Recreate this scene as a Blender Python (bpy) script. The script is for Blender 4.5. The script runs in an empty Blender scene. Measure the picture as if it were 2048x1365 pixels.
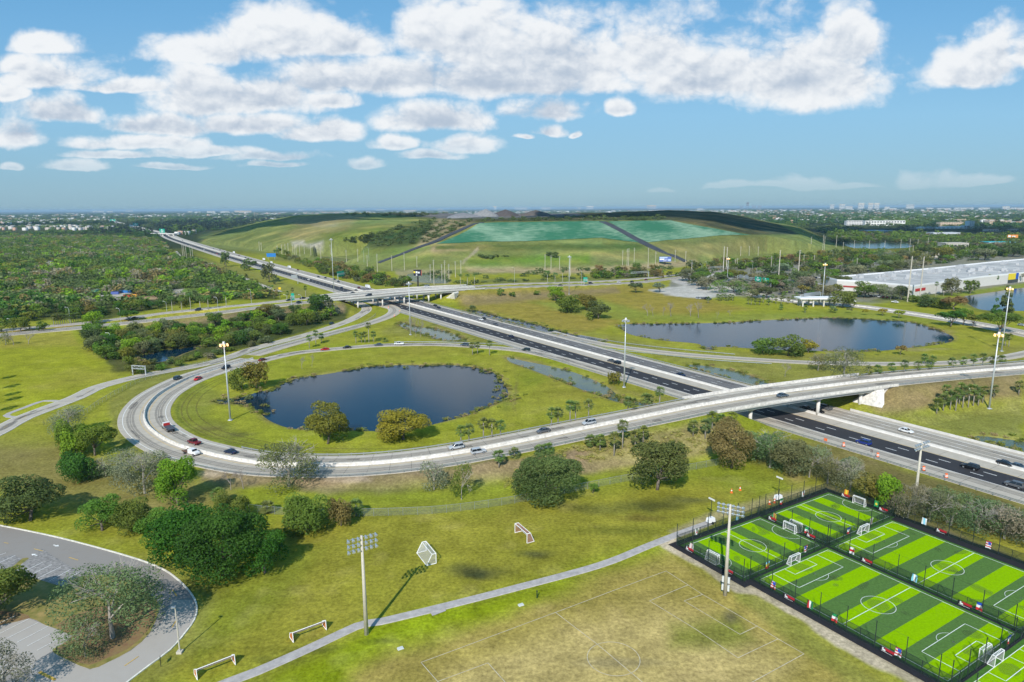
import bpy, bmesh, math, random
import numpy as np
from mathutils import Vector, Matrix
rnd = random.Random(7); RS = np.random.RandomState(11)
S = bpy.context.scene; C = S.collection
# ---------------------------------------------------------------- camera
F, CX, CY, HC = 1365.33, 1024.0, 682.5, 75.0        # photograph pixels (2048 wide), drone height in metres
PITCH, ROLL = math.radians(11.03), math.radians(-0.3)
MC = Matrix.Rotation(math.pi/2-PITCH, 3, 'X') @ Matrix.Rotation(ROLL, 3, 'Z')
cam = bpy.data.objects.new('camera', bpy.data.cameras.new('camera')); C.objects.link(cam)
cam.matrix_world = Matrix.Translation((0, 0, HC)) @ MC.to_4x4()
cam.data.sensor_width = 36; cam.data.lens = 24; cam.data.clip_end = 200000; cam.data.clip_start = 0.5
S.camera = cam
MN = np.array(MC)
def G(x, y, h=0.0):
    "photograph pixel -> world point on the level z=h"
    d = MC @ Vector(((x-CX)/F, -(y-CY)/F, -1)); t = (h-HC)/d.z
    return Vector((d.x*t, d.y*t, h))
def PX(P):
    "world points (n,3) -> photograph pixels"
    q = (P-np.array([0, 0, HC])) @ MN; w = np.maximum(-q[:, 2], 1e-3)
    return CX+F*q[:, 0]/w, CY-F*q[:, 1]/w
# ---------------------------------------------------------------- light
SUN_EL = math.radians(38); SUN_V = Vector((-0.26, -0.965, 0)).normalized()*math.cos(SUN_EL)+Vector((0, 0, math.sin(SUN_EL)))
sun = bpy.data.objects.new('sun', bpy.data.lights.new('sun', 'SUN')); C.objects.link(sun)
sun.data.energy = 4.0; sun.data.angle = math.radians(0.5); sun.data.color = (1, .955, .88)
sun.rotation_euler = SUN_V.to_track_quat('Z', 'Y').to_euler()
S.view_settings.view_transform = 'Standard'; S.view_settings.look = 'None'; S.view_settings.gamma = 1
S.view_settings.exposure = 0.34
HAZE_D, HAZE_C = 4.8e-5, (.50, .72, .88, 1)      # air: density per metre and colour
W = bpy.data.worlds.new('World'); S.world = W; W.use_nodes = True
cy = S.cycles
cy.max_bounces = 5; cy.diffuse_bounces = 2; cy.glossy_bounces = 2; cy.transmission_bounces = 3; cy.volume_bounces = 0
cy.transparent_max_bounces = 20; cy.adaptive_threshold = 0.02; cy.caustics_reflective = False; cy.caustics_refractive = False
cy.sample_clamp_indirect = 3
CLOUDS = [  # px, py, rx, ry : cumulus as seen in the sky, later flattened at the base
 (1600,112,200,88),(1440,128,170,66),(1695,58,84,66),(1320,80,120,66),(1120,88,200,92),(960,52,150,84),(850,48,85,55),(1010,150,300,42),
 (1985,90,62,66),(1925,132,105,40),(2060,75,55,60),
 (560,58,150,52),(420,92,150,36),(700,72,110,40),(790,140,170,50),(650,140,110,48),
 (390,178,120,56),(520,185,150,42),(660,198,80,18),
 (85,142,120,32),(235,168,120,16),(15,178,45,20),(80,84,78,22),(25,128,60,20),
 (125,216,92,30),(40,262,72,30),
 (330,244,150,26),(500,240,130,26),(640,258,90,22),(290,280,150,18),(420,300,120,10),(250,308,110,8),
 (880,232,110,34),(1088,212,86,28),(1225,218,30,18),(935,284,72,22),(1098,256,54,13),(1042,271,20,6),(1162,264,14,7),(800,286,50,14),(865,310,64,10),(725,324,50,12),(555,308,90,13),(560,328,70,7),(160,328,54,11),(350,330,60,6),(30,332,30,8),
 (1605,362,66,15),(1560,368,90,8),(1700,368,90,7),(1840,356,52,20),(1462,368,50,8),(1965,360,90,11),(1325,378,30,5)]
PUFF = .9
def build_sky():
    nt = W.node_tree; nt.nodes.clear()
    def mk(tree, t, **k):
        n = tree.nodes.new(t)
        for a, b in k.items(): setattr(n, a, b)
        return n
    pg = bpy.data.node_groups.new('puffs', 'ShaderNodeTree'); pg.interface.new_socket('uv', in_out='INPUT', socket_type='NodeSocketVector'); pg.interface.new_socket('n', in_out='OUTPUT', socket_type='NodeSocketFloat')
    pi, po_ = pg.nodes.new('NodeGroupInput'), pg.nodes.new('NodeGroupOutput'); LL = pg.links.new
    sx = mk(pg, 'ShaderNodeVectorMath', operation='MULTIPLY'); sx.inputs[1].default_value = (1, 1.45, 1); LL(pi.outputs[0], sx.inputs[0])
    wn = mk(pg, 'ShaderNodeTexNoise', noise_dimensions='2D'); wn.inputs['Scale'].default_value = 14; wn.inputs['Detail'].default_value = 4; LL(sx.outputs[0], wn.inputs['Vector'])
    ws = mk(pg, 'ShaderNodeVectorMath', operation='MULTIPLY_ADD'); ws.inputs[1].default_value = (.045, .045, 0); LL(wn.outputs['Color'], ws.inputs[0]); LL(sx.outputs[0], ws.inputs[2])
    vo = mk(pg, 'ShaderNodeTexVoronoi', voronoi_dimensions='2D', feature='F1', normalize=True); vo.inputs['Scale'].default_value = 16; vo.inputs['Detail'].default_value = 4; vo.inputs['Roughness'].default_value = .55; vo.inputs['Lacunarity'].default_value = 2.1; LL(ws.outputs[0], vo.inputs['Vector'])
    fb = mk(pg, 'ShaderNodeTexNoise', noise_dimensions='2D'); fb.inputs['Scale'].default_value = 8; fb.inputs['Detail'].default_value = 8; fb.inputs['Roughness'].default_value = .58; LL(sx.outputs[0], fb.inputs['Vector'])
    a1 = mk(pg, 'ShaderNodeMath', operation='MULTIPLY_ADD'); a1.inputs[1].default_value = -PUFF; a1.inputs[2].default_value = PUFF*.42; LL(vo.outputs['Distance'], a1.inputs[0])
    a2 = mk(pg, 'ShaderNodeMath', operation='ADD'); LL(a1.outputs[0], a2.inputs[0]); LL(fb.outputs[0], a2.inputs[1]); LL(a2.outputs[0], po_.inputs[0])
    # group: cloud field at a direction (u,v) = (x/y, z/y)
    g = bpy.data.node_groups.new('cloud_field', 'ShaderNodeTree')
    g.interface.new_socket('uv', in_out='INPUT', socket_type='NodeSocketVector'); g.interface.new_socket('f', in_out='OUTPUT', socket_type='NodeSocketFloat'); g.interface.new_socket('r', in_out='OUTPUT', socket_type='NodeSocketFloat'); g.interface.new_socket('n', in_out='OUTPUT', socket_type='NodeSocketFloat')
    gi, go = g.nodes.new('NodeGroupInput'), g.nodes.new('NodeGroupOutput'); L = g.links.new
    n1 = mk(g, 'ShaderNodeGroup'); n1.node_tree = pg; L(gi.outputs[0], n1.inputs[0])
    nz = mk(g, 'ShaderNodeTexNoise', noise_dimensions='2D'); nz.inputs['Scale'].default_value = 9; nz.inputs['Detail'].default_value = 5; L(gi.outputs[0], nz.inputs['Vector'])
    sb = mk(g, 'ShaderNodeVectorMath', operation='SUBTRACT'); sb.inputs[1].default_value = (.5, .5, .5); L(nz.outputs['Color'], sb.inputs[0])
    ml = mk(g, 'ShaderNodeVectorMath', operation='MULTIPLY_ADD'); ml.inputs[1].default_value = (.07, .022, 0); L(sb.outputs[0], ml.inputs[0]); L(gi.outputs[0], ml.inputs[2])
    prev = None
    for (px, py, rx, ry) in CLOUDS:
        d = MC @ Vector(((px-CX)/F, -(py+ry*.55-CY)/F, -1)); u, v = d.x/d.y, d.z/d.y
        ix, iy = F/rx, F/(ry*1.45)
        a = mk(g, 'ShaderNodeVectorMath', operation='MULTIPLY_ADD'); a.inputs[1].default_value = (ix, iy, 0); a.inputs[2].default_value = (-u*ix, -v*iy, 0); L(ml.outputs[0], a.inputs[0])
        b = mk(g, 'ShaderNodeVectorMath', operation='MULTIPLY'); b.inputs[1].default_value = (-1, -2.6, 0); L(a.outputs[0], b.inputs[0])
        m = mk(g, 'ShaderNodeVectorMath', operation='MAXIMUM'); L(a.outputs[0], m.inputs[0]); L(b.outputs[0], m.inputs[1])
        q = mk(g, 'ShaderNodeVectorMath', operation='LENGTH'); L(m.outputs[0], q.inputs[0])
        if prev is None: prev = q.outputs['Value']
        else:
            x = mk(g, 'ShaderNodeMath', operation='SMOOTH_MIN'); x.inputs[2].default_value = .12; L(prev, x.inputs[0]); L(q.outputs['Value'], x.inputs[1]); prev = x.outputs[0]
    # f = 1 - r + (noise-.5)*k
    k = mk(g, 'ShaderNodeMath', operation='MULTIPLY_ADD'); k.inputs[1].default_value = 1.25; k.inputs[2].default_value = .39; L(n1.outputs[0], k.inputs[0])
    r = mk(g, 'ShaderNodeMath', operation='SUBTRACT'); L(k.outputs[0], r.inputs[0]); L(prev, r.inputs[1]); L(r.outputs[0], go.inputs[0]); L(prev, go.inputs[1]); L(n1.outputs[0], go.inputs[2])
    L = nt.links.new
    tc = nt.nodes.new('ShaderNodeTexCoord'); sep = nt.nodes.new('ShaderNodeSeparateXYZ'); L(tc.outputs['Generated'], sep.inputs[0])
    ys = mk(nt, 'ShaderNodeMath', operation='MAXIMUM'); ys.inputs[1].default_value = .08; L(sep.outputs[1], ys.inputs[0])
    u = mk(nt, 'ShaderNodeMath', operation='DIVIDE'); L(sep.outputs[0], u.inputs[0]); L(ys.outputs[0], u.inputs[1])
    v = mk(nt, 'ShaderNodeMath', operation='DIVIDE'); L(sep.outputs[2], v.inputs[0]); L(ys.outputs[0], v.inputs[1])
    uv = nt.nodes.new('ShaderNodeCombineXYZ'); L(u.outputs[0], uv.inputs[0]); L(v.outputs[0], uv.inputs[1])
    up = mk(nt, 'ShaderNodeVectorMath', operation='ADD'); up.inputs[1].default_value = (-.012, .050, 0); L(uv.outputs[0], up.inputs[0])
    A = mk(nt, 'ShaderNodeGroup'); A.node_tree = g; L(uv.outputs[0], A.inputs[0])
    B = mk(nt, 'ShaderNodeGroup'); B.node_tree = g; L(up.outputs[0], B.inputs[0])
    al = mk(nt, 'ShaderNodeMapRange', interpolation_type='SMOOTHSTEP'); al.inputs['From Min'].default_value = .0; al.inputs['From Max'].default_value = .60; L(A.outputs[0], al.inputs['Value'])
    # light from above/behind: bright where the cloud thins upward, grey-blue where it thickens upward
    d1 = mk(nt, 'ShaderNodeMath', operation='SUBTRACT'); L(B.outputs[1], d1.inputs[0]); L(A.outputs[1], d1.inputs[1])
    d3 = mk(nt, 'ShaderNodeMath', operation='MULTIPLY_ADD'); d3.inputs[1].default_value = .45; L(d1.outputs[0], d3.inputs[0]); d4 = mk(nt, 'ShaderNodeMath', operation='MULTIPLY_ADD'); d4.inputs[1].default_value = .50; d4.inputs[2].default_value = -.17; L(A.outputs[2], d4.inputs[0]); d5 = mk(nt, 'ShaderNodeMath', operation='MULTIPLY_ADD'); d5.inputs[1].default_value = 1.15; L(A.outputs[1], d5.inputs[0]); d6 = mk(nt, 'ShaderNodeMath', operation='SUBTRACT'); d6.inputs[1].default_value = .62; L(d4.outputs[0], d6.inputs[0]); L(d6.outputs[0], d5.inputs[2]); L(d5.outputs[0], d3.inputs[2])
    u2 = mk(nt, 'ShaderNodeVectorMath', operation='ADD'); u2.inputs[1].default_value = (-.005, .009, 0); L(uv.outputs[0], u2.inputs[0])
    n2 = mk(nt, 'ShaderNodeGroup'); n2.node_tree = pg; L(u2.outputs[0], n2.inputs[0])
    d2 = mk(nt, 'ShaderNodeMath', operation='SUBTRACT'); L(A.outputs[2], d2.inputs[0]); L(n2.outputs[0], d2.inputs[1])
    df = mk(nt, 'ShaderNodeMath', operation='MULTIPLY_ADD'); df.inputs[1].default_value = 1.5; L(d2.outputs[0], df.inputs[0]); L(d3.outputs[0], df.inputs[2])
    sh = mk(nt, 'ShaderNodeMapRange', interpolation_type='SMOOTHSTEP'); sh.inputs['From Min'].default_value = -.66; sh.inputs['From Max'].default_value = .62; L(df.outputs[0], sh.inputs['Value'])
    cc = mk(nt, 'ShaderNodeMix', data_type='RGBA'); cc.inputs[6].default_value = (.44, .52, .63, 1); cc.inputs[7].default_value = (.84, .86, .88, 1); L(sh.outputs[0], cc.inputs[0])
    sky = mk(nt, 'ShaderNodeTexSky', sky_type='NISHITA', sun_disc=False, sun_elevation=SUN_EL, sun_rotation=math.atan2(SUN_V.x, SUN_V.y), altitude=50, air_density=1.0, dust_density=.6, ozone_density=3.0)
    sc = mk(nt, 'ShaderNodeMix', data_type='RGBA', blend_type='MULTIPLY'); sc.inputs[0].default_value = 1; sc.inputs[7].default_value = (.85, .97, 1.0, 1); L(sky.outputs[0], sc.inputs[6])
    # clouds low over the horizon drown in the air
    fade = mk(nt, 'ShaderNodeMapRange', interpolation_type='SMOOTHSTEP'); fade.inputs['From Min'].default_value = .01; fade.inputs['From Max'].default_value = .11; fade.inputs['To Min'].default_value = .10; fade.inputs['To Max'].default_value = .97; L(v.outputs[0], fade.inputs['Value'])
    am = mk(nt, 'ShaderNodeMath', operation='MULTIPLY'); L(al.outputs[0], am.inputs[0]); L(fade.outputs[0], am.inputs[1])
    bg = nt.nodes.new('ShaderNodeBackground'); bg.inputs[1].default_value = .1; L(sc.outputs[2], bg.inputs[0])
    # air near the horizon: the pale blue veil of a humid day
    cr = nt.nodes.new('ShaderNodeValToRGB'); e = cr.color_ramp.elements; e[0].position = 0; e[0].color = (2.0, 3.5, 4.6, 1); e[1].position = 1; e[1].color = (.85, 2.9, 5.4, 1)
    for po, co in ((.12, (1.9, 3.6, 5.0, 1)), (.35, (2.0, 4.1, 6.0, 1)), (.7, (1.35, 3.5, 5.9, 1))): q = e.new(po); q.color = co
    vm = mk(nt, 'ShaderNodeMapRange'); vm.inputs['From Max'].default_value = .36; L(v.outputs[0], vm.inputs['Value']); L(vm.outputs[0], cr.inputs[0])
    hm = mk(nt, 'ShaderNodeMix', data_type='RGBA'); hm.inputs[0].default_value = .8; L(sc.outputs[2], hm.inputs[6]); L(cr.outputs[0], hm.inputs[7]); L(hm.outputs[2], bg.inputs[0])
    bc = nt.nodes.new('ShaderNodeBackground'); bc.inputs[1].default_value = .85; L(cc.outputs[2], bc.inputs[0])
    mx = nt.nodes.new('ShaderNodeMixShader'); L(am.outputs[0], mx.inputs[0]); L(bg.outputs[0], mx.inputs[1]); L(bc.outputs[0], mx.inputs[2])
    out = nt.nodes.new('ShaderNodeOutputWorld'); L(mx.outputs[0], out.inputs[0])
build_sky()
# ---------------------------------------------------------------- materials
MATS = {}
def mat(name, col, rough=.8, metal=0., noise=0., scale=1., col2=None, objcol=False, alpha=None, bump=0., spec=.3, trans=0., detail=6, coord='Object', stretch=None, emit=None):
    if name in MATS: return MATS[name]
    m = bpy.data.materials.new(name); m.use_nodes = True; nt = m.node_tree; L = nt.links.new
    p = nt.nodes['Principled BSDF']; p.inputs['Roughness'].default_value = rough; p.inputs['Metallic'].default_value = metal
    p.inputs['Specular IOR Level'].default_value = spec
    c = None
    if objcol:
        oi = nt.nodes.new('ShaderNodeObjectInfo'); c = oi.outputs['Color']
    else:
        rgb = nt.nodes.new('ShaderNodeRGB'); rgb.outputs[0].default_value = (*col, 1); c = rgb.outputs[0]
    if noise or col2 or bump:
        tc = nt.nodes.new('ShaderNodeTexCoord'); src = tc.outputs[coord]
        if coord == 'World':
            pass
        if stretch:
            mp = nt.nodes.new('ShaderNodeMapping'); mp.inputs['Scale'].default_value = stretch; L(src, mp.inputs[0]); src = mp.outputs[0]
        n = nt.nodes.new('ShaderNodeTexNoise'); n.inputs['Scale'].default_value = scale; n.inputs['Detail'].default_value = detail; n.inputs['Roughness'].default_value = .65; L(src, n.inputs['Vector'])
        if col2:
            r = nt.nodes.new('ShaderNodeMapRange'); r.inputs['From Min'].default_value = .35; r.inputs['From Max'].default_value = .65; L(n.outputs[0], r.inputs[0])
            mx = nt.nodes.new('ShaderNodeMix'); mx.data_type = 'RGBA'; L(r.outputs[0], mx.inputs[0]); L(c, mx.inputs[6]); mx.inputs[7].default_value = (*col2, 1); c = mx.outputs[2]
        if noise:
            r = nt.nodes.new('ShaderNodeMapRange'); r.inputs['From Min'].default_value = .25; r.inputs['From Max'].default_value = .75; r.inputs['To Min'].default_value = 1-noise; r.inputs['To Max'].default_value = 1+noise; L(n.outputs[0], r.inputs[0])
            mx = nt.nodes.new('ShaderNodeVectorMath'); mx.operation = 'MULTIPLY'; L(c, mx.inputs[0]); L(r.outputs[0], mx.inputs[1]); c = mx.outputs[0]
        if bump:
            b = nt.nodes.new('ShaderNodeBump'); b.inputs['Strength'].default_value = bump; b.inputs['Distance'].default_value = .1; L(n.outputs[0], b.inputs['Height']); L(b.outputs[0], p.inputs['Normal'])
    L(c, p.inputs['Base Color'])
    if emit: p.inputs['Emission Color'].default_value = (*emit, 1); p.inputs['Emission Strength'].default_value = 1
    if alpha is not None: p.inputs['Alpha'].default_value = alpha
    MATS[name] = m; return m
def leaf_mat(name, attr):
    m = bpy.data.materials.new(name); m.use_nodes = True; nt = m.node_tree; L = nt.links.new
    p = nt.nodes['Principled BSDF']; p.inputs['Roughness'].default_value = .7; p.inputs['Specular IOR Level'].default_value = .1
    if attr == 'obj': o = nt.nodes.new('ShaderNodeObjectInfo'); c = o.outputs['Color']
    else: o = nt.nodes.new('ShaderNodeAttribute'); o.attribute_name = 'Col'; c = o.outputs['Color']
    t = nt.nodes.new('ShaderNodeAttribute'); t.attribute_name = 'tint'
    hs = nt.nodes.new('ShaderNodeHueSaturation'); L(c, hs.inputs['Color'])
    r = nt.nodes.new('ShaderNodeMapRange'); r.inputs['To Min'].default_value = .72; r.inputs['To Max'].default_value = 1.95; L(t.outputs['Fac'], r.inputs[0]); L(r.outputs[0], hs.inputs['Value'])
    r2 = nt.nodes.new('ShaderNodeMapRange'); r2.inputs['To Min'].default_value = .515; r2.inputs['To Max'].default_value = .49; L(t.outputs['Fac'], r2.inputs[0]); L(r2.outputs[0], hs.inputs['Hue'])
    L(hs.outputs[0], p.inputs['Base Color'])
    tr = nt.nodes.new('ShaderNodeBsdfTranslucent'); L(hs.outputs[0], tr.inputs[0])
    mx = nt.nodes.new('ShaderNodeMixShader'); mx.inputs[0].default_value = .30; L(p.outputs[0], mx.inputs[1]); L(tr.outputs[0], mx.inputs[2]); L(mx.outputs[0], nt.nodes['Material Output'].inputs[0])
    return m
LEAF = leaf_mat('leaves', 'obj'); LEAFS = leaf_mat('leaves_mass', 'attr')
CONC = mat('concrete_road', (.44, .395, .33), .9, noise=.13, scale=.35, spec=.2)
CONCB = mat('bridge_concrete', (.62, .60, .56), .85, noise=.16, scale=.5)
WHITEC = mat('weathered_barrier', (.64, .61, .56), .85, noise=.35, scale=.9)
ASPH = mat('new_asphalt', (.035, .034, .038), .85, noise=.12, scale=.2, spec=.25)
ASPHO = mat('old_asphalt', (.17, .165, .165), .9, noise=.22, scale=.12, stretch=(1, 1, 1), spec=.2)
PAINT = mat('road_paint', (.8, .8, .78), .7, noise=.12, scale=2)
YPAINT = mat('yellow_paint', (.62, .40, .07), .7, noise=.2, scale=2)
STEEL = mat('galvanised_steel', (.42, .45, .47), .45, .6, noise=.1, scale=3)
TAPE = mat('dark_post', (.02, .03, .03), .5)
POLE = mat('concrete_pole', (.52, .48, .40), .85, noise=.12, scale=2)
MAST = mat('mast_steel', (.55, .58, .60), .4, .3)
BARK = mat('bark', (.16, .135, .11), .95, noise=.35, scale=3)
PALE = mat('pale_bark', (.34, .31, .27), .95, noise=.25, scale=3)
WOODT = mat('twigs', (.30, .26, .24), .95, noise=.2, scale=2)
WHITE = mat('white_paint', (.8, .8, .8), .5)
BLACK = mat('black_rubber', (.02, .02, .022), .8)
GLASS = mat('car_glass', (.015, .02, .025), .08, spec=.7)
CARP = mat('car_paint', (1, 1, 1), .25, objcol=True, spec=.6)
OBJC = mat('painted_cloth', (1, 1, 1), .8, objcol=True)
RED = mat('red_lens', (.45, .02, .02), .3); LAMPG = mat('lamp_glass', (.75, .75, .72), .15, spec=.8)
SIGN = mat('green_sign', (.0, .33, .22), .5); SIGNB = mat('blue_sign', (.02, .18, .5), .5)
ORANGE = mat('safety_orange', (.85, .16, .03), .6)
# ---------------------------------------------------------------- mesh helpers
class MB:
    def __init__(s): s.v = []; s.f = []; s.m = []
    def add(s, vs, fs, mi=0):
        o = len(s.v); s.v += [tuple(p) for p in vs]; s.f += [tuple(o+i for i in f) for f in fs]; s.m += [mi]*len(fs)
    def box(s, c, d, mi=0, rz=0., top=1.):
        cx, cy_, cz = c; hx, hy, hz = d[0]/2, d[1]/2, d[2]/2; ca, sa = math.cos(rz), math.sin(rz); vs = []
        for z, k in ((-hz, 1), (hz, top)):
            for x, y in ((-hx, -hy), (hx, -hy), (hx, hy), (-hx, hy)):
                x *= k; y *= k; vs.append((cx+x*ca-y*sa, cy_+x*sa+y*ca, cz+z))
        s.add(vs, [(0, 3, 2, 1), (4, 5, 6, 7), (0, 1, 5, 4), (1, 2, 6, 5), (2, 3, 7, 6), (3, 0, 4, 7)], mi)
    def tube(s, a, b, ra, rb=None, n=6, mi=0, cap=True):
        rb = ra if rb is None else rb; a = Vector(a); b = Vector(b); d = (b-a)
        if d.length < 1e-6: return
        q = d.to_track_quat('Z', 'Y'); X = q @ Vector((1, 0, 0)); Y = q @ Vector((0, 1, 0)); vs = []
        for p, r in ((a, ra), (b, rb)):
            for i in range(n):
                t = 2*math.pi*i/n; vs.append(p+X*(r*math.cos(t))+Y*(r*math.sin(t)))
        fs = [(i, (i+1) % n, n+(i+1) % n, n+i) for i in range(n)]
        if cap: fs += [tuple(range(n-1, -1, -1)), tuple(range(n, 2*n))]
        s.add(vs, fs, mi)
    def poly(s, pts, mi=0): s.add(pts, [tuple(range(len(pts)))], mi)
    def prism(s, pts, z0, z1, mi=0):
        n = len(pts); vs = [(p[0], p[1], z0) for p in pts]+[(p[0], p[1], z1) for p in pts]
        s.add(vs, [tuple(range(n-1, -1, -1)), tuple(range(n, 2*n))]+[(i, (i+1) % n, n+(i+1) % n, n+i) for i in range(n)], mi)
    def mesh(s, name, mats, smooth=False):
        me = bpy.data.meshes.new(name); me.from_pydata(s.v, [], s.f)
        for m in (mats if isinstance(mats, (list, tuple)) else [mats]): me.materials.append(m)
        if any(s.m): me.polygons.foreach_set('material_index', s.m)
        if smooth: me.polygons.foreach_set('use_smooth', [True]*len(s.f))
        me.update(); return me
def link(name, me, parent=None, loc=(0, 0, 0), rz=0., sc=None, color=None):
    o = bpy.data.objects.new(name, me); C.objects.link(o); o.location = loc; o.rotation_euler = (0, 0, rz)
    if sc is not None: o.scale = sc if hasattr(sc, '__len__') else (sc,)*3
    if parent: o.parent = parent
    if color: o.color = (*color, 1)
    return o
def tag(o, label=None, cat=None, group=None, kind=None):
    if label: o['label'] = label
    if cat: o['category'] = cat
    if group: o['group'] = group
    if kind: o['kind'] = kind
    return o
def thing(name, label, cat, loc=(0, 0, 0), rz=0., group=None, sc=None): return tag(link(name, None, None, loc, rz, sc), label, cat, group)
def struct(name, me): return tag(link(name, me), kind='structure')
def copytree(o, loc, rz=0., sc=None, label=None, group=None, color=None):
    r = o.copy(); C.objects.link(r); r.location = loc; r.rotation_euler = (0, 0, rz)
    if sc is not None: r.scale = sc if hasattr(sc, '__len__') else (sc,)*3
    if label: r['label'] = label
    if group: r['group'] = group
    if color: r.color = (*color, 1)
    for ch in o.children:
        c = ch.copy(); C.objects.link(c); c.parent = r
        if color and ch.get('tintable'): c.color = (*color, 1)
        for g in ch.children:
            d = g.copy(); C.objects.link(d); d.parent = c
    return r
def npmesh(name, V, Fq, m, attrs=None, smooth=False):
    "fast mesh from numpy: V (n,3), Fq (k,4)"
    me = bpy.data.meshes.new(name); me.vertices.add(len(V)); me.vertices.foreach_set('co', np.asarray(V, np.float32).ravel())
    k = Fq.shape[1]; me.loops.add(Fq.size); me.loops.foreach_set('vertex_index', Fq.astype(np.int32).ravel())
    me.polygons.add(len(Fq)); me.polygons.foreach_set('loop_start', np.arange(0, Fq.size, k, dtype=np.int32)); me.polygons.foreach_set('loop_total', np.full(len(Fq), k, np.int32))
    if smooth: me.polygons.foreach_set('use_smooth', np.ones(len(Fq), bool))
    for a, (ty, dat) in (attrs or {}).items():
        at = me.attributes.new(a, ty, 'POINT'); at.data.foreach_set('color' if 'COLOR' in ty else 'value', np.asarray(dat, np.float32).ravel())
    for mm in (m if isinstance(m, (list, tuple)) else [m]): me.materials.append(mm)
    me.update(calc_edges=True); me.validate(); return me
def spline(pts, step=5.):
    "Catmull-Rom through points (Vectors), resampled about every step metres"
    P = [Vector(p) for p in pts]; P = [P[0]*2-P[1]]+P+[P[-1]*2-P[-2]]; out = []
    for i in range(1, len(P)-2):
        n = max(1, int((P[i+1]-P[i]).length/step))
        for k in range(n):
            t = k/n; a, b, c, d = P[i-1], P[i], P[i+1], P[i+2]
            out.append(.5*((2*b)+(c-a)*t+(2*a-5*b+4*c-d)*t*t+(3*b-a-3*c+d)*t**3))
    out.append(P[-2]); return out
def frames(path):
    fr = []
    for i, p in enumerate(path):
        a = path[max(i-1, 0)]; b = path[min(i+1, len(path)-1)]; t = (b-a); t.z = 0; t.normalize(); fr.append((p, t, Vector((t.y, -t.x, 0))))   # normal points right of travel
    return fr
def sweep(path, prof, closed=True, mb=None, mi=0, cap=True, seg=None):
    "sweep a (lateral, up) profile along a path"
    mb = mb or MB(); fr = frames(path); n = len(prof); vs = []
    for i, (p, t, r) in enumerate(fr):
        if seg and not (seg[0] <= i <= seg[1]): continue
        vs += [p+r*a+Vector((0, 0, z)) for a, z in prof]
    m = len(vs)//n; fs = []
    for i in range(m-1):
        for j in range(n if closed else n-1):
            k = (j+1) % n; fs.append((i*n+j, i*n+k, (i+1)*n+k, (i+1)*n+j))
    if closed and cap and m > 1: fs += [tuple(range(n-1, -1, -1)), tuple(range((m-1)*n, m*n))]
    mb.add(vs, fs, mi); return mb
def offset(path, d, dz=0.): return [p+r*d+Vector((0, 0, dz)) for p, t, r in frames(path)]
def arclen(path):
    s = [0.]
    for a, b in zip(path, path[1:]): s.append(s[-1]+(b-a).length)
    return s
def at_len(path, s, S_):
    import bisect
    i = min(max(bisect.bisect(S_, s)-1, 0), len(path)-2); k = (s-S_[i])/max(S_[i+1]-S_[i], 1e-6); t = (path[i+1]-path[i]); q = path[i]+t*k; t = Vector((t.x, t.y, 0)).normalized(); return q, t
def dashes(path, off, dash, gap, w, z, mb=None, mi=0, s0=0):
    mb = mb or MB(); p = offset(path, off, z); A = arclen(p); s = s0
    while s+dash < A[-1]:
        a, t = at_len(p, s, A); b, _ = at_len(p, s+dash, A); r = Vector((t.y, -t.x, 0))*(w/2)
        mb.add([a-r, a+r, b+r, b-r], [(0, 1, 2, 3)], mi); s += dash+gap
    return mb
# ---------------------------------------------------------------- roads (traced, with their heights)
FV, NV = Vector((.5388, -.8425, 0)), Vector((.8425, .5388, 0))
def fw(s, l, h=0.): q = FV*s+NV*l; q.z = h; return q
def LAT(x, y): return x*.8425+y*.5388
def rp(pts, step=5.): return spline([G(x, y, h) for x, y, h in pts], step)
FW = spline([fw(80, 218), fw(-200, 218), fw(-500, 218), fw(-900, 218), fw(-1300, 219), G(352, 479), G(320, 466.5), G(262, 452.5), G(205, 438), G(180, 431.5), G(158, 427.2)], 10)
R1 = rp([(2130,727.5,7),(2048,736,7),(1886,749,7.6),(1756,761.5,8),(1673,771.5,8.1),(1536,790,8),(1399,812.5,7.4),(1336,825,7),(1256,841,6.2),(1164,859,5.3),(1024,887.5,4),(887,912.5,2.8),(762,927.5,1.8),(644,932.5,1),(512,927,.6),(400,905,.5),(337,884,.5),(297,855,.5),(289,830,.5),(300,807,.5),(325,785,.5),(375,759,.5),(425,742,.5),(470,729,.5),(506,719,.5)], 4)
R2 = rp([(506,710.5,.45),(545,699,.4),(587,687,.3),(687,660,.1),(737,647,.1),(774,634,.1),(789,624,.1),(786,616,.1),(768,609,.1),(744,602,.1),(700,589,.1)])
R3 = rp([(506,727,.45),(524,721.5,.4),(587,707,.3),(649,700,.2),(694,696,.2),(757,691,.2),(812,689.5,.2),(870,689,.2),(929,691.5,.2),(980,695,.2),(1024,699,.1),(1049,702,.1),(1099,712,.1),(1174,732,.1),(1250,756,.1)])
R4 = rp([(-90,905,.1),(0,861,.1),(45,836,.1),(150,796,.1),(200,773,.1),(292,750,.1),(425,725,.1),(512,696,.1),(612,670,.1),(687,646,.1),(722,629,.1),(733,620,.1),(729,612,.1),(705,601,.1),(672,588,.1)])
R5 = rp([(1100,664,.1),(1154,678,.1),(1240,694,.1),(1374,709.5,.1),(1536,721,.1),(1640,726,.1),(1780,728,.1),(1898,726,.1),(1980,719,.1),(2048,708,.1),(2120,690,.1)])
R6 = rp([(1440,572,.1),(1520,592,.1),(1600,604,.1),(1706,611.5,.1),(1786,622,.1),(1886,637,.1),(1961,650,.1),(2048,667,.1),(2120,684,.1)])
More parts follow.
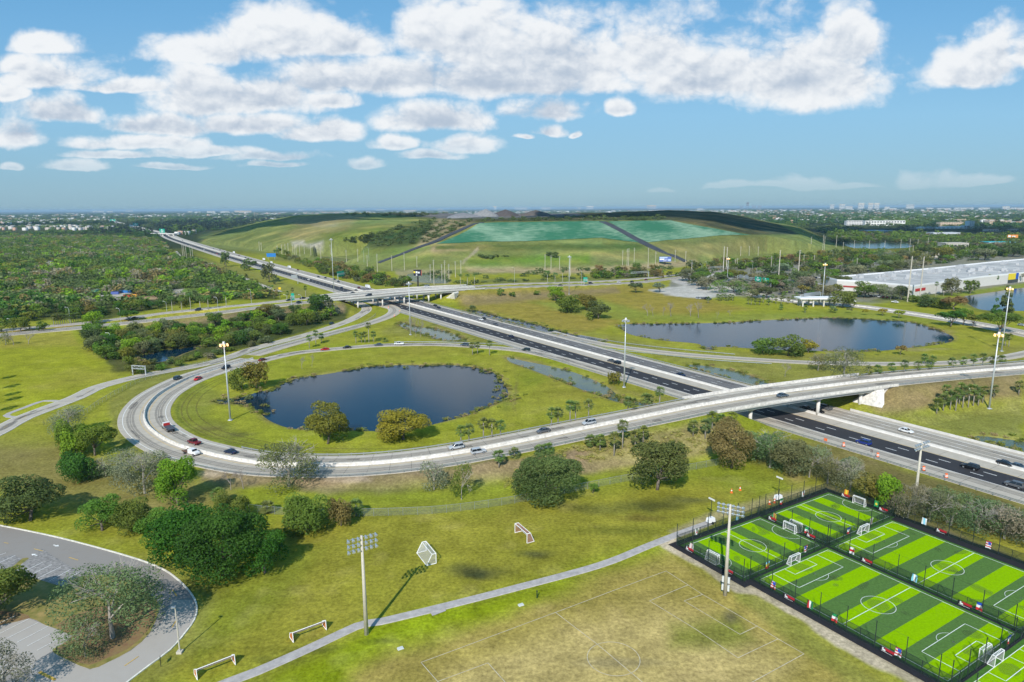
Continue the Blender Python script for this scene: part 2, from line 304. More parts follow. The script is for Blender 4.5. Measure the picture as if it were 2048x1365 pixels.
AS = rp([(-90,678,.5),(0,670.5,.6),(165,655,1.2),(292,642,2.5),(425,627,4.6),(512,616,6.2),(600,606.5,7.5),(660,600,8),(736,593,8.3),(803,586.5,8.3),(852,583,8.3),(902,580,8),(960,577,7),(1024,574.5,5.5),(1124,571,3.5),(1239,567,1.5),(1299,563,.6),(1345,557,.2),(1400,550,.1),(1450,542,.1)], 8)
AN = rp([(-90,667,.5),(0,661,.6),(162,647,1.2),(215,641,1.8),(292,631.5,2.5),(325,627,3),(425,616,4.6),(512,608,6.2),(600,598,7.5),(652,593,8),(703,587.3,8.3),(803,579.7,8.3),(852,576.5,8.3),(902,574,8),(960,571.5,7),(1024,568,5.5),(1136,565,3.5),(1224,561.5,1.5),(1309,555,.5),(1360,549,.2),(1450,537,.1)], 8)
SV = rp([(351,503,.1),(358,511,.1),(366,520,.1),(393,526,.1),(426,536,.1),(474,551,.1),(508,564.5,.1),(532,574,.1),(560,584,.1)], 8)
SW = rp([(380,1395,.05),(453,1365,.05),(512,1343,.05),(612,1299,.05),(712,1252.5,.05),(735,1246,.05),(762,1242.5,.05),(887,1212.5,.05),(1024,1177.5,.05),(1199,1130,.05),(1300,1090,.05),(1362,1066,.05),(1420,1045,.05)], 3)
# name: path, half width, bridge span in freeway laterals
ROADS = [('freeway', FW, 21, None), ('flyover', R1, 9, (179, 256)), ('outer', R2, 5, None), ('inner', R3, 4.2, None), ('front', R4, 4, None),
         ('right', R5, 4, None), ('access', R6, 9, None), ('as', AS, 6.6, (166, 273)), ('an', AN, 5.2, (166, 276)), ('sv', SV, 3, None), ('sw', SW, 1.2, None)]
# ---------------------------------------------------------------- ponds (shore lines)
PONDS = {
 'loop_pond': [(512,786),(549,777),(594,757),(652,749),(697,741),(749,733),(824,731),(922,732),(987,746),(1012,775),(1014,795),(987,810),(937,830),(874,847),(800,862),(700,861),(622,860),(574,855),(537,840),(510,818),(478,809),(440,808),(436,800),(480,796)],
 'lake': [(1236,653),(1254,649),(1374,647.5),(1449,646),(1536,641),(1623,637.5),(1686,637),(1761,641),(1821,645),(1861,656),(1886,665),(1906,675),(1896,685),(1811,697),(1723,704),(1636,702),(1536,699),(1436,694),(1424,701),(1403,697),(1397,688),(1324,681),(1264,670),(1246,660)],
 'small_pond': [(275,717),(312,703),(362,697),(405,693),(365,708),(332,722),(300,725)],
 'near_canal': [(796,648),(812,647),(838,655),(870,657),(905,668),(935,682),(905,684),(870,678),(840,668),(815,660)],
 'ramp_canal': [(1016,715),(1045,722),(1095,732),(1150,746),(1205,769),(1228,785),(1250,800),(1310,806),(1290,812),(1235,804),(1195,790),(1160,778),(1110,758),(1050,735),(1020,724)],
 'far_canal': [(935,619),(965,624),(1000,634),(1060,646),(1125,664),(1215,683),(1170,681),(1100,667),(1030,650),(975,636),(940,627)],
 'marsh_canal': [(1375,731),(1400,731),(1450,739),(1495,750),(1540,768),(1500,768),(1455,757),(1405,744)],
 'ditch': [(1950,873),(2000,877),(2100,895),(2100,912),(2010,895),(1960,882)],
 'shop_lake': [(1928,595),(1950,590),(1986,585),(2048,576),(2120,572),(2120,624),(2048,622),(1973,621),(1941,611)],
 'far_lake': [(1691,486.5),(1736,484.8),(1813,487),(1813,496),(1711,496.5)],
 'foot_pond': [(642,514),(672,515),(706,521),(700,526),(662,523)],
 'marsh_pond': [(818,548),(862,548),(892,556),(895,566),(850,566),(818,560)]}
# ---------------------------------------------------------------- landfill profile: photo row + distance at which the slope stands
LFC = [(385,[(490,0),(489,1480),(488,1520),(487,1580)]),(440,[(490,0),(482,1480),(475,1560),(469,1650)]),(512,[(502,0),(487,1290),(470,1400),(452,1550)]),
 (590,[(513,0),(490,1160),(465,1300),(433,1600)]),(690,[(530,0),(500,1000),(460,1170),(428,1550)]),(850,[(545,0),(497,930),(455,1080),(427.5,1600)]),
 (900,[(545,0),(490,945),(450,1060),(429,1600)]),(960,[(545,0),(490,945),(447,1030),(430,1550)]),(1205,[(541,0),(488,950),(443,1050),(427,1550)]),
 (1340,[(530,0),(487,990),(441,1110),(421,1700)]),(1430,[(522,0),(483,1030),(448,1150),(425,1600)]),(1490,[(512,0),(478,1080),(462,1150),(437,1500)]),
 (1536,[(507,0),(474,1120),(466,1180),(451,1400)]),(1600,[(502,0),(483,1120),(475,1200),(465,1350)]),(1650,[(500,0),(497,1185),(495,1215),(491,1260)]),(1685,[(500,0),(499,1190),(498,1220),(497,1270)])]
LAZ, LR, LH = [], [], []
for x, nd in LFC:
    rr, hh, az = [], [], 0
    for y, D in nd:
        d = MC @ Vector(((x-CX)/F, -(y-CY)/F, -1)); D = D or -HC/d.z
        q = d*D; rr.append(math.hypot(q.x, q.y)); hh.append(max(0., HC+q.z)); az = math.atan2(q.x, q.y)
    rr = [rr[0]]+rr[1:]+[rr[-1]+500, rr[-1]+900]; hh = [0]+hh[1:]+[hh[-1]-3, 0]
    LAZ.append(az); LR.append(rr); LH.append(hh)
LAZ = np.array(LAZ); LR = np.array(LR); LH = np.array(LH)
def hashnoise(X, Y, s, seed=0):
    "cheap smooth value noise"
    x = X/s+seed*17.3; y = Y/s-seed*9.1; xi = np.floor(x); yi = np.floor(y); fx = x-xi; fy = y-yi; fx = fx*fx*(3-2*fx); fy = fy*fy*(3-2*fy)
    h = lambda a, b: np.modf(np.abs(np.sin(a*127.1+b*311.7+seed*7.7)*43758.5453))[0]
    return (h(xi, yi)*(1-fx)+h(xi+1, yi)*fx)*(1-fy)+(h(xi, yi+1)*(1-fx)+h(xi+1, yi+1)*fx)*fy
def fbm(X, Y, s, seed=0, o=4): return sum(hashnoise(X, Y, s/2**k, seed+k)*.5**k for k in range(o))/sum(.5**k for k in range(o))
def landfill_h(X, Y):
    az = np.arctan2(X, Y); R = np.hypot(X, Y); out = np.zeros_like(X)
    i = np.clip(np.searchsorted(LAZ, az)-1, 0, len(LAZ)-2); t = (az-LAZ[i])/(LAZ[i+1]-LAZ[i]); ok = (t >= 0) & (t <= 1) & (R > 600) & (R < 3000)
    t = np.clip(t, 0, 1)[:, None]; r = LR[i]*(1-t)+LR[i+1]*t; h = LH[i]*(1-t)+LH[i+1]*t
    for k in range(r.shape[1]-1):
        m = ok & (R >= r[:, k]) & (R < r[:, k+1]); u = (R-r[:, k])/np.maximum(r[:, k+1]-r[:, k], 1e-3)
        out = np.where(m, h[:, k]*(1-u)+h[:, k+1]*u, out)
    return out
def poly_sd(px, py, poly):
    "signed distance (negative inside) of arrays to a polygon"
    P = np.array(poly, float); n = len(P); d = np.full(px.shape, 1e9); ins = np.zeros(px.shape, bool)
    for i in range(n):
        a, b = P[i], P[(i+1) % n]; e = b-a; w0 = px-a[0]; w1 = py-a[1]; t = np.clip((w0*e[0]+w1*e[1])/max(e@e, 1e-9), 0, 1)
        d = np.minimum(d, np.hypot(w0-e[0]*t, w1-e[1]*t)); c = ((a[1] > py) != (b[1] > py)); den = b[1]-a[1] if abs(b[1]-a[1]) > 1e-9 else 1e-9
        ins ^= c & (px < (b[0]-a[0])*(py-a[1])/den+a[0])
    return np.where(ins, -d, d)
def smooth_poly(pts, h, k=4):
    P = [G(x, y, h) for x, y in pts]; n = len(P); out = []
    for i in range(n):
        a, b, c, d = P[i-1], P[i], P[(i+1) % n], P[(i+2) % n]
        for j in range(k):
            t = j/k; out.append(.5*((2*b)+(c-a)*t+(2*a-5*b+4*c-d)*t*t+(3*b-a-3*c+d)*t**3))
    return out
PW = {k: smooth_poly(v, -.4) for k, v in PONDS.items()}
FLAT = [[tuple((Vector((69.9, 140.4, 0))+Vector((.5299, -.848, 0))*a+Vector((.848, .5299, 0))*b)[:2]) for a, b in ((-20.6, -28), (-20.6, 30.6), (80, 30.6), (80, -26.2), (.6, -26.2), (.6, -28))],
        [tuple(G(x, y, 0)[:2]) for x, y in ((-260,1042),(-60,1043),(0,1053),(120,1078),(250,1113),(320,1138),(358,1164),(384,1193),(392,1216),(387,1240),(369,1265),(339,1299),(299,1329),(257,1361),(209,1399),(159,1439),(-260,1440))]]
def path_dist(X, Y, path, reach, skip=None):
    "distance to path and height there; bridge spans are skipped"
    d = np.full(X.shape, 1e9); h = np.zeros(X.shape)
    P = np.array([tuple(p) for p in path])
    st = max(1, int(len(P)/260)); P = np.vstack([P[::st], P[-1:]])
    m0 = (X > P[:, 0].min()-reach) & (X < P[:, 0].max()+reach) & (Y > P[:, 1].min()-reach) & (Y < P[:, 1].max()+reach); idx = np.nonzero(m0)[0]
    if len(idx) == 0: return d, h
    x, y = X[idx], Y[idx]; dd = d[idx]; hh = h[idx]
    for a, b in zip(P, P[1:]):
        if skip:
            la, lb = LAT(a[0], a[1]), LAT(b[0], b[1])
            if skip[0] < (la+lb)/2 < skip[1]: continue
        e = b[:2]-a[:2]; L2 = max(e@e, 1e-9); t = np.clip(((x-a[0])*e[0]+(y-a[1])*e[1])/L2, 0, 1)
        q = np.hypot(x-a[0]-e[0]*t, y-a[1]-e[1]*t); m = q < dd; dd = np.where(m, q, dd); hh = np.where(m, a[2]+(b[2]-a[2])*t, hh)
    d[idx] = dd; h[idx] = hh; return d, h
def terrain(X, Y):
    X = np.asarray(X, float); Y = np.asarray(Y, float)
    h = landfill_h(X, Y); lf = h > 2
    h = h+np.where(lf, (fbm(X, Y, 90, 3)-.5)*5*np.clip(h/20, 0, 1), (fbm(X, Y, 60, 5)-.5)*.35)
    for n, p, hw, br in ROADS:
        if n in ('freeway', 'sw'): continue
        d, rh = path_dist(X, Y, p, 45, br); h = np.maximum(h, np.where(d < 60, rh-.12-np.maximum(0, d-hw-1.4)*.42, -9))
    for n, p, hw, br in ROADS:
        d, rh = path_dist(X, Y, p, hw+25, br); h = np.minimum(h, np.where(d < hw+25, rh-.12+np.maximum(0, d-hw-.8)*.5, 1e9))
    for k, poly in PW.items():
        P = np.array([(p.x, p.y) for p in poly]); m = (X > P[:, 0].min()-12) & (X < P[:, 0].max()+12) & (Y > P[:, 1].min()-12) & (Y < P[:, 1].max()+12); idx = np.nonzero(m)[0]
        if len(idx) == 0: continue
        sd = poly_sd(X[idx], Y[idx], P); sc = 1. if k not in ('far_lake', 'foot_pond', 'marsh_pond', 'shop_lake') else 3.
        h[idx] = np.minimum(h[idx], np.where(sd < 0, np.maximum(-.4+sd*.5/sc, -1.6), np.maximum(-.4+sd*.22/sc, -.4)))
    for Q in FLAT:
        m = (Y < 260) & (Y > 40); i = np.nonzero(m)[0]
        if len(i): h[i] = np.minimum(h[i], np.where(poly_sd(X[i], Y[i], Q) < .3, -.12, 1e9))
    return h
GRID = {}
def fastT(X, Y):
    "terrain height read back from the ground sheet"
    R = np.hypot(X, Y); A = np.arctan2(X, Y); r = GRID['r']; a = GRID['A']; i = np.clip(np.searchsorted(r, R)-1, 0, len(r)-2); u = np.clip((R-r[i])/(r[i+1]-r[i]), 0, 1); j = np.clip(((A-a[0])/(a[1]-a[0])), 0, len(a)-1.001); k = j.astype(int); v = j-k; Z = GRID['Z']
    return (Z[i, k]*(1-u)+Z[i+1, k]*u)*(1-v)+(Z[i, k+1]*(1-u)+Z[i+1, k+1]*u)*v
def TH(x, y): return float(fastT(np.array([x]), np.array([y]))[0])
def GT(x, y):
    "photo pixel -> point on the terrain (first hit along the view ray)"
    d = MC @ Vector(((x-CX)/F, -(y-CY)/F, -1)); t0 = (70-HC)/d.z if d.z < 0 else 50
    t1 = (-2-HC)/d.z if d.z < -1e-4 else 60000; t = np.geomspace(max(t0, 30), t1, 400); X, Y, Z = d.x*t, d.y*t, HC+d.z*t
    h = fastT(X, Y); i = int(np.argmax(Z <= h)) or len(t)-1; a, b = t[max(i-1, 0)], t[i]
    t = np.linspace(a, b, 40); X, Y, Z = d.x*t, d.y*t, HC+d.z*t; h = fastT(X, Y); j = int(np.argmax(Z <= h)) if (Z <= h).any() else 39
    return Vector((X[j], Y[j], h[j]))
# ---------------------------------------------------------------- ground
LUSH, MID, DRY, BROWN, TAN = (.225,.265,.018), (.27,.245,.040), (.23,.20,.075), (.235,.175,.10), (.36,.285,.15)
WOOD, DARK, GREY, SAND = (.055,.072,.022), (.055,.062,.03), (.20,.195,.18), (.42,.38,.32)
AREAS = [  # photo polygon, colour, edge softness in photo pixels, strength
 ([(-400,640),(200,640),(400,600),(560,600),(540,570),(420,520),(330,495),(300,470),(0,450),(-400,450)], WOOD, 4, 1),
 ([(-60,669),(165,649.5),(292,635.5),(292,638.5),(165,652.5),(-60,674)], (.30,.13,.075), 1.5, .95),
 ([(150,655),(300,660),(470,625),(640,605),(700,615),(690,640),(600,668),(480,700),(380,722),(290,745),(225,745),(190,700)], WOOD, 5, 1),
 ([(-60,690),(150,690),(225,745),(240,770),(-60,860)], (.265,.275,.022), 14, .9), ([(-60,665),(140,660),(160,690),(-60,700)], MID, 6, 1), ([(150,735),(240,750),(250,765),(60,780)], MID, 12, .6),
 ([(250,650),(640,610),(690,604),(690,625),(500,635),(300,655)], BROWN, 5, .8),
 ([(895,582),(1300,570),(1420,600),(1500,620),(1240,645),(1160,670),(1000,630),(920,615)], (.26,.21,.042), 7, .95),
 ([(1060,605),(1200,600),(1300,625),(1420,632),(1700,620),(1880,640),(1900,645),(1400,645),(1230,640),(1150,630)], (.21,.24,.04), 6, .9),
 ([(905,592),(1230,575),(1240,586),(930,612)], BROWN, 5, .7),
 ([(1150,660),(1260,680),(1400,706),(1900,712),(2048,690),(2048,745),(1700,762),(1500,780),(1380,735)], (.21,.205,.05), 7, .8),
 ([(1690,775),(2048,742),(2048,800),(1990,800),(1900,800),(1800,830),(1765,830)], (.235,.185,.085), 12, .95),
 ([(1760,830),(1900,825),(2048,800),(2048,880),(1900,870)], (.215,.215,.06), 12, .8),
 ([(1400,735),(1540,768),(1500,775),(1350,745)], (.19,.18,.06), 6, .6),
 ([(800,640),(960,640),(1100,700),(940,690),(760,668)], (.205,.20,.05), 6, .7),
 ([(1000,712),(1300,800),(1400,806),(1230,780),(1050,716)], (.21,.19,.05), 5, .9),
 ([(400,925),(640,950),(900,940),(1100,905),(1430,845),(1510,870),(1440,900),(1240,940),(1000,965),(800,985),(640,985),(400,965)], BROWN, 8, .95),
 ([(1180,880),(1440,840),(1480,900),(1350,930),(1180,925)], (.26,.24,.075), 14, .6),
 ([(-40,880),(130,880),(230,930),(350,960),(480,960),(480,1000),(330,1050),(60,1000),(-40,960)], (.20,.165,.06), 30, .8),
 ([(215,800),(300,740),(500,712),(480,735),(330,770),(250,820),(260,880),(330,930),(300,940),(230,890)], (.185,.185,.045), 10, .8),
 ([(345,800),(400,760),(440,790),(420,830),(480,870),(560,895),(480,900),(380,870),(345,830)], (.175,.195,.035), 10, .7),
 ([(490,990),(1440,925),(1520,915),(1640,960),(1500,1000),(1340,1060),(900,1020),(560,1020)], (.18,.215,.022), 16, .6),
 ([(560,1040),(1000,1010),(1400,960),(1500,990),(1340,1068),(1000,1180),(740,1245),(480,1340),(240,1380),(420,1150)], (.245,.222,.030), 30, .8),
 ([(360,1190),(480,1120),(640,1100),(560,1200),(400,1330)], (.165,.20,.022), 30, .6),
 ([(560,1345),(760,1255),(1050,1180),(1330,1090),(1350,1110),(1180,1180),(900,1280),(700,1365),(560,1400)], (.21,.26,.006), 18, .95),
 ([(700,1420),(700,1350),(850,1290),(1200,1150),(1345,1110),(1480,1180),(1620,1260),(1800,1380),(1700,1450)], (.31,.245,.062), 30, 1),
 ([(860,1420),(900,1350),(1100,1270),(1300,1210),(1400,1230),(1600,1330),(1500,1420)], (.44,.34,.13), 50, .9),
 ([(1400,1235),(1470,1230),(1500,1280),(1440,1300),(1340,1290),(1330,1250)], (.17,.185,.03), 24, .85),
 ([(1485,1160),(1530,1190),(1780,1365),(1700,1365),(1560,1270),(1470,1200)], (.20,.215,.04), 14, .7),
 ([(1320,1092),(1350,1078),(1480,1150),(1600,1200),(1900,1365),(1900,1420),(1850,1385),(1740,1318),(1620,1250),(1560,1216),(1520,1192),(1478,1184),(1400,1136)], (.43,.36,.25), 4, .95),
 ([(1340,1060),(1560,985),(1660,965),(1680,985),(1560,1005),(1360,1082)], (.30,.25,.14), 8, .8),
 ([(1690,985),(2048,1125),(2048,1165),(1790,1055),(1660,985)], (.28,.215,.13), 10, .85),
 ([(1500,925),(1700,970),(1850,1045),(2048,1090),(2048,1010),(1700,900),(1560,868)], (.13,.105,.045), 12, .8),
 ([(60,1090),(180,1120),(320,1110),(420,1180),(400,1290),(330,1365),(200,1380),(-60,1260),(-60,1060)], (.20,.20,.05), 20, .6),
 ([(60,1290),(130,1230),(320,1190),(330,1260),(250,1330),(150,1345),(100,1320)], (.30,.17,.09), 14, .9),
 ([(-40,1190),(60,1185),(100,1230),(-40,1260)], (.27,.17,.08), 14, .8),
 # landfill
 ([(380,492),(512,505),(700,540),(900,548),(1250,545),(1400,530),(1560,512),(1700,503),(1600,455),(1436,420),(1340,415),(690,420),(560,430)], (.165,.19,.055), 3, 1),
 ([(400,475),(560,432),(690,425),(860,425),(860,432),(700,440),(600,470),(500,490),(430,488)], (.15,.18,.05), 8, .9),
 ([(690,482),(850,440),(960,432),(940,450),(850,488),(760,500)], (.045,.065,.02), 9, .9),
 ([(860,490),(960,440),(1010,432),(880,433),(840,480),(830,500)], (.26,.21,.12), 5, .8),
 ([(690,420),(1340,415),(1450,424),(1560,450),(1600,470),(1500,470),(1340,441),(960,444),(820,434)], (.055,.062,.035), 3, .95),
 ([(830,432),(900,424),(1150,426),(1170,432),(1000,436),(880,436)], (.15,.15,.155), 3, .9),
 ([(800,520),(870,490),(985,492),(960,500),(870,505),(840,512)], (.30,.22,.13), 4, .8),
 ([(582,484),(606,481),(612,490),(645,483),(648,491),(622,496),(600,491),(588,494)], (.42,.38,.33), 5, .75), ([(620,448),(680,446),(670,454),(630,455)], (.40,.36,.28), 3, .7),
 ([(930,536),(1180,536),(1390,520),(1400,530),(1200,548),(940,546)], (.36,.28,.16), 4, .85), ([(790,540),(900,540),(900,570),(800,568)], (.30,.26,.15), 4, .8),
 ([(960,560),(1300,552),(1300,560),(960,568)], (.14,.16,.05), 3, .8),
 ([(560,470),(640,440),(720,436),(690,462),(600,480)], (.25,.215,.085), 7, .75), ([(560,440),(640,430),(760,430),(700,440),(600,452)], (.27,.20,.11), 5, .7), ([(640,470),(760,455),(800,462),(690,484)], (.115,.165,.025), 6, .7), ([(690,500),(790,495),(800,506),(700,512)], (.12,.155,.03), 5, .6), ([(872,491),(1284,488),(1290,497),(1000,503),(872,499)], (.085,.115,.028), 3, .9), ([(1180,500),(1290,498),(1340,512),(1200,512)], (.12,.17,.03), 5, .6), ([(1300,495),(1560,478),(1640,496),(1400,512),(1370,520)], (.21,.19,.075), 6, .7), ([(930,515),(1180,508),(1180,528),(940,530)], (.12,.185,.018), 6, .8), ([(1180,505),(1350,500),(1370,518),(1200,524)], (.22,.20,.07), 6, .7), ([(1290,488),(1510,472),(1560,478),(1300,494)], (.13,.14,.05), 3, .7), ([(780,500),(860,492),(870,520),(800,530)], (.14,.19,.04), 5, .6), ([(930,525),(960,500),(955,495),(920,530)], (.36,.30,.22), 2, .7),
 # shops, car parks and yards
 ([(1340,562),(1380,545),(1460,530),(1560,522),(1700,515),(1850,510),(2048,500),(2120,560),(1740,608),(1560,600),(1440,590),(1330,590)], GREY, 4, .85),
 ([(1298,580),(1335,576),(1400,566),(1470,570),(1470,592),(1400,598),(1350,592)], (.45,.43,.39), 2, 1), ([(1340,560),(1395,547),(1450,540),(1470,560),(1400,574),(1350,568)], (.40,.38,.35), 2, 1),
 ([(1870,592),(1950,580),(2100,560),(2100,578),(1960,592)], (.19,.23,.04), 3, .9),
 ([(1740,604),(1900,606),(1960,625),(2048,645),(2048,630),(1900,598),(1860,585),(1780,590)], (.13,.16,.035), 4, .8),
 ([(176,589),(205,585),(260,583),(262,593),(230,600),(200,600)], SAND, 2, 1), ([(262,594),(320,593),(318,598),(262,600)], (.40,.27,.17), 2, .9), ([(340,580),(368,576),(360,590),(345,590)], SAND, 2, .9), ([(90,522),(110,523),(110,535),(92,533)], SAND, 2, .9),
 ([(365,577),(415,576),(430,583),(360,590)], (.15,.22,.05), 3, .8),
 ([(393,515),(520,545),(600,575),(640,592),(590,595),(540,575),(470,546),(400,528)], (.21,.21,.05), 4, .9),
 ([(540,520),(640,535),(760,572),(900,572),(770,565),(640,528),(560,505)], (.18,.185,.045), 4, .9),
]
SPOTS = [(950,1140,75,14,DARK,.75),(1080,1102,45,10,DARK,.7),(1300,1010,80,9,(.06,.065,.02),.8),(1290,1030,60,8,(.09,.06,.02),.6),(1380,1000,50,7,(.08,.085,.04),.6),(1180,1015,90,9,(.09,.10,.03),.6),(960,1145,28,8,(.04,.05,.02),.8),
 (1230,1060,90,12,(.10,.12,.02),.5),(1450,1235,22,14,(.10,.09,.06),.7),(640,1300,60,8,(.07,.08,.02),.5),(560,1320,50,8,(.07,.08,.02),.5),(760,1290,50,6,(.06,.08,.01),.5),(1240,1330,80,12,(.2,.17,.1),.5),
 (470,870,40,5,(.07,.07,.03),.6),(420,860,22,6,(.08,.07,.03),.6),(1590,955,24,16,(.36,.24,.14),.5),(690,955,60,8,(.36,.27,.19),.6),(720,963,30,5,(.42,.33,.25),.5),(420,950,30,8,(.40,.32,.24),.6),
 (640,742,40,5,(.20,.20,.04),.6),(870,728,60,4,(.30,.28,.05),.7),(1010,800,14,30,(.14,.17,.03),.6),(1030,790,5,34,(.17,.14,.06),.6),(1060,760,30,20,(.13,.20,.01),.5),(480,1090,30,30,(.12,.19,.02),.5),
 (1280,650,30,3,(.30,.22,.12),.7),(1300,672,40,3,(.32,.24,.13),.7),(1380,682,26,4,(.14,.2,.02),.8),(1455,694,28,4,(.38,.27,.16),.9),(1880,668,30,10,(.28,.23,.08),.8),(1850,700,60,4,(.3,.24,.14),.5),(1480,754,20,6,(.33,.22,.13),.8),(1530,772,12,4,(.3,.2,.12),.7)]
def build_ground():
    ds = [88.]; 
    while ds[-1] < 62000:
        D = ds[-1]; a = max(.3, D*D*1.9e-5)
        if D < 2300: a = min(a, 11)
        else: a = min(a, D*.035)
        ds.append(D+a)
    r = np.array(ds); A = np.radians(np.arange(-43, 43.01, .105))
    RR, AA = np.meshgrid(r, A, indexing='ij'); X = (RR*np.sin(AA)).ravel(); Y = (RR*np.cos(AA)).ravel()
    Z = terrain(X, Y)-np.where(np.hypot(X, Y) > 4000, 0, 0)
    GRID['r'] = r; GRID['A'] = A; GRID['Z'] = Z.reshape(RR.shape)
    P = np.stack([X, Y, Z], 1); px, py = PX(P); jx = (fbm(X, Y, 14, 1)-.5); jy = (fbm(X, Y, 14, 2)-.5); R = np.hypot(X, Y)
    jx2 = (fbm(X, Y, 5, 8)-.5)
    k = np.clip(300/R, .05, 2.2); qx = px+jx*26*k; qy = py+jy*14*k
    n1 = fbm(X, Y, 35, 4)[:, None]; n2 = fbm(X, Y, 9, 6, 3)[:, None]
    col = np.array(MID)*(1-n1)+np.array(LUSH)*n1
    far = np.clip((R-1150)/400, 0, 1)[:, None]; col = col*(1-far)+np.array((.035, .05, .022))*far
    for poly, c, soft, s in AREAS:
        q = np.array(poly); m = (px > q[:, 0].min()-70) & (px < q[:, 0].max()+70) & (py > q[:, 1].min()-60) & (py < q[:, 1].max()+60); i = np.nonzero(m)[0]
        if len(i) == 0: continue
        w = np.clip(.5-poly_sd(qx[i], qy[i], poly)/(2*soft), 0, 1); w = (w*w*(3-2*w)*s)[:, None]
        w = np.clip(w*(.8+.4*n2[i]), 0, 1); col[i] = col[i]*(1-w)+np.array(c)*w
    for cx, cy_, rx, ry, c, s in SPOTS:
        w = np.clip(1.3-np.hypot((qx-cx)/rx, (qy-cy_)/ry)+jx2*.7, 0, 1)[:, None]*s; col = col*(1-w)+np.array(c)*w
    lfm = (Z > 3)[:, None]*1.; v1 = fbm(X, Y, 130, 41, 4)[:, None]; v2 = fbm(X, Y*3, 60, 43, 3)[:, None]; v3 = fbm(X*.4, Y, 26, 45, 3)[:, None]
    col = np.where(lfm > 0, col*(.40+.70*v1+.50*v2)+(np.array((.10, .055, .02))*np.clip((v2-.55)*4, 0, 1)-np.array((.05, .02, 0))*np.clip((v1-.55)*4, 0, .8)), col); col = np.clip(col, .01, 1)
    nearm = np.clip(1.2-R/700, 0, 1)[:, None]; col = col*(1+nearm*((v3-.5)*.22))+nearm*np.clip((fbm(X, Y, 7, 47, 3)[:, None]-.62)*5, 0, 1)*np.array((.045, .03, .02))
    # bare banks along the ponds, wet rim
    for kk, poly in PW.items():
        Q = np.array([(p.x, p.y) for p in poly]); m = (X > Q[:, 0].min()-12) & (X < Q[:, 0].max()+12) & (Y > Q[:, 1].min()-12) & (Y < Q[:, 1].max()+12); i = np.nonzero(m)[0]
        if len(i) == 0: continue
        sd = poly_sd(X[i], Y[i], Q); w = (np.clip(1-np.abs(sd+.0)/3.2, 0, 1)*np.clip(fbm(X[i], Y[i], 12, 9)*2.2-.45, 0, 1))[:, None]; col[i] = col[i]*(1-w)+np.array((.25, .20, .08))*w
    # patchy wear: drier and greener drifts
    d = np.clip((fbm(X, Y, 22, 12)-.52)*5, 0, 1)[:, None]*.3*np.clip(1-far, 0, 1); col = col*(1-d)+(col*.7+np.array((.10, .075, .02)))*d
    col *= (.86+.28*n2)
    nr, na = RR.shape; I = np.arange(nr*na).reshape(nr, na); Fq = np.stack([I[:-1, :-1].ravel(), I[1:, :-1].ravel(), I[1:, 1:].ravel(), I[:-1, 1:].ravel()], 1)
    # the rest of the disc, coarse, and the part under the drone
    V = [P]; c_ = [col]; F2 = [Fq]; off = len(P)
    r2 = np.array([2]+list(np.geomspace(40, 62000, 40))); A2 = np.radians(np.linspace(43, 317, 70)); a, b = np.meshgrid(r2, A2, indexing='ij')
    X2 = (a*np.sin(b)).ravel(); Y2 = (a*np.cos(b)).ravel(); V.append(np.stack([X2, Y2, np.zeros(len(X2))], 1)); c_.append(np.tile(MID, (len(X2), 1)))
    I = np.arange(a.size).reshape(a.shape)+off; F2.append(np.stack([I[:-1, :-1].ravel(), I[1:, :-1].ravel(), I[1:, 1:].ravel(), I[:-1, 1:].ravel()], 1)); off += a.size
    r3 = np.array([2, 45, 88.]); A3 = np.radians(np.linspace(-43, 43, 41)); a, b = np.meshgrid(r3, A3, indexing='ij'); X2 = (a*np.sin(b)).ravel(); Y2 = (a*np.cos(b)).ravel()
    V.append(np.stack([X2, Y2, np.zeros(len(X2))], 1)); c_.append(np.tile(MID, (len(X2), 1))); I = np.arange(a.size).reshape(a.shape)+off
    F2.append(np.stack([I[:-1, :-1].ravel(), I[1:, :-1].ravel(), I[1:, 1:].ravel(), I[:-1, 1:].ravel()], 1))
    V = np.vstack(V); col = np.vstack(c_); Fq = np.vstack(F2); col = np.hstack([col, np.ones((len(col), 1))])
    m = bpy.data.materials.new('ground_cover'); m.use_nodes = True; nt = m.node_tree; L = nt.links.new; p = nt.nodes['Principled BSDF']; p.inputs['Roughness'].default_value = .95; p.inputs['Specular IOR Level'].default_value = .0
    at = nt.nodes.new('ShaderNodeAttribute'); at.attribute_name = 'Col'; tc = nt.nodes.new('ShaderNodeTexCoord'); c = at.outputs['Color']
    for sc, de, am in ((1.3, 6, .42), (.09, 4, .18), (.25, 5, .20)):
        n = nt.nodes.new('ShaderNodeTexNoise'); n.inputs['Scale'].default_value = sc; n.inputs['Detail'].default_value = de; n.inputs['Roughness'].default_value = .7; L(tc.outputs['Object'], n.inputs['Vector'])
        r = nt.nodes.new('ShaderNodeMapRange'); r.inputs['From Min'].default_value = .3; r.inputs['From Max'].default_value = .7; r.inputs['To Min'].default_value = 1-am; r.inputs['To Max'].default_value = 1+am; L(n.outputs[0], r.inputs[0])
        x = nt.nodes.new('ShaderNodeVectorMath'); x.operation = 'MULTIPLY'; L(c, x.inputs[0]); L(r.outputs[0], x.inputs[1]); c = x.outputs[0]
    L(c, p.inputs['Base Color'])
    me = npmesh('ground', V, Fq, m, {'Col': ('FLOAT_COLOR', col)}, smooth=True); struct('ground', me)
build_ground()
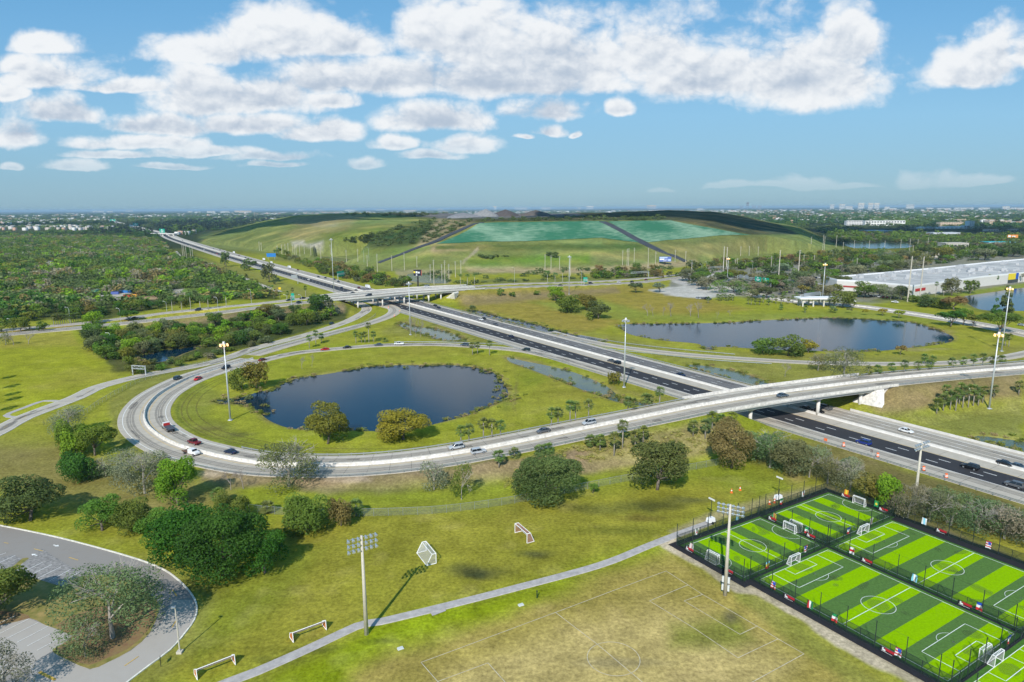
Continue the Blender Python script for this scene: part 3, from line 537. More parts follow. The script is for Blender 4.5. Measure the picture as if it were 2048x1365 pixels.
# ---------------------------------------------------------------- water
def water_mat():
    m = bpy.data.materials.new('pond_water'); m.use_nodes = True; nt = m.node_tree; L = nt.links.new; p = nt.nodes['Principled BSDF']
    p.inputs['Roughness'].default_value = .12; p.inputs['IOR'].default_value = 1.33; p.inputs['Specular Tint'].default_value = (.32, .70, 1, 1); p.inputs['Specular IOR Level'].default_value = .36
    tc = nt.nodes.new('ShaderNodeTexCoord'); n = nt.nodes.new('ShaderNodeTexNoise'); n.inputs['Scale'].default_value = .5; n.inputs['Detail'].default_value = 4; L(tc.outputs['Object'], n.inputs['Vector'])
    b = nt.nodes.new('ShaderNodeBump'); b.inputs['Strength'].default_value = .16; b.inputs['Distance'].default_value = .12; L(n.outputs[0], b.inputs['Height']); L(b.outputs[0], p.inputs['Normal'])
    n2 = nt.nodes.new('ShaderNodeTexNoise'); n2.inputs['Scale'].default_value = .02; L(tc.outputs['Object'], n2.inputs['Vector'])
    cr = nt.nodes.new('ShaderNodeMix'); cr.data_type = 'RGBA'; cr.inputs[6].default_value = (.001, .014, .030, 1); cr.inputs[7].default_value = (.002, .026, .052, 1); L(n2.outputs[0], cr.inputs[0]); L(cr.outputs[2], p.inputs['Base Color'])
    return m
WATER = water_mat()
MURK = mat('canal_water', (.06, .085, .075), .2, spec=.5, col2=(.12, .14, .05), scale=.12, bump=.2)
for k, poly in PW.items():
    mb = MB(); c = sum(poly, Vector())/len(poly); P = [(p.x+(p.x-c.x)*.012, p.y+(p.y-c.y)*.012, -.4) for p in poly]
    mb.poly(P); me = mb.mesh(k, MURK if k in ('near_canal', 'ramp_canal', 'marsh_canal', 'marsh_pond', 'ditch') else WATER)
    bm = bmesh.new(); bm.from_mesh(me); bmesh.ops.triangulate(bm, faces=bm.faces); bmesh.ops.recalc_face_normals(bm, faces=bm.faces); bm.to_mesh(me); bm.free()
    if me.polygons[0].normal.z < 0: me.flip_normals()
    struct(k+'_water', me)
# ---------------------------------------------------------------- road surfaces (each a slab with skirts), markings a few mm above
def slab(name, path, a, b, m, dz=0., seg=None, depth=.5):
    return struct(name, sweep(path, [(a, dz), (b, dz), (b+.25, dz-depth), (a-.25, dz-depth)][::-1], seg=seg).mesh(name, m))
def strip(path, a, b, dz, mb, mi=0, seg=None): return sweep(path, [(a, dz), (b, dz)], closed=False, mb=mb, mi=mi, seg=seg)
def flip_up(me):
    bm = bmesh.new(); bm.from_mesh(me)
    for f in bm.faces:
        if f.normal.z < 0: f.normal_flip()
    bm.to_mesh(me); bm.free(); return me
def idx(path, test): return [i for i, p in enumerate(path) if test(p)]
def lat(p): return p.x*.8425+p.y*.5388
def sfw(p): return p.x*.5388-p.y*.8425
slab('freeway', FW, -20, 20.4, CONC)
mb = MB(); strip(FW, -11.5, -1.2, .006, mb); struct('asphalt_lanes', flip_up(mb.mesh('asphalt_lanes', ASPH)))
mb = MB(); sg = idx(FW, lambda p: -640 < sfw(p) < -156); strip(FW, 7.3, 17.6, .006, mb, seg=(sg[0], sg[-1])); struct('old_asphalt_lanes', flip_up(mb.mesh('old_asphalt_lanes', ASPHO)))
mk = MB(); FWn = [p for p in FW if sfw(p) > -1700]
for o in (-8.05, -4.65): dashes(FWn, o, 3.4, 8.8, .26, .012, mk, s0=3 if o < -5 else 1)
for o in (10.8, 14.3): dashes(FWn, o, 3.2, 9, .2, .012, mk, s0=5)
strip(FWn, -11.75, -11.55, .012, mk); strip(FWn, 17.75, 17.95, .012, mk)
strip(FWn, -1.0, -.82, .012, mk, 1); strip(FWn, 6.9, 7.1, .012, mk, 1)
struct('freeway_markings', flip_up(mk.mesh('freeway_markings', [PAINT, YPAINT])))
tag(link('median_barrier', sweep(FW, [(-.4, 0), (-.18, .35), (-.1, .85), (.1, .85), (.18, .35), (.4, 0)][::-1]).mesh('median_barrier', CONCB)), 'long low concrete barrier between the two freeway carriageways', 'barrier')
C.objects['median_barrier'].location = NV*5.6
# flyover with its central barrier
R1s = arclen(R1); on = idx(R1, lambda p: 178 < lat(p) < 257); B0, B1 = on[0], on[-1]
slab('ramp_road', R1, -8.6, 8.6, CONC)
mk = MB()
for a in (-7.0, 7.0): strip(R1, a-.08, a+.08, .012, mk)
for a in (-1.5, 1.5): strip(R1, a-.07, a+.07, .012, mk, 1)
struct('ramp_markings', flip_up(mk.mesh('ramp_markings', [PAINT, YPAINT])))
BARP = [(-.42, 0), (-.25, .3), (-.16, .95), (.16, .95), (.25, .3), (.42, 0)][::-1]
tag(link('ramp_barrier', sweep(R1, BARP).mesh('ramp_barrier', WHITEC)), 'whitewashed concrete barrier down the middle of the curving ramp', 'barrier')
t = thing('flyover_bridge', 'concrete flyover bridge carrying the ramp over the freeway', 'bridge', (0, 0, 0))
link('deck', sweep(R1, [(-9.3, -.03), (9.3, -.03), (9.3, -.35), (8.2, -.55), (8.2, -1.5), (-8.2, -1.5), (-8.2, -.55), (-9.3, -.35)][::-1], seg=(B0, B1)).mesh('deck', CONCB), t)
for sd in (-1, 1): link('parapet', sweep(R1, [(sd*9.28-.16, 0), (sd*9.28-.13, .95), (sd*9.28+.13, .95), (sd*9.28+.16, 0)][::-1], seg=(B0-1, B1+1)).mesh('parapet', WHITEC), t)
def pier(parent, path, l, half, drop=1.5, r=.62, n=2, zb=-.3):
    i = min(range(len(path)), key=lambda k: abs(lat(path[k])-l)); p, tt, rr = frames(path)[i]; z = p.z-drop
    # piers run along the freeway below
    ax = FV if abs(rr.dot(FV)) > .2 else rr; ax = ax*(1 if ax.dot(rr) > 0 else -1); k = half/abs(ax.dot(rr))
    cb = MB(); pr = [(-.75, -.01), (.75, -.01), (.6, -1.15), (-.6, -1.15)]; a = p-ax*k; b = p+ax*k; s = ax.cross(Vector((0, 0, 1)))
    vs = [Vector((q.x, q.y, z))+s*u+Vector((0, 0, w*(1 if abs(u) else 1))) for q in (a, b) for u, w in pr]
    vs[2] += ax*1.2; vs[3] += ax*1.2; vs[6] -= ax*1.2; vs[7] -= ax*1.2
    cb.add(vs, [(0, 1, 2, 3), (7, 6, 5, 4), (0, 4, 5, 1), (1, 5, 6, 2), (2, 6, 7, 3), (3, 7, 4, 0)]); cap = link('pier_cap', cb.mesh('pier_cap', CONCB), parent)
    for j in range(n):
        q = p+ax*(k-1.6)*(2*j/(n-1)-1); m = MB(); m.tube((q.x, q.y, zb), (q.x, q.y, z-1.1), r, n=12); link('column', m.mesh('column', CONCB, True), parent)
for l in (193, 223.6, 244.5): pier(t, R1, l, 7.6)
def paving(name, label, path, l, dirn, half, cat='abutment', m=WHITEC, pz=-.7, L=11, cone=None):
    "sloping concrete facing of a bridge end, running down from the deck towards the freeway"
    i = min(range(len(path)), key=lambda k: abs(lat(path[k])-l)); p, tt, rr = frames(path)[i]; d = NV*dirn; ax = rr
    mb = MB(); q = [p-ax*half, p+ax*half]; h = p.z
    top = [v+Vector((0, 0, pz)) for v in q]; low = [Vector((v.x, v.y, -.3))+d*L for v in q]
    mb.add([top[0], top[1], low[1], low[0]], [(0, 1, 2, 3)])
    if cone:
        c = [G(*v) for v in cone]; nrm = (c[1]-c[0]).cross(c[3]-c[0]).normalized(); nrm = nrm if nrm.z > 0 else -nrm; f = [v+nrm*.55 for v in c]; bk = [v-nrm*.7 for v in c]; k = len(c)
        mb.add(f+bk, [tuple(range(k)), tuple(range(2*k-1, k-1, -1))]+[(i, i+k, (i+1) % k+k, (i+1) % k) for i in range(k)])
    return tag(link(name, mb.mesh(name, m)), label, cat)
paving('bridge_abutment', 'bright white sloping abutment at the flyover end beside the freeway', R1, 256.5, -1, 9.0, L=12, cone=[(1748, 779, 7.6), (1766, 776, 7.8), (1766, 829, .2), (1735, 822, .2), (1691, 811, .2)])
paving('bridge_abutment', 'sloping abutment of the flyover behind the trees by the ball fields', R1, 178.5, 1, 9.0)
# arterial overpass: two decks
slab('arterial_road', AS, -6.6, 6.6, CONC); slab('arterial_road', AN, -5.2, 5.2, CONC)
mk = MB()
for pth, hw in ((AS, 6.3), (AN, 4.9)):
    for a in (-hw, hw): strip(pth, a-.08, a+.08, .012, mk, 0 if (a > 0) == (pth is AN) else 1)
    dashes(pth, 0, 3, 9, .15, .012, mk)
struct('arterial_markings', flip_up(mk.mesh('arterial_markings', [PAINT, YPAINT])))
t2 = thing('arterial_overpass', 'wide two deck concrete overpass carrying the arterial road over the freeway', 'bridge')
for pth, hw, sides in ((AS, 7.2, (-1, 1)), (AN, 5.8, (-1, 1))):
    on2 = idx(pth, lambda p: 166 < lat(p) < 275)
    link('deck', sweep(pth, [(-hw, -.03), (hw, -.03), (hw, -.4), (hw-.8, -.6), (hw-.8, -1.6), (.8-hw, -1.6), (.8-hw, -.6), (-hw, -.4)][::-1], seg=(on2[0], on2[-1])).mesh('deck', CONCB), t2)
    for sd in sides: link('parapet', sweep(pth, [(sd*hw-.15, 0), (sd*hw-.13, .9), (sd*hw+.13, .9), (sd*hw+.15, 0)][::-1], seg=(on2[0]-2, on2[-1]+2)).mesh('parapet', CONCB), t2)
for l in (184, 203, 223.6, 242, 256):
    pier(t2, AS, l, 6.4, 1.6); pier(t2, AN, l, 5, 1.6)
paving('bridge_abutment', 'pale sloping abutment at the right end of the arterial overpass', AS, 273, -1, 7.4, L=13, cone=[(908, 586, 7.6), (917, 584, 7.8), (909, 603, .2), (887, 601.5, .2)])
paving('bridge_abutment', 'shaded sloping abutment at the left end of the arterial overpass', AS, 166, 1, 7.4, m=CONCB)
# plain ramps and lanes
for nm, p, hw in (('outer_ramp', R2, 4.8), ('inner_ramp', R3, 4.0), ('frontage_road', R4, 3.8), ('right_ramp', R5, 4.0), ('access_road', R6, 9.5), ('service_road', SV, 2.8)):
    slab(nm, p, -hw, hw, CONC)
mk = MB()
for p, hw in ((R2, 4.2), (R3, 3.4), (R5, 3.3)): strip(p, -hw, -hw+.15, .012, mk); strip(p, hw-.15, hw, .012, mk, 1)
dashes(R4, 0, 3, 9, .14, .012, mk, 1); strip(R4, -3.5, -3.36, .012, mk); strip(R4, 3.36, 3.5, .012, mk)
struct('lane_markings', flip_up(mk.mesh('lane_markings', [PAINT, YPAINT])))
tag(link('access_barrier', sweep(offset(R6, 2.2), BARP).mesh('access_barrier', WHITEC)), 'white concrete barrier along the access road by the shopping centre', 'barrier')
slab('sidewalk', SW, -1.0, 1.0, mat('sidewalk_concrete', (.40, .37, .35), .9, noise=.28, scale=.8), depth=.3)
mb = MB(); P = [G(x, y, .03) for x, y in ((858, 1222), (890, 1213), (892, 1222), (865, 1232))]; mb.poly(P); struct('bench_pad', flip_up(mb.mesh('bench_pad', MATS['sidewalk_concrete'])))
FP = [spline([G(x, y, .06) for x, y in q], 3) for q in ([(45, 836), (12, 831), (50, 815), (88, 802), (122, 803)],)]
struct('footpath', sweep(FP[0], [(-1, 0), (1, 0), (1.1, -.2), (-1.1, -.2)][::-1]).mesh('footpath', MATS['sidewalk_concrete']))
WEAR = mat('tyre_wear', (.20, .18, .165), .9, alpha=.30, noise=.3, scale=.15); JOINT = mat('slab_joint', (.12, .11, .10), .9, alpha=.55)
mk = MB()
for pth, lanes in ((R1, (-4.6, 4.6)), (AS, (-4.3, -1.4, 1.6, 4.4)), (AN, (-2.7, 2.7)), (R2, (-.2,)), (R3, (0,)), (R5, (0,)), (R6, (-5, 5.5)), (FWn, (-14.2, 9.0, 12.6, 16.0))):
    for ln in lanes:
        for w in (-.85, .85): strip(pth, ln+w-.4, ln+w+.4, .009, mk)
        strip(pth, ln-.25, ln+.25, .0085, mk)
struct('tyre_wear', flip_up(mk.mesh('tyre_wear', WEAR))); mk = MB()
for pth, a, b, stp in ((R1, -8.4, 8.4, 6), (FWn, -19.8, -11.8, 7), (FWn, -.9, 6.9, 7), (R2, -4.6, 4.6, 6), (R3, -3.8, 3.8, 6), (AS, -6.4, 6.4, 9), (R4, -3.6, 3.6, 8)):
    A_ = arclen(pth); s_ = 2
    while s_ < min(A_[-1], 900):
        q, t_ = at_len(pth, s_, A_); r_v = Vector((t_.y, -t_.x, 0)); u_ = t_*.055; z_ = Vector((0, 0, .0105)); mk.add([q+r_v*a-u_+z_, q+r_v*b-u_+z_, q+r_v*b+u_+z_, q+r_v*a+u_+z_], [(0, 1, 2, 3)]); s_ += stp
struct('slab_joints', flip_up(mk.mesh('slab_joints', JOINT)))
rr_ = random.Random(5); mk = MB()
for pth, hw in ((R1, 7.5), (FWn, 18), (AS, 5), (R3, 3), (R4, 3)):
    A_ = arclen(pth)
    for i in range(46):
        q, t_ = at_len(pth, rr_.uniform(0, min(A_[-1], 600)), A_); r_v = Vector((t_.y, -t_.x, 0)); o_ = rr_.uniform(-hw, hw)
        if pth is FWn and -12 < o_ < 7: continue
        l_, w_ = rr_.uniform(1.5, 7), rr_.uniform(.25, 1.3); c_v = q+r_v*o_+Vector((0, 0, .0115)); mk.add([c_v+t_*(l_*math.cos(k))+r_v*(w_*math.sin(k)) for k in np.linspace(0, 2*math.pi, 11)[:-1]], [tuple(range(10))])
struct('road_stains', flip_up(mk.mesh('road_stains', mat('stain', (.13, .12, .11), .9, alpha=.28, noise=.4, scale=.7))))
# landfill haul roads laid on the slope
def drape(pts, off=.45, step=12):
    q = spline([GT(x, y) for x, y in pts], step); return [Vector((p.x, p.y, TH(p.x, p.y)+off)) for p in q]
BERM = mat('black_liner_road', (.05, .055, .065), .8, noise=.3, scale=.05)
for nm, pts, w in (('haul_road', [(1372, 523), (1350, 513), (1320, 502), (1296, 491), (1270, 478), (1240, 461), (1205, 444)], 7), ('drain_strip', [(757, 526), (800, 510), (850, 491), (868, 485), (900, 470), (935, 454), (965, 446)], 4.5)):
    q = drape(pts, .8); struct(nm, sweep(q, [(-w, 0), (w, 0), (w+.5, -2), (-w-.5, -2)][::-1]).mesh(nm, BERM))
def cover(name, quad, label, nu=60, nv=22):
    "thin sheet draped over the landfill flank between four photo corners"
    a, b, c, d = [GT(*q) for q in quad]; V, Fq = [], []
    for j in range(nv+1):
        for i in range(nu+1):
            u, v = i/nu, j/nv; p = (a*(1-u)+b*u)*(1-v)+(d*(1-u)+c*u)*v; V.append(p)
    V = np.array([tuple(p) for p in V]); V[:, 2] = terrain(V[:, 0], V[:, 1])+.55
    I = np.arange(len(V)).reshape(nv+1, nu+1); Fq = np.stack([I[:-1, :-1].ravel(), I[:-1, 1:].ravel(), I[1:, 1:].ravel(), I[1:, :-1].ravel()], 1)
    me = npmesh(name, V, Fq, TEAL, smooth=True); return tag(link(name, me), label, 'cover sheet')
TEAL = mat('landfill_cover', (.03, .15, .095), .8, spec=.1)
nt = TEAL.node_tree; L_ = nt.links.new; p_ = nt.nodes['Principled BSDF']; tc = nt.nodes.new('ShaderNodeTexCoord'); mp = nt.nodes.new('ShaderNodeMapping'); mp.inputs['Rotation'].default_value = (0, 0, .55); mp.inputs['Scale'].default_value = (.05, .012, 1)
L_(tc.outputs['Object'], mp.inputs[0]); n1 = nt.nodes.new('ShaderNodeTexNoise'); n1.inputs['Scale'].default_value = 1.6; n1.inputs['Detail'].default_value = 8; n1.inputs['Roughness'].default_value = .7; L_(mp.outputs[0], n1.inputs['Vector'])
n2 = nt.nodes.new('ShaderNodeTexNoise'); n2.inputs['Scale'].default_value = .012; n2.inputs['Detail'].default_value = 3; L_(tc.outputs['Object'], n2.inputs['Vector'])
ad = nt.nodes.new('ShaderNodeMath'); ad.operation = 'ADD'; L_(n1.outputs[0], ad.inputs[0]); L_(n2.outputs[0], ad.inputs[1])
r_ = nt.nodes.new('ShaderNodeMapRange'); r_.inputs['From Min'].default_value = .98; r_.inputs['From Max'].default_value = 1.25; r_.inputs['To Max'].default_value = .85; L_(ad.outputs[0], r_.inputs[0])
mx = nt.nodes.new('ShaderNodeMix'); mx.data_type = 'RGBA'; mx.inputs[6].default_value = (.035, .150, .080, 1); mx.inputs[7].default_value = (.26, .38, .26, 1); L_(r_.outputs[0], mx.inputs[0]); L_(mx.outputs[2], p_.inputs['Base Color'])
cover('landfill_cover', [(872, 489), (1284, 487), (1207, 444), (963, 447)], 'teal cover sheet on the landfill flank left of the black haul road')
cover('landfill_cover', [(1296, 486), (1502, 471), (1342, 442), (1216, 444)], 'teal cover sheet with pale streaks right of the black haul road')
for x, y, w, h, c, lb in ((972, 433, 55, 14, (.22, .22, .22), 'pale grey gravel heap on the landfill top'), (1011, 433, 60, 13, (.085, .07, .065), 'dark brown spoil heap right of the grey gravel heap'), (1072, 431, 60, 10, (.10, .085, .075), 'low dark spoil heap on the landfill top behind the cover sheet'), (925, 435, 70, 9, (.20, .20, .21), 'broad low grey gravel heap at the left of the heaps')):
    p = GT(x, y); D = math.hypot(p.x, p.y); wm = w*D/F; hm = h*D/F; mb = MB(); n = 28; rings = 7; vs = []
    for j in range(rings+1):
        k = j/rings
        for i in range(n):
            a = 2*math.pi*i/n; r = wm/2*(1-k)*(1+.18*math.sin(3*a+x)+.1*rnd.random()); vs.append((r*math.cos(a), r*math.sin(a)*.8, hm*(k**.85)+rnd.random()*.5-2*(j == 0)))
    mb.add(vs, [(j*n+i, j*n+(i+1) % n, (j+1)*n+(i+1) % n, (j+1)*n+i) for j in range(rings) for i in range(n)]); mb.add([vs[-1], vs[-n//2], vs[-n//4]], [(0, 1, 2)])
    tag(link('gravel_heap', mb.mesh('gravel_heap', mat('heap%d' % x, c, .95, noise=.35, scale=.3), True), loc=p), lb, 'gravel heap')
# ---------------------------------------------------------------- guardrails and fences: rail plus every post
def rail(name, label, path, off, spacing=3.8, side=1, seg=None, post=True, z0=0., group=None, maxp=100):
    p = offset(path, off, z0); p = p[seg[0]:seg[1]+1] if seg else p; A = arclen(p); t = thing(name, label, 'guardrail', p[0], group=group); o = p[0]
    q = [v-o for v in p]; pr = [(-.04, .42), (.05, .48), (-.04, .57), (.05, .66), (-.04, .75), (-.09, .75), (-.09, .42)]
    link('rail', sweep(q, pr[::-1]).mesh('rail', STEEL), t); pm = MB(); pm.box((0, 0, .15), (.14, .16, 1.3)); pme = pm.mesh('post', STEEL); s = 0; k = 0; rest = MB()
    spacing = max(spacing, 2.)
    while s < A[-1] and post:
        v, tt = at_len(q, s, A); rr = Vector((tt.y, -tt.x, 0)); v = v-rr*.17*side
        if k < maxp: link('post', pme, t, v, math.atan2(tt.y, tt.x))
        else: rest.box((v.x, v.y, v.z+.15), (.14, .16, 1.3), rz=math.atan2(tt.y, tt.x))
        s += spacing; k += 1
    if rest.v: tag(link('post', rest.mesh('posts_rest', STEEL), t), kind='stuff')
    return t
i0 = min(range(len(R1)), key=lambda k: (R1[k]-G(640, 932, 1)).length)
rail('guardrail', 'long guardrail on the outer edge of the ramp above the brown bank', R1, -8.35, 3.8, seg=(B1+1, i0+12))
rail('guardrail', 'guardrail on the pond side of the ramp', R1, 8.35, 3.8, side=-1, seg=(B1+1, i0+8))
rail('guardrail', 'guardrail on the near edge of the flyover approach at the right', R1, -8.35, 3.8, seg=(0, B0-1))
rail('guardrail', 'guardrail on the far edge of the flyover approach at the right', R1, 8.35, 3.8, side=-1, seg=(0, B0-1))
sg = idx(FW, lambda p: -470 < sfw(p) < 75)
rail('guardrail', 'guardrail along the near shoulder of the freeway', FW, -20.1, 4, seg=(sg[0], sg[-1]))
sg = idx(FW, lambda p: -520 < sfw(p) < -150); rail('guardrail', 'guardrail on the far edge of the freeway between the two bridges', FW, 20.3, 4, side=-1, seg=(sg[0], sg[-1]))
sg = idx(FW, lambda p: -140 < sfw(p) < 75); tag(link('edge_wall', sweep(offset(FW, 20.6), [(-.15, 0), (-.12, .8), (.12, .8), (.15, 0)][::-1], seg=(sg[0], sg[-1])).mesh('edge_wall', CONCB)), 'low concrete wall on the far edge of the freeway right of the flyover', 'barrier')
GR = spline([G(*q, 0) for q in ((789, 686), (860, 686), (940, 688), (1005, 691))], 4); rail('guardrail', 'short guardrail behind the inner ramp near the palms', GR, 0, 4)
GR = spline([G(*q, 0) for q in ((1215, 701), (1300, 709), (1420, 722), (1543, 730))], 4); rail('guardrail', 'guardrail on the near side of the right hand ramp', GR, 0, 4)
GR = spline([G(*q, 0) for q in ((1160, 673), (1240, 687), (1340, 699), (1470, 711))], 4); rail('guardrail', 'guardrail between the right hand ramp and the lake', GR, 0, 4)
CHAIN = mat('chain_link', (.30, .33, .32), .6, .3, alpha=.22)
def chain(label, pts, h=1.9, sp=3.6, m=CHAIN, name='chain_link_fence', z=0.):
    q = spline([GT(*p) if z is None else G(*p, z) for p in pts], 3); o = q[0]; q = [v-o for v in q]; A = arclen(q); t = thing(name, label, 'fence', o)
    mb = MB(); sweep(q, [(0, .03), (0, h)], closed=False, mb=mb); link('mesh_panel', mb.mesh('mesh_panel', m), t)
    link('top_rail', sweep(q, [(-.03, h), (.03, h), (.03, h+.06), (-.03, h+.06)][::-1]).mesh('top_rail', STEEL), t)
    pm = MB(); pm.tube((0, 0, -.3), (0, 0, h+.08), .045, n=6); pme = pm.mesh('post', STEEL); s = 0; k = 0
    sp = max(sp, A[-1]/98)
    while s < A[-1]: v, tt = at_len(q, s, A); link('post', pme, t, v); s += sp
chain('chain link fence on the grass between the ramp bank and the ball fields', [(498, 1024), (560, 1030), (640, 1034), (737, 1033), (830, 1030), (900, 1025), (1024, 1008), (1174, 979), (1254, 963), (1376, 942), (1440, 930)], 2.0)
chain('chain link fence between the frontage road and the outer ramp', [(168, 832), (195, 812), (225, 794), (262, 773), (300, 758), (375, 738), (440, 724), (512, 707), (600, 685), (690, 665), (735, 645), (752, 632)], 1.9)
# ---------------------------------------------------------------- vegetation
def quads(c, nrm, s, rs, asp=1.):
    "leaf-clump quads: centres (n,3), rough normals, sizes (n,)"
    n = len(c); d = nrm+rs.randn(n, 3)*.75; d /= np.linalg.norm(d, axis=1)[:, None]+1e-9; a = np.cross(d, rs.randn(n, 3)); a /= np.linalg.norm(a, axis=1)[:, None]+1e-9; b = np.cross(d, a)
    s = s[:, None]; V = np.empty((n, 4, 3)); j = lambda: (.75+.5*rs.rand(n, 1))
    V[:, 0] = c-a*s*j()-b*s*asp*.35; V[:, 1] = c+b*s*asp*j()*-.9; V[:, 2] = c+a*s*j()+b*s*asp*.3; V[:, 3] = c+b*s*asp*j(); return V.reshape(-1, 3)
def crown_pts(kind, n, seed):
    "unit crown: x,y in about +-.5, z 0..1"
    rs = np.random.RandomState(seed); L = []
    if kind == 'round':
        for i in range(18):
            a = rs.rand()*6.283; z = .15+.75*rs.rand(); r = .30*math.sqrt(max(.05, 1-((z-.45)/.62)**2)); L.append((r*math.cos(a), r*math.sin(a), z*.92, .15+.07*rs.rand(), .14+.07*rs.rand()))
        L.append((0, 0, .55, .3, .38))
    elif kind == 'spread':
        for i in range(20):
            a = rs.rand()*6.283; r = .38*math.sqrt(rs.rand()); L.append((r*math.cos(a), r*math.sin(a), .55+.3*(1-(r/.4)**2)*rs.rand()+.05, .12+.05*rs.rand(), .12+.06*rs.rand()))
    elif kind == 'bush':
        for i in range(14):
            a = rs.rand()*6.283; r = .33*math.sqrt(rs.rand()); L.append((r*math.cos(a), r*math.sin(a), .2+.5*(1-(r/.45)**2)*rs.rand(), .15+.06*rs.rand(), .22+.12*rs.rand()))
    elif kind == 'cone':
        for i in range(16):
            z = rs.rand(); a = rs.rand()*6.283; r = .3*(1-z*.8); L.append((r*math.cos(a), r*math.sin(a), .08+z*.85, .10+.1*(1-z), .07))
    L = np.array(L); w = L[:, 3]**2; k = rs.choice(len(L), n, p=w/w.sum()); d = rs.randn(n, 3); d /= np.linalg.norm(d, axis=1)[:, None]; d[:, 2] = np.where((d[:, 2] < -.3) & (rs.rand(n) < .6), -d[:, 2], d[:, 2])
    rad = 1-.35*rs.rand(n)**2; c = L[k, :3]+d*rad[:, None]*np.stack([L[k, 3], L[k, 3], L[k, 4]], 1)
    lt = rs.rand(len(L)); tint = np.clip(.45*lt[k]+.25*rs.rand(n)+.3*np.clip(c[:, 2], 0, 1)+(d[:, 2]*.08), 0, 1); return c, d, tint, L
PROTO = {}
def crown(kind, n, size, seed, sparse=1.):
    key = (kind, n, seed)
    if key in PROTO: return PROTO[key]
    c, d, tint, L = crown_pts(kind, n, seed); rs = np.random.RandomState(seed+5); V = quads(c, d, size*(.6+.8*rs.rand(n)), rs)
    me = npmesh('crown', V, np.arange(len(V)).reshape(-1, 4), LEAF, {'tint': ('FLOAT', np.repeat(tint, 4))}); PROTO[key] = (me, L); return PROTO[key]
def limbs(L, seed, base=0., r=.03, spread=.5, m=None, name='trunk', n=9):
    rs = random.Random(seed); mb = MB(); f = (rs.uniform(-.04, .04), rs.uniform(-.04, .04), .22); mb.tube((0, 0, -.05), f, r, r*.75, n=8)
    for q in sorted(L.tolist(), key=lambda q: rs.random())[:n]:
        e = Vector(q[:3]); mid = Vector(f).lerp(e, .5)+Vector((rs.uniform(-.04, .04), rs.uniform(-.04, .04), -.05)); mb.tube(f, mid, r*.5, r*.32, n=5); mb.tube(mid, e, r*.32, r*.1, n=4)
    return mb.mesh(name, m or BARK, True)
def bare(seed, n=420, width=.5, m=None):
    key = ('bare', seed, n)
    if key in PROTO: return PROTO[key]
    rs = random.Random(seed); mb = MB(); tips = []
    def grow(p, d, l, r, k):
        e = p+d*l; mb.tube(p, e, r, r*.65, n=4 if k > 0 else 6, cap=False)
        if k >= 5: tips.append(e); return
        for i in range(3 if k < 4 else 2):
            q = (d+Vector((rs.gauss(0, .5), rs.gauss(0, .5), rs.gauss(.05, .28)))).normalized(); grow(e, q, l*rs.uniform(.62, .85), max(r*.6, .0022), k+1)
    grow(Vector((0, 0, -.03)), Vector((rs.uniform(-.1, .1), rs.uniform(-.1, .1), 1)), .27, .022, 0)
    me = mb.mesh('branches', m or WOODT); co = np.array([v.co for v in me.vertices]); sx = np.abs(co[:, :2]).max(); sz = co[:, 2].max()
    for v in me.vertices: v.co.x *= .5/sx; v.co.y *= .5/sx; v.co.z *= 1/sz
    PROTO[key] = me; return me
def palm_mesh(kind, seed, n=34):
    "unit palm head: radius about .5 around origin"
    rs = np.random.RandomState(seed); V, T = [], []
    for i in range(n):
        a = rs.rand()*6.283; el = -.9+2.2*(i/n) if kind == 'fan' else -.2+1.1*(i/n); el += rs.randn()*.12
        d = np.array([math.cos(a)*math.cos(el), math.sin(a)*math.cos(el), math.sin(el)]); s = np.cross(d, [0, 0, 1.]); s /= np.linalg.norm(s)+1e-9; u = np.cross(s, d)
        if kind == 'fan':
            c = d*.27; r = .26
            for k in range(7):
                t = (k-3)*.42; e = c+(d*math.cos(t)+s*math.sin(t))*r*(1-.05*abs(k-3))-u*.0; e[2] -= .05*rs.rand()+.03; w = s*math.cos(t)*.028-d*math.sin(t)*.028
                V += [c*.92, c+(e-c)*.6+w, e, c+(e-c)*.6-w]; T += [.3+.5*rs.rand()*(.5+i/n)]*4
            V += [d*.03-s*.008, d*.03+s*.008, c+s*.006, c-s*.006]; T += [.4]*4
        else:
            P = [d*.05]; dd = d.copy()
            for k in range(5): P.append(P[-1]+dd*.11); dd[2] -= .30; dd /= np.linalg.norm(dd)
            for k in range(5):
                p0, p1 = P[k], P[k+1]
                for sg in (-1, 1):
                    for h in (0, .5):
                        q = p0+(p1-p0)*h; w = s*sg*(.10-.012*k)+(p1-p0)*.6; w[2] -= .05; V += [q, q+(p1-p0)*.55, q+w+(p1-p0)*.3, q+w]; T += [.35+.4*rs.rand()]*4
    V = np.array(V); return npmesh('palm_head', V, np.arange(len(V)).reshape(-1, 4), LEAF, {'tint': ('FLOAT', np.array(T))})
PALM = {('fan', k): palm_mesh('fan', k, 40) for k in (1, 2, 3)}; PALM.update({('royal', k): palm_mesh('royal', k+9, 20) for k in (1, 2)})
tm = MB(); tm.tube((0, 0, -.04), (0, 0, 1), .05, .04, n=7); PTR = tm.mesh('trunk', PALE, True)
tm = MB(); tm.tube((0, 0, -.04), (0, 0, .82), .032, .024, n=8); tm.tube((0, 0, .82), (0, 0, 1), .028, .014, n=8, mi=1); RTR = tm.mesh('trunk', [mat('royal_trunk', (.45, .42, .37), .9), mat('crownshaft', (.10, .18, .04), .6)], True)
def depth(p): return max(1, (Vector(p)-Vector((0, 0, HC))).dot(MC @ Vector((0, 0, -1))))
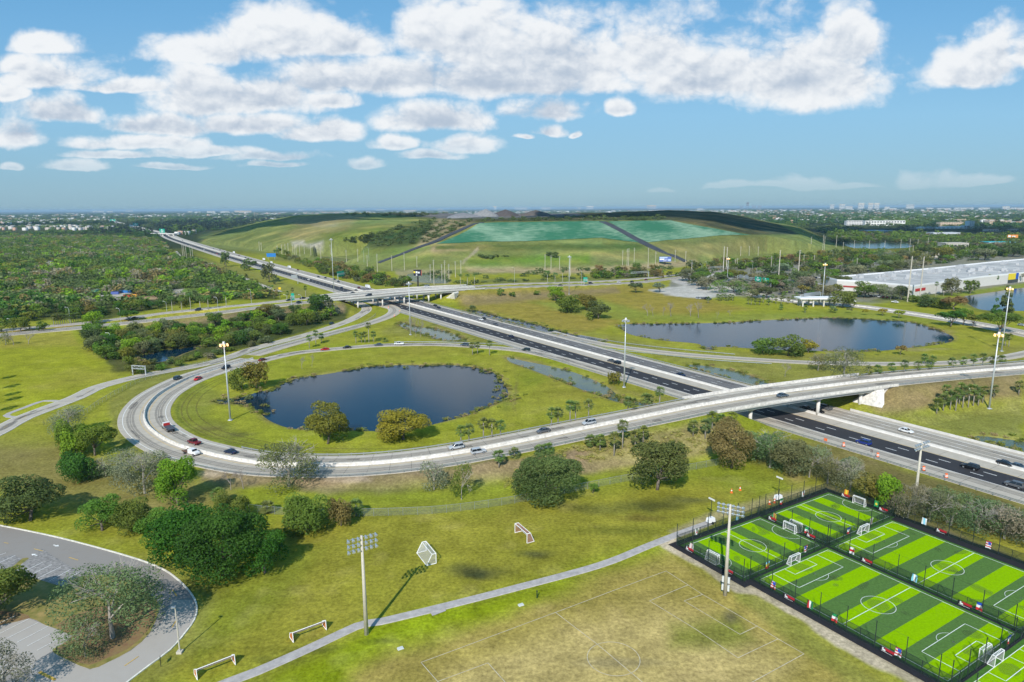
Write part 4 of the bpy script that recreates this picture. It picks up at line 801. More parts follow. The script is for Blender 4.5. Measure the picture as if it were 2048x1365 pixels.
GC = {'oak': (.060, .085, .026), 'green': (.075, .120, .018), 'deep': (.035, .080, .014), 'bright': (.110, .185, .014), 'olive': (.105, .115, .022), 'grey': (.125, .135, .072), 'brown': (.135, .108, .040), 'gold': (.165, .165, .018), 'sage': (.090, .112, .046), 'ficus': (.026, .080, .010), 'dusk': (.145, .135, .088)}
GC = {k: tuple(v*1.28 for v in c) for k, c in GC.items()}
def jit(c, k=.14): return tuple(max(.004, v*(1+rnd.uniform(-k, k))) for v in c)
def plant(kind, x, y, w, h, colr, label, cat='tree', group=None, at=None, sizes=None, name=None, terr=True):
    "w,h = how wide and high it stands in photo pixels above its foot (x,y)"
    p = at or (GT(x, y) if terr else G(x, y, 0)); D = depth(p)
    if sizes: wm, hm = sizes
    else: wm, hm = w*D/F, h*D/F*1.03
    w = wm*F/D; rz = rnd.uniform(0, 6.28); col = jit(GC[colr] if isinstance(colr, str) else colr)
    nm = name or {'round': 'broadleaf_tree', 'spread': 'spreading_tree', 'bush': 'shrub', 'cone': 'conifer_tree', 'bare': 'bare_tree', 'thin': 'sparse_tree'}.get(kind, 'tree')
    t = thing(nm, label, cat, p, rz, group, (1, 1, 1))
    lod, sz = (20000, .0098) if w > 150 else (8500, .0145) if w > 75 else (2400, .025) if w > 36 else (560, .045) if w > 18 else (150, .08)
    sd = rnd.randint(1, 3)
    if kind == 'bare':
        o = link('branches', bare(sd), t, sc=(wm, wm, hm)); o.color = (.3, .26, .24, 1); return t
    if kind == 'thin':
        b = bare(sd+10, m=PALE); link('branches', b, t, sc=(wm, wm, hm*.98)); n = lod//2
        me, L = crown('round', n, sz*.8, sd+20); link('crown', me, t, sc=(wm, wm, hm), color=col); return t
    me, L = crown(kind, lod, sz, sd); o = link('crown', me, t, (0, 0, hm*.05 if kind in ('round', 'cone') else 0), sc=(wm, wm, hm*.97 if kind != 'bush' else hm*1.15), color=col)
    key = ('trunk', kind, sd, lod)
    if key not in PROTO: PROTO[key] = limbs(L, sd, r=.028 if kind == 'round' else .024)
    if lod > 150: link('trunk', PROTO[key], t, sc=(wm, wm, hm))
    return t
def palm(x, y, h, label, group=None, kind='fan', at=None, r=None, terr=True, col=None):
    p = at or (GT(x, y) if terr else G(x, y, 0)); D = depth(p); hm = h*D/F*1.03; t = thing('royal_palm' if kind == 'royal' else 'sabal_palm', label, 'palm', p, rnd.uniform(0, 6.28), group)
    rm = r or (2.5 if kind == 'royal' else 2.1); th = max(hm-rm*.75, .5) if h else 8.2; link('trunk', RTR if kind == 'royal' else PTR, t, sc=(6 if kind == 'royal' else 4.2, 6 if kind == 'royal' else 4.2, th))
    link('fronds', PALM[(kind, rnd.randint(1, 2 if kind == 'royal' else 3))], t, (0, 0, th), sc=rm*2, color=col or jit((.125, .165, .045) if kind == 'fan' else (.085, .14, .04))); return t
ORD = ['leftmost', 'second from the left', 'third from the left', 'fourth from the left', 'fifth from the left', 'sixth from the left', 'seventh from the left', 'eighth from the left', 'ninth from the left', 'tenth from the left', 'eleventh from the left', 'twelfth from the left', 'thirteenth from the left', 'fourteenth from the left', 'fifteenth from the left']
REV = [o.replace('left', 'right') for o in ORD]
def nth(i, n): return 'the only one' if n == 1 else 'rightmost' if i == n-1 else ORD[i] if i < 15 and i <= n/2+3 else REV[min(n-1-i, 14)]
def row(lst, fn):
    "call fn(item, place words) for a row of look-alikes sorted from the left"
    lst = sorted(lst, key=lambda q: q[0]); [fn(q, nth(i, len(lst))) for i, q in enumerate(lst)]
CW = {'oak': 'dark green', 'green': 'mid green', 'deep': 'deep green', 'bright': 'bright green', 'olive': 'olive', 'grey': 'grey', 'brown': 'brown', 'gold': 'yellow green', 'sage': 'grey green', 'ficus': 'dark green', 'dusk': 'brownish grey'}
def where(x, y, marks): return min(marks, key=lambda m: (m[0]-x)**2+((m[1]-y)*3)**2)[2]
def sized(w, lo, hi): return 'small' if w < lo+(hi-lo)*.33 else 'wide' if w > lo+(hi-lo)*.67 else 'medium'
PL = [ # kind,x,y,w,h,colour,label
 ('round',60,1042,135,98,'oak','big dark green oak left of the car park road'),('thin',138,872,80,60,'grey','grey half bare tree behind the green clump at the left'),('bush',150,898,80,62,'green','dark green shrub at the foot of the grey tree in the left clump'),
 ('bush',150,916,62,62,'bright','bright green upright shrub in the left clump'),('spread',190,912,85,66,'green','flat topped green tree on the right of the left clump'),('bush',158,962,85,66,'deep','deep green shrub at the bottom of the left clump'),('thin',212,952,62,40,'grey','small grey twiggy shrub beside the low palm of the left clump'),
 ('thin',258,960,90,62,'dusk','brownish grey thicket behind the bright tree'),('thin',290,988,120,90,'dusk','wide brown grey thicket left of the bright green tree'),('round',358,1012,95,98,'bright','bright green rounded tree below the ramp bend'),
 ('round',205,1062,100,70,'green','light green tree with pale limbs above the kerb'),('round',262,1062,90,66,'green','green tree between the light tree and the ficus trees'),('round',372,1118,150,118,'ficus','left one of the three big dark ficus trees by the car park road'),('round',452,1150,185,150,'ficus','tallest middle one of the three big dark ficus trees'),('round',530,1146,105,92,'ficus','right one of the three big dark ficus trees at the field'),('round',322,1085,100,66,'green','mid green tree in front of the left ficus'),
 ('bush',463,1042,85,62,'olive','olive shrub behind the big ficus trees by the fence'),('thin',226,1278,225,165,'sage','large sparse grey green oak over the park road bend'),('thin',172,1316,88,85,'sage','small leaning sparse tree in the island bed'),('round',-6,1242,150,108,'olive','olive oak at the left edge beside the parking bays'),
 ('thin',12,1400,120,120,'grey','grey sparse tree in the bottom left corner'),('thin',578,974,132,98,'sage','sparse grey green tree at the guardrail below the ramp'),('round',655,888,94,86,'olive','dark olive rounded tree on the pond shore'),('round',806,880,116,66,'gold','yellow green spreading tree on the pond shore'),
 ('bush',615,1062,120,80,'green','large green shrub mass beside the fence'),('bush',682,1052,62,66,'brown','golden brown shrub at the right end of the green mass'),('round',1096,1000,152,102,'oak','round dark grey green oak below the ramp'),('round',1314,980,130,100,'oak','round grey green oak left of the fence gap'),
 ('round',1462,936,98,96,'brown','brown tinged round tree below the flyover end'),('round',484,780,52,48,'olive','olive tree on the left shore of the pond'),('round',514,778,62,56,'olive','larger olive tree beside the inlet of the pond'),('thin',868,980,62,62,'dusk','leafless twiggy tree on the brown bank'),
 ('thin',923,1000,52,78,'green','tall sparse pine with a green top on the grass'),('bare',462,980,34,42,'grey','bare forked tree left of the pair on the ramp bank'),('bare',487,978,36,42,'grey','bare forked tree right of the pair on the ramp bank'),('spread',1186,988,22,24,'green','thin young tree in front of the fence'),
 ('bare',604,738,18,26,'grey','small bare tree left of the pair above the pond'),('bare',624,735,13,28,'grey','slim bare tree right of the pair above the pond'),('bush',500,803,26,14,'sage','small shrub at the pond inlet'),
 ('bare',822,672,16,42,'brown','left of the three tall bare cypresses by the canal'),('bare',832,674,16,44,'brown','middle of the three tall bare cypresses by the canal'),('bare',841,675,15,40,'brown','right of the three tall bare cypresses by the canal'),
 ('round',1136,625,58,36,'green','round green tree left of the meadow group'),('round',1110,602,42,30,'bright','bright green tree behind the meadow group'),('round',1196,638,52,38,'oak','dark tree at the right of the meadow group'),('round',1172,620,48,32,'olive','olive tree in the middle of the meadow group'),('round',1179,641,17,18,'olive','small tree in front of the meadow group'),
 ('spread',1271,586,34,22,'oak','lone flat topped tree on the brown meadow'),('spread',1318,585,34,20,'grey','grey tree at the tip of the paved yard'),
 ('bare',1295,632,22,25,'brown','pinkish bare tree nearest the left end of the lake'),('bare',1306,633,14,20,'brown','slim pinkish bare tree beside the first one'),('bare',1326,632,12,20,'brown','slim bare tree left of the wide pink one'),('bare',1342,633,30,30,'brown','wide pinkish bare tree above the lake'),('bare',1381,633,26,26,'brown','pinkish bare tree left of the largest one'),('bare',1397,636,30,34,'brown','largest pinkish bare tree above the lake'),('bare',1434,638,8,16,'grey','thin bare sapling above the lake'),('bare',1460,632,12,12,'grey','small bare tree above the middle of the lake'),
 ('round',1684,616,58,34,'olive','round olive tree at the toll canopy'),('round',1665,626,18,14,'sage','small tree on the lawn below the toll canopy'),('spread',1698,627,13,12,'sage','first sapling right of the toll canopy on the lawn'),('spread',1731,631,15,14,'gold','second sapling on the lawn right of the toll canopy'),('spread',1765,632,20,16,'gold','yellowish sapling in the middle of the lawn row'),('spread',1798,637,24,18,'gold','last sapling of the lawn row above the lake'),
 ('spread',1901,654,58,34,'deep','dark spreading tree left of the group at the lake end'),('spread',1925,651,46,36,'green','middle spreading tree of the group at the lake end'),('spread',1946,654,34,28,'olive','olive tree at the right of the group by the road'),('spread',1998,668,88,46,'green','broad spreading tree beside the high mast light'),
 ('round',1527,708,56,34,'green','green tree at the left of the lakeshore clump'),('round',1576,712,70,42,'green','wide green tree in the middle of the lakeshore clump'),('round',1616,706,40,28,'gold','yellow green tree at the right of the lakeshore clump'),('thin',1636,742,46,36,'sage','sparse grey tree left of the big one behind the flyover'),('thin',1688,754,90,56,'sage','big sparse grey tree behind the flyover'),('bare',1570,754,22,30,'grey','lone bare tree behind the flyover parapet'),('spread',1801,711,24,22,'brown','brown sapling on the lake foreshore'),('spread',1757,712,9,14,'sage','tiny sapling on the lake foreshore'),
 ('round',1728,596,48,34,'green','green tree in front of the store entrance'),('round',1757,595,38,27,'grey','grey tree left of the transmission pole at the store'),('thin',1781,600,42,28,'grey','grey tree beside the transmission pole at the store'),('round',1803,600,40,28,'oak','dark tree before the red store sign'),
 ('bush',1832,605,34,16,'green','low shrub by the pair of tall concrete poles'),('bush',1856,614,50,26,'oak','dark shrub bank right of the tall concrete poles'),('bush',1885,618,40,22,'olive','olive shrub bank before the right lake'),('spread',1908,621,50,30,'brown','brownish tree before the right lake'),('round',1903,592,40,36,'sage','tall leafy tree at the lake corner by the store'),('round',1940,588,34,28,'green','green tree on the lake bank by the store'),
 ('cone',1992,632,22,38,'deep','dark conifer left of the tall one at the right lake'),('cone',2010,632,34,60,'oak','tall ragged conifer at the right lake'),
 ('round',86,662,26,20,'green','small round tree in the arterial median at the left'),('round',41,664,42,30,'green','wide tree in the arterial median at the left'),('round',5,664,34,28,'green','tree in the arterial median at the left edge'),('spread',257,642,40,24,'deep','dark tree in the arterial median beyond the woodland'),
 ('bare',27,690,30,24,'grey','grey bare tree left of the pair in the left field'),('bare',57,688,28,22,'brown','brown bare tree right of the pair in the left field'),('thin',12,690,22,26,'sage','thin sapling at the left edge of the field'),
 ('round',452,534,24,30,'oak','dark oak between the service road and the freeway'),('round',499,541,34,24,'oak','wide dark oak beside the freeway shoulder'),('round',539,565,34,38,'oak','dense dark oak left of the sign pole'),('round',553,569,14,18,'oak','small dark tree beside the dense oak'),('bush',405,534,14,10,'deep','dark round bush at the service road'),('bush',492,558,12,12,'olive','first small bush on the service road verge'),('bush',513,569,11,12,'olive','second small bush on the service road verge'),
 ('round',642,627,56,38,'deep','dark green tree at the overpass bank'),('thin',662,630,34,30,'dusk','greyish tree beside the overpass bank'),('round',187,648,44,26,'bright','bright green tree at the corner of the woodland'),('round',1001,592,16,16,'green','lone tree on the slope right of the overpass'),('bush',1024,594,16,12,'green','bush on the slope right of the overpass'),('bush',1074,590,20,9,'green','low bushes on the meadow edge'),
 ('bush',945,618,14,9,'sage','small shrub at the near end of the far canal'),('bush',1103,665,16,10,'olive','shrub on the bank of the far canal'),('bush',1228,770,32,30,'olive','shrubby tree at the canal below the mast'),
]
for k, x, y, w, h, c, lb in PL: plant(k, x, y, w, h, c, lb, cat={'bush': 'shrub'}.get(k, 'tree'))
for i, (x, y, w, h, c, k) in enumerate([(1512,918,70,66,'sage','round'),(1540,935,96,92,'sage','thin'),(1580,948,90,84,'sage','round'),(1618,955,90,80,'grey','thin'),(1655,968,84,70,'sage','thin'),(1700,982,84,76,'grey','thin'),(1738,1000,70,62,'olive','round'),(1776,1022,58,88,'bright','round'),(1752,1010,60,60,'olive','round'),(1815,1036,88,84,'grey','thin'),(1858,1045,90,84,'sage','thin'),(1902,1052,100,80,'sage','thin'),(1955,1066,110,84,'grey','thin'),(2008,1078,112,84,'dusk','thin'),(2060,1088,110,84,'dusk','thin'),(1700,950,50,40,'grey','round'),(1880,1010,60,44,'sage','round'),(1990,1040,70,46,'sage','round')]):
    plant(k, x, y, w, h*.84, c if i % 2 else {'grey': 'sage', 'dusk': 'sage'}.get(c, c), '%s scrubby tree between the freeway and the pitches, %s' % (CW[c if i % 2 else {'grey': 'sage', 'dusk': 'sage'}.get(c, c)], nth(i, 18)), 'tree' , 'scrubby trees beside the freeway')
PM = [(1200,902,33,'low on the bank'),(1228,912,48,''),(1245,896,56,''),(1270,902,42,''),(1286,886,34,''),(1386,873,32,''),(1410,878,40,''),(1424,858,35,''),(1463,852,28,''),(1442,850,22,''),(1029,914,18,''),(1079,912,22,''),(1096,906,20,''),(998,936,36,''),(1180,896,26,'')]
row(PM, lambda q, o: palm(q[0], q[1], q[2], 'sabal palm on the slope below the ramp guardrail, '+o, 'palms on the ramp bank'))
row([(1103,852,36),(1116,848,33),(1140,845,44),(1151,842,39),(1177,837,38),(922,887,36),(938,882,34),(967,878,42),(984,876,38),(1001,872,32)], lambda q, o: palm(q[0], q[1], q[2], 'sabal palm on the lawn between the ramp and the pond, ' + o, 'palms inside the loop'))
row([(1256,820,26),(1266,820,24),(1290,813,26),(1298,813,24),(1319,810,36)], lambda q, o: palm(q[0], q[1], q[2], 'sabal palm between the canal and the ramp guardrail, ' + o, 'palms by the canal'))
row([(945,710,25),(955,708,24),(979,711,30)], lambda q, o: palm(q[0], q[1], q[2], 'sabal palm beside the inner ramp above the pond, ' + o, 'palms above the pond'))
row([(619,697,26),(632,691,30),(643,686,19),(712,687,24),(723,686,20),(730,686,22),(738,686,40),(747,685,22),(770,684,8)], lambda q, o: palm(q[0], q[1], q[2], 'small palm on the grass between the outer and the inner ramp, ' + o, 'palms between the ramps'))
row([(921,575,28),(935,573,26),(949,573,27),(1095,569,28),(1110,568,24),(1125,567,28)], lambda q, o: palm(q[0], q[1], q[2], 'royal palm beside the arterial road right of the overpass, ' + o, 'royal palms by the arterial road', 'royal'))
row([(345,625,34),(364,624,30),(382,623,38),(401,622,28),(417,620,30),(453,615,32)], lambda q, o: palm(q[0], q[1], q[2], 'royal palm in the arterial median left of the overpass, ' + o, 'royal palms in the median', 'royal'))
for i in range(12): palm(108+i*4.4, 651-i*.55, 17+rnd.random()*4, 'short palm in the red paved median of the arterial road, '+nth(i, 12), 'median palms')
row([(1736,750,18),(1755,748,18),(1782,746,20),(1808,745,25),(1835,742,20),(1857,740,20),(1848,728,20),(1865,730,18),(1903,736,20),(1925,734,20),(1946,733,24),(1965,731,24),(1985,730,18),(2003,727,16)], lambda q, o: palm(q[0], q[1], q[2], 'sabal palm behind the far guardrail of the flyover approach, ' + o, 'palms behind the flyover approach'))
row([(1873,828,32),(1886,822,34),(1900,820,38),(1911,822,44),(1925,816,44),(1936,815,46),(1946,812,42),(1956,812,34),(1890,812,42),(1918,808,42),(1965,806,34)], lambda q, o: palm(q[0], q[1], q[2], 'bushy sabal palm on the slope right of the abutment, ' + o, 'palm clump on the slope', r=2.2))
palm(1987, 796, 26, 'single sabal palm right of the palm clump'); palm(2037, 790, 28, 'sabal palm near the right edge by the flyover approach')
palm(176, 948, 34, 'palm with drooping fronds in the left clump'); palm(437, 1010, 34, 'palm behind the big ficus trees'); palm(535, 1026, 24, 'small palm at the left end of the fence'); palm(713, 1032, 34, 'palm right of the golden brown shrub at the fence')
row([(2004,697,26),(2010,693,24),(2017,694,26)], lambda q, o: palm(q[0], q[1], q[2], 'slim palm on the lawn at the end of the lake, ' + o, 'palms at the lake end'))
for i in range(14): palm(1495+i*8.2+rnd.uniform(-2, 2), 612-i*.6+rnd.uniform(-3, 3), 13+rnd.random()*4, 'palm in the dense row behind the lake, '+nth(i, 14), 'palms behind the lake')
for i in range(7): palm(1435+i*5, 602+rnd.uniform(-1, 1), 12, 'palm under the dark trees behind the lake, '+nth(i, 7), 'palms under the trees')
row([(1562,621,12),(1610,626,14),(1416,607,13)], lambda q, o: palm(q[0], q[1], q[2], 'lone short palm on the lawn behind the lake, ' + o, 'lone palms'))
row([(1871,593,28),(1887,593,20),(1977,568,18),(1993,570,18),(2044,566,18)], lambda q, o: palm(q[0], q[1], q[2], 'palm in front of the white store wall, ' + o, 'palms at the store'))
row([(612,598,26),(585,590,14),(560,598,14),(575,597,14),(548,598,13)], lambda q, o: palm(q[0], q[1], q[2], 'palm on the bank north of the arterial road, ' + o, 'palms north of the arterial road'))
for i, (x, y) in enumerate(((24, 753), (30, 771), (32, 786), (34, 796), (24, 815))):
    q = G(x, y, 0)-Vector((.26, .965, 0))*11.5; palm(0, 0, 0, 'palm just left of the view whose shade lies on the lawn, '+nth(i, 5), 'palms left of the lawn', at=q, r=2.4)
def scatter(poly, n, fn, seed, mind=0, key=None):
    rs = random.Random(seed); xs = [p[0] for p in poly]; ys = [p[1] for p in poly]; out = []; tries = 0
    while len(out) < n and tries < n*60:
        tries += 1; x, y = rs.uniform(min(xs), max(xs)), rs.uniform(min(ys), max(ys))
        if poly_sd(np.array([x]), np.array([y]), poly)[0] > 0: continue
        if any(((x-a)/mind)**2+((y-b)/(mind*.5))**2 < 1 for a, b in out) if mind else False: continue
        out.append((x, y))
    out.sort(key=lambda q: q[1])
    for x, y in out: fn(x, y, rs)
WM = [(190,672,'beside the bright lawn'),(230,730,'left of the small pond'),(300,690,'behind the small pond'),(300,665,'nearest the median trees'),(400,680,'above the mast light'),(430,650,'below the arterial road'),(520,670,'above the frontage road bend'),(560,635,'on the bank of the arterial road'),(640,650,'near the frontage road car'),(670,632,'below the overpass end')]
def ww(x, y, rs):
    c = rs.choice(['green', 'green', 'olive', 'deep', 'sage', 'oak', 'bright']); k = rs.choice(['round', 'bush', 'round']); w = rs.uniform(26, 48)*(y/680)**2
    plant(k, x, y, w, w*.62, c, '%s %s %s of the woodland, %s' % (sized(w/(y/680)**2, 26, 48), CW[c], {'bush': 'bush', 'round': 'tree'}[k], where(x, y, WM)), {'bush': 'shrub', 'round': 'tree'}[k], {'bush': 'woodland bushes', 'round': 'woodland trees'}[k])
scatter([(165,668),(300,668),(420,650),(560,630),(640,622),(690,632),(600,660),(480,690),(420,695),(300,705),(262,728),(250,742),(210,720),(180,690)], 92, ww, 3, 12)
def ww2(x, y, rs):
    w, c = rs.uniform(20, 34), rs.choice(['sage', 'olive', 'grey', 'green'])
    plant('bush', x, y, w, rs.uniform(10, 15), c, '%s low %s scrub beside the frontage road, %s' % (sized(w, 20, 34), CW[c], where(x, y, [(260,742,'near the portal frame'),(330,728,'below the small pond'),(400,712,'right of the small pond'),(480,692,'behind the mast light'),(550,682,'toward the overpass')])), 'shrub', 'scrub by the small pond')
scatter([(250,742),(290,728),(360,724),(430,705),(500,694),(560,680),(430,716),(330,740),(275,750)], 18, ww2, 4, 14)
def ne(x, y, rs):
    w, c = rs.uniform(16, 26), rs.choice(['olive', 'green', 'oak', 'brown'])
    plant('round', x, y, w, w*.78, c, '%s %s tree between freeway and landfill, %s' % (sized(w, 16, 26), CW[c], where(x, y, [(640,538,'left of the high mast'),(675,548,'by the green sign'),(710,555,'right of the green sign'),(740,562,'in the middle of the row'),(775,566,'left of the black billboard'),(810,572,'next to the black billboard')])), 'tree', 'trees between the freeway and the landfill')
scatter([(620,534),(660,532),(700,545),(760,556),(815,568),(818,575),(770,572),(700,560),(640,548)], 44, ne, 5, 8)
def ne2(x, y, rs):
    w, c = rs.uniform(9, 14), rs.choice(['olive', 'green', 'sage'])
    plant('round', x, y, w, w*.85, c, '%s distant %s young tree at the freeway fence, %s' % (sized(w, 9, 14), CW[c], where(x, y, [(550,508,'by the blue sign'),(575,518,'right of the blue sign'),(600,526,'below the bare white patch'),(625,536,'near the dark tree row')])), 'tree', 'young trees along the freeway fence')
scatter([(540,505),(556,504),(620,530),(640,540),(625,540),(560,518)], 22, ne2, 6, 4)
def ft(x, y, rs):
    w, c = rs.uniform(15, 24), rs.choice(['olive', 'green', 'oak', 'brown'])
    plant('round', x, y, w, w*.76, c, '%s %s tree of the landfill belt, %s' % (sized(w, 15, 24), CW[c], where(x, y, [(1210,550,'at its left end'),(1270,548,'beside the royal palms end'),(1330,545,'below the blue billboard'),(1390,540,'at the junction'),(1440,535,'behind the two tall poles'),(1500,526,'left of the car parks'),(1570,522,'behind the car parks'),(1650,518,'below the far lake'),(1730,518,'right of the far lake'),(1820,518,'above the store roof')])), 'tree', 'tree belt at the landfill foot')
scatter([(1190,548),(1260,542),(1350,545),(1430,528),(1560,518),(1700,512),(1850,515),(1850,524),(1560,534),(1430,548),(1350,556),(1190,556)], 62, ft, 8, 10)
def cm(x, y, rs):
    w, c = rs.uniform(30, 52), rs.choice(['olive', 'green', 'oak', 'sage', 'grey', 'green', 'dusk'])
    plant(rs.choice(['round', 'spread', 'round', 'spread', 'thin']), x, y, w, w*.55, c, '%s %s shade tree, %s' % (sized(w, 30, 52), CW[c], where(x, y, [(1360,568,'behind the paved yard'),(1430,560,'beside the two tall poles'),(1430,590,'at the edge of the lake meadow'),(1490,545,'left of the first car park'),(1500,590,'under the long gantry'),(1560,550,'in the middle car park'),(1590,590,'near the toll canopy'),(1640,550,'left of the store corner'),(1660,585,'before the store corner'),(1720,535,'behind the left end of the store'),(1800,525,'behind the middle of the store'),(1900,515,'behind the store roof units'),(2000,508,'at the right edge above the store')])), 'tree', 'car park trees')
scatter([(1340,566),(1450,548),(1560,536),(1700,530),(1900,512),(2048,505),(2048,512),(1800,548),(1700,566),(1660,600),(1560,600),(1490,596),(1420,590)], 66, cm, 9, 13)
# woods that read as one mass
TPL = []
for sd in range(5):
    c, d, tint, L = crown_pts('round', 90, 40+sd); TPL.append((quads(c, d, .085*(.7+.6*np.random.RandomState(sd).rand(90)), np.random.RandomState(sd)), np.repeat(tint, 4)))
def mass(name, label, P, Wd, Hh, cols, cat=None):
    "many crowns merged: P (n,3), widths, heights, colours (n,3)"
    rs = np.random.RandomState(len(P)); VV, CC, TT = [], [], []
    for k in range(5):
        i = np.nonzero(np.arange(len(P)) % 5 == k)[0]; V, tt = TPL[k]
        if len(i) == 0: continue
        a = rs.rand(len(i))*6.283; ca, sa = np.cos(a)[:, None], np.sin(a)[:, None]; x = (V[:, 0]*ca-V[:, 1]*sa)*Wd[i][:, None]; y = (V[:, 0]*sa+V[:, 1]*ca)*Wd[i][:, None]; z = V[:, 2]*Hh[i][:, None]
        VV.append(np.stack([x+P[i, 0:1], y+P[i, 1:2], z+P[i, 2:3]], 2).reshape(-1, 3)); CC.append(np.repeat(cols[i], len(V), 0)); TT.append(np.tile(tt, len(i)))
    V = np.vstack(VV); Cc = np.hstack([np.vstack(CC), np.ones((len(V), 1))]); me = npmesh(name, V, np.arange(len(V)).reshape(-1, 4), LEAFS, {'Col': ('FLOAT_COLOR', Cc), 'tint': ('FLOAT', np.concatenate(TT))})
    return tag(link(name, me), label, cat or 'woodland', kind='stuff')
def roads_clear(X, Y, pad=3):
    ok = np.ones(X.shape, bool)
    for n, p, hw, br in ROADS:
        d, _ = path_dist(X, Y, p, hw+pad+1); ok &= d > hw+pad
    for k, poly in PW.items():
        Q = np.array([(p.x, p.y) for p in poly]); sd = poly_sd(X, Y, Q); ok &= sd > 4
    return ok
PAL = np.array([GC[k] for k in ('green', 'oak', 'olive', 'deep', 'sage', 'bright', 'brown', 'dusk', 'green', 'oak')])
def sample_area(poly, n, seed, R0=0, R1_=1e9):
    "uniform on the ground inside a photo polygon"
    rs = np.random.RandomState(seed); W3 = [G(x, max(y, 424), 0) for x, y in poly]; xs = [p.x for p in W3]; ys = [p.y for p in W3]; X = rs.uniform(min(xs), max(xs), n*8); Y = rs.uniform(min(ys), max(ys), n*8)
    Q = [(p.x, p.y) for p in W3]; m = (poly_sd(X, Y, Q) < 0); X, Y = X[m], Y[m]; m = roads_clear(X, Y); X, Y = X[m][:n], Y[m][:n]; return X, Y
FOREST = [(-80,655),(0,652),(110,642),(215,632),(290,624),(400,612),(500,602),(560,592),(520,574),(460,552),(420,538),(385,526),(345,508),(330,494),(300,478),(200,474),(0,474),(-80,474)]
X, Y = sample_area(FOREST, 9000, 21); px, py = PX(np.stack([X, Y, np.zeros(len(X))], 1))
CLR = [[(178,592),(205,585),(262,583),(262,598),(205,602)], [(262,592),(322,592),(320,600),(262,600)], [(365,577),(415,576),(425,584),(360,590)], [(88,520),(112,522),(112,537),(90,535)], [(340,578),(370,575),(360,592),(342,592)]]
m = np.ones(len(X), bool)
for q in CLR: m &= poly_sd(px, py-3, q) > 0
X, Y = X[m], Y[m]; R = np.hypot(X, Y); o = np.argsort(R); X, Y = X[o], Y[o]; keep = []
grid = {}
for i in range(len(X)):
    k = (int(X[i]//6), int(Y[i]//6))
    if any((X[i]-X[j])**2+(Y[i]-Y[j])**2 < 42 for a in (-1, 0, 1) for b in (-1, 0, 1) for j in grid.get((k[0]+a, k[1]+b), ())): continue
    grid.setdefault(k, []).append(i); keep.append(i)
X, Y = X[keep], Y[keep]; rs = np.random.RandomState(5); near = 46
for i in range(near):
    c = rnd.choice(['green', 'deep', 'olive', 'green', 'oak']); sz_ = rnd.uniform(8, 13); fx, fy = PX(np.array([[X[i], Y[i], 0.]])); plant(rnd.choice(['round', 'bush', 'round']), 0, 0, 0, 0, c, '%s %s front tree of the forest, %s' % (sized(sz_, 8, 13), CW[c], where(fx[0], fy[0], [(20,640,'at the left edge'),(80,636,'left of the median palms'),(140,632,'behind the median palms'),(200,625,'below the clearing'),(260,618,'right of the clearing'),(330,612,'behind the first royal palm'),(400,606,'behind the royal palms'),(470,600,'right of the royal palms'),(540,596,'near the service road end')])), 'tree', 'front trees of the forest', at=Vector((X[i], Y[i], TH(X[i], Y[i]))), sizes=(sz_, rnd.uniform(6, 9)), name='forest_tree')
X, Y = X[near:], Y[near:]; n = len(X); zz = terrain(X, Y); ci = ((fbm(X, Y, 90, 31, 3)*2.6-.8).clip(0, .999)*10).astype(int) % 10; mixr = rs.rand(n) < .25; ci[mixr] = rs.randint(0, 10, mixr.sum()); col = PAL[ci]*(.9+.5*rs.rand(n, 1))
mass('forest', 'broad green forest of mixed broadleaf trees left of the freeway', np.stack([X, Y, zz-.6], 1), 8.5+5.5*rs.rand(n)+(rs.rand(n) < .07)*8, (5+5*rs.rand(n)**1.5)+(fbm(X, Y, 70, 88, 2) > .6)*3.5, col)
# everything beyond
rs = np.random.RandomState(77); n = 24000; R = np.exp(rs.uniform(math.log(1150), math.log(16000), n)); A = np.radians(rs.uniform(-42, 42, n)); X, Y = R*np.sin(A), R*np.cos(A)
m = (landfill_h(X, Y) < .5); X, Y, R = X[m], Y[m], R[m]; m = roads_clear(X, Y, 12); X, Y, R = X[m], Y[m], R[m]; px, py = PX(np.stack([X, Y, np.zeros(len(X))], 1))
m = ~((px > 380) & (px < 1660) & (py > 470)) & (poly_sd(px, py, FOREST) > 0) & (fbm(X, Y, 500, 55, 3)+.25*fbm(X, Y, 120, 56, 2) > .44)
m &= ~((px > 1560) & (py > 512)) & ~((px > 1650) & (px < 1840) & (py > 484) & (py < 508)); X, Y, R = X[m], Y[m], R[m]; n = len(X)
s = np.clip(R/1500, .9, 6.); hh = (6+7*rs.rand(n))*np.clip(R/2500, 1, 1.6); big = rs.rand(n) < .15; hh[big] *= 1.5
cc = np.array([GC[k] for k in ('oak', 'deep', 'green', 'oak', 'sage')])[(fbm(X, Y, 400, 61, 2)*4.99).astype(int)]*(.7+.5*rs.rand(n, 1))
mass('distant_woodland', 'belts of dark trees among the far suburbs up to the horizon', np.stack([X, Y, np.full(n, -.5)], 1), 14*s*(.7+.6*rs.rand(n)), hh, cc)
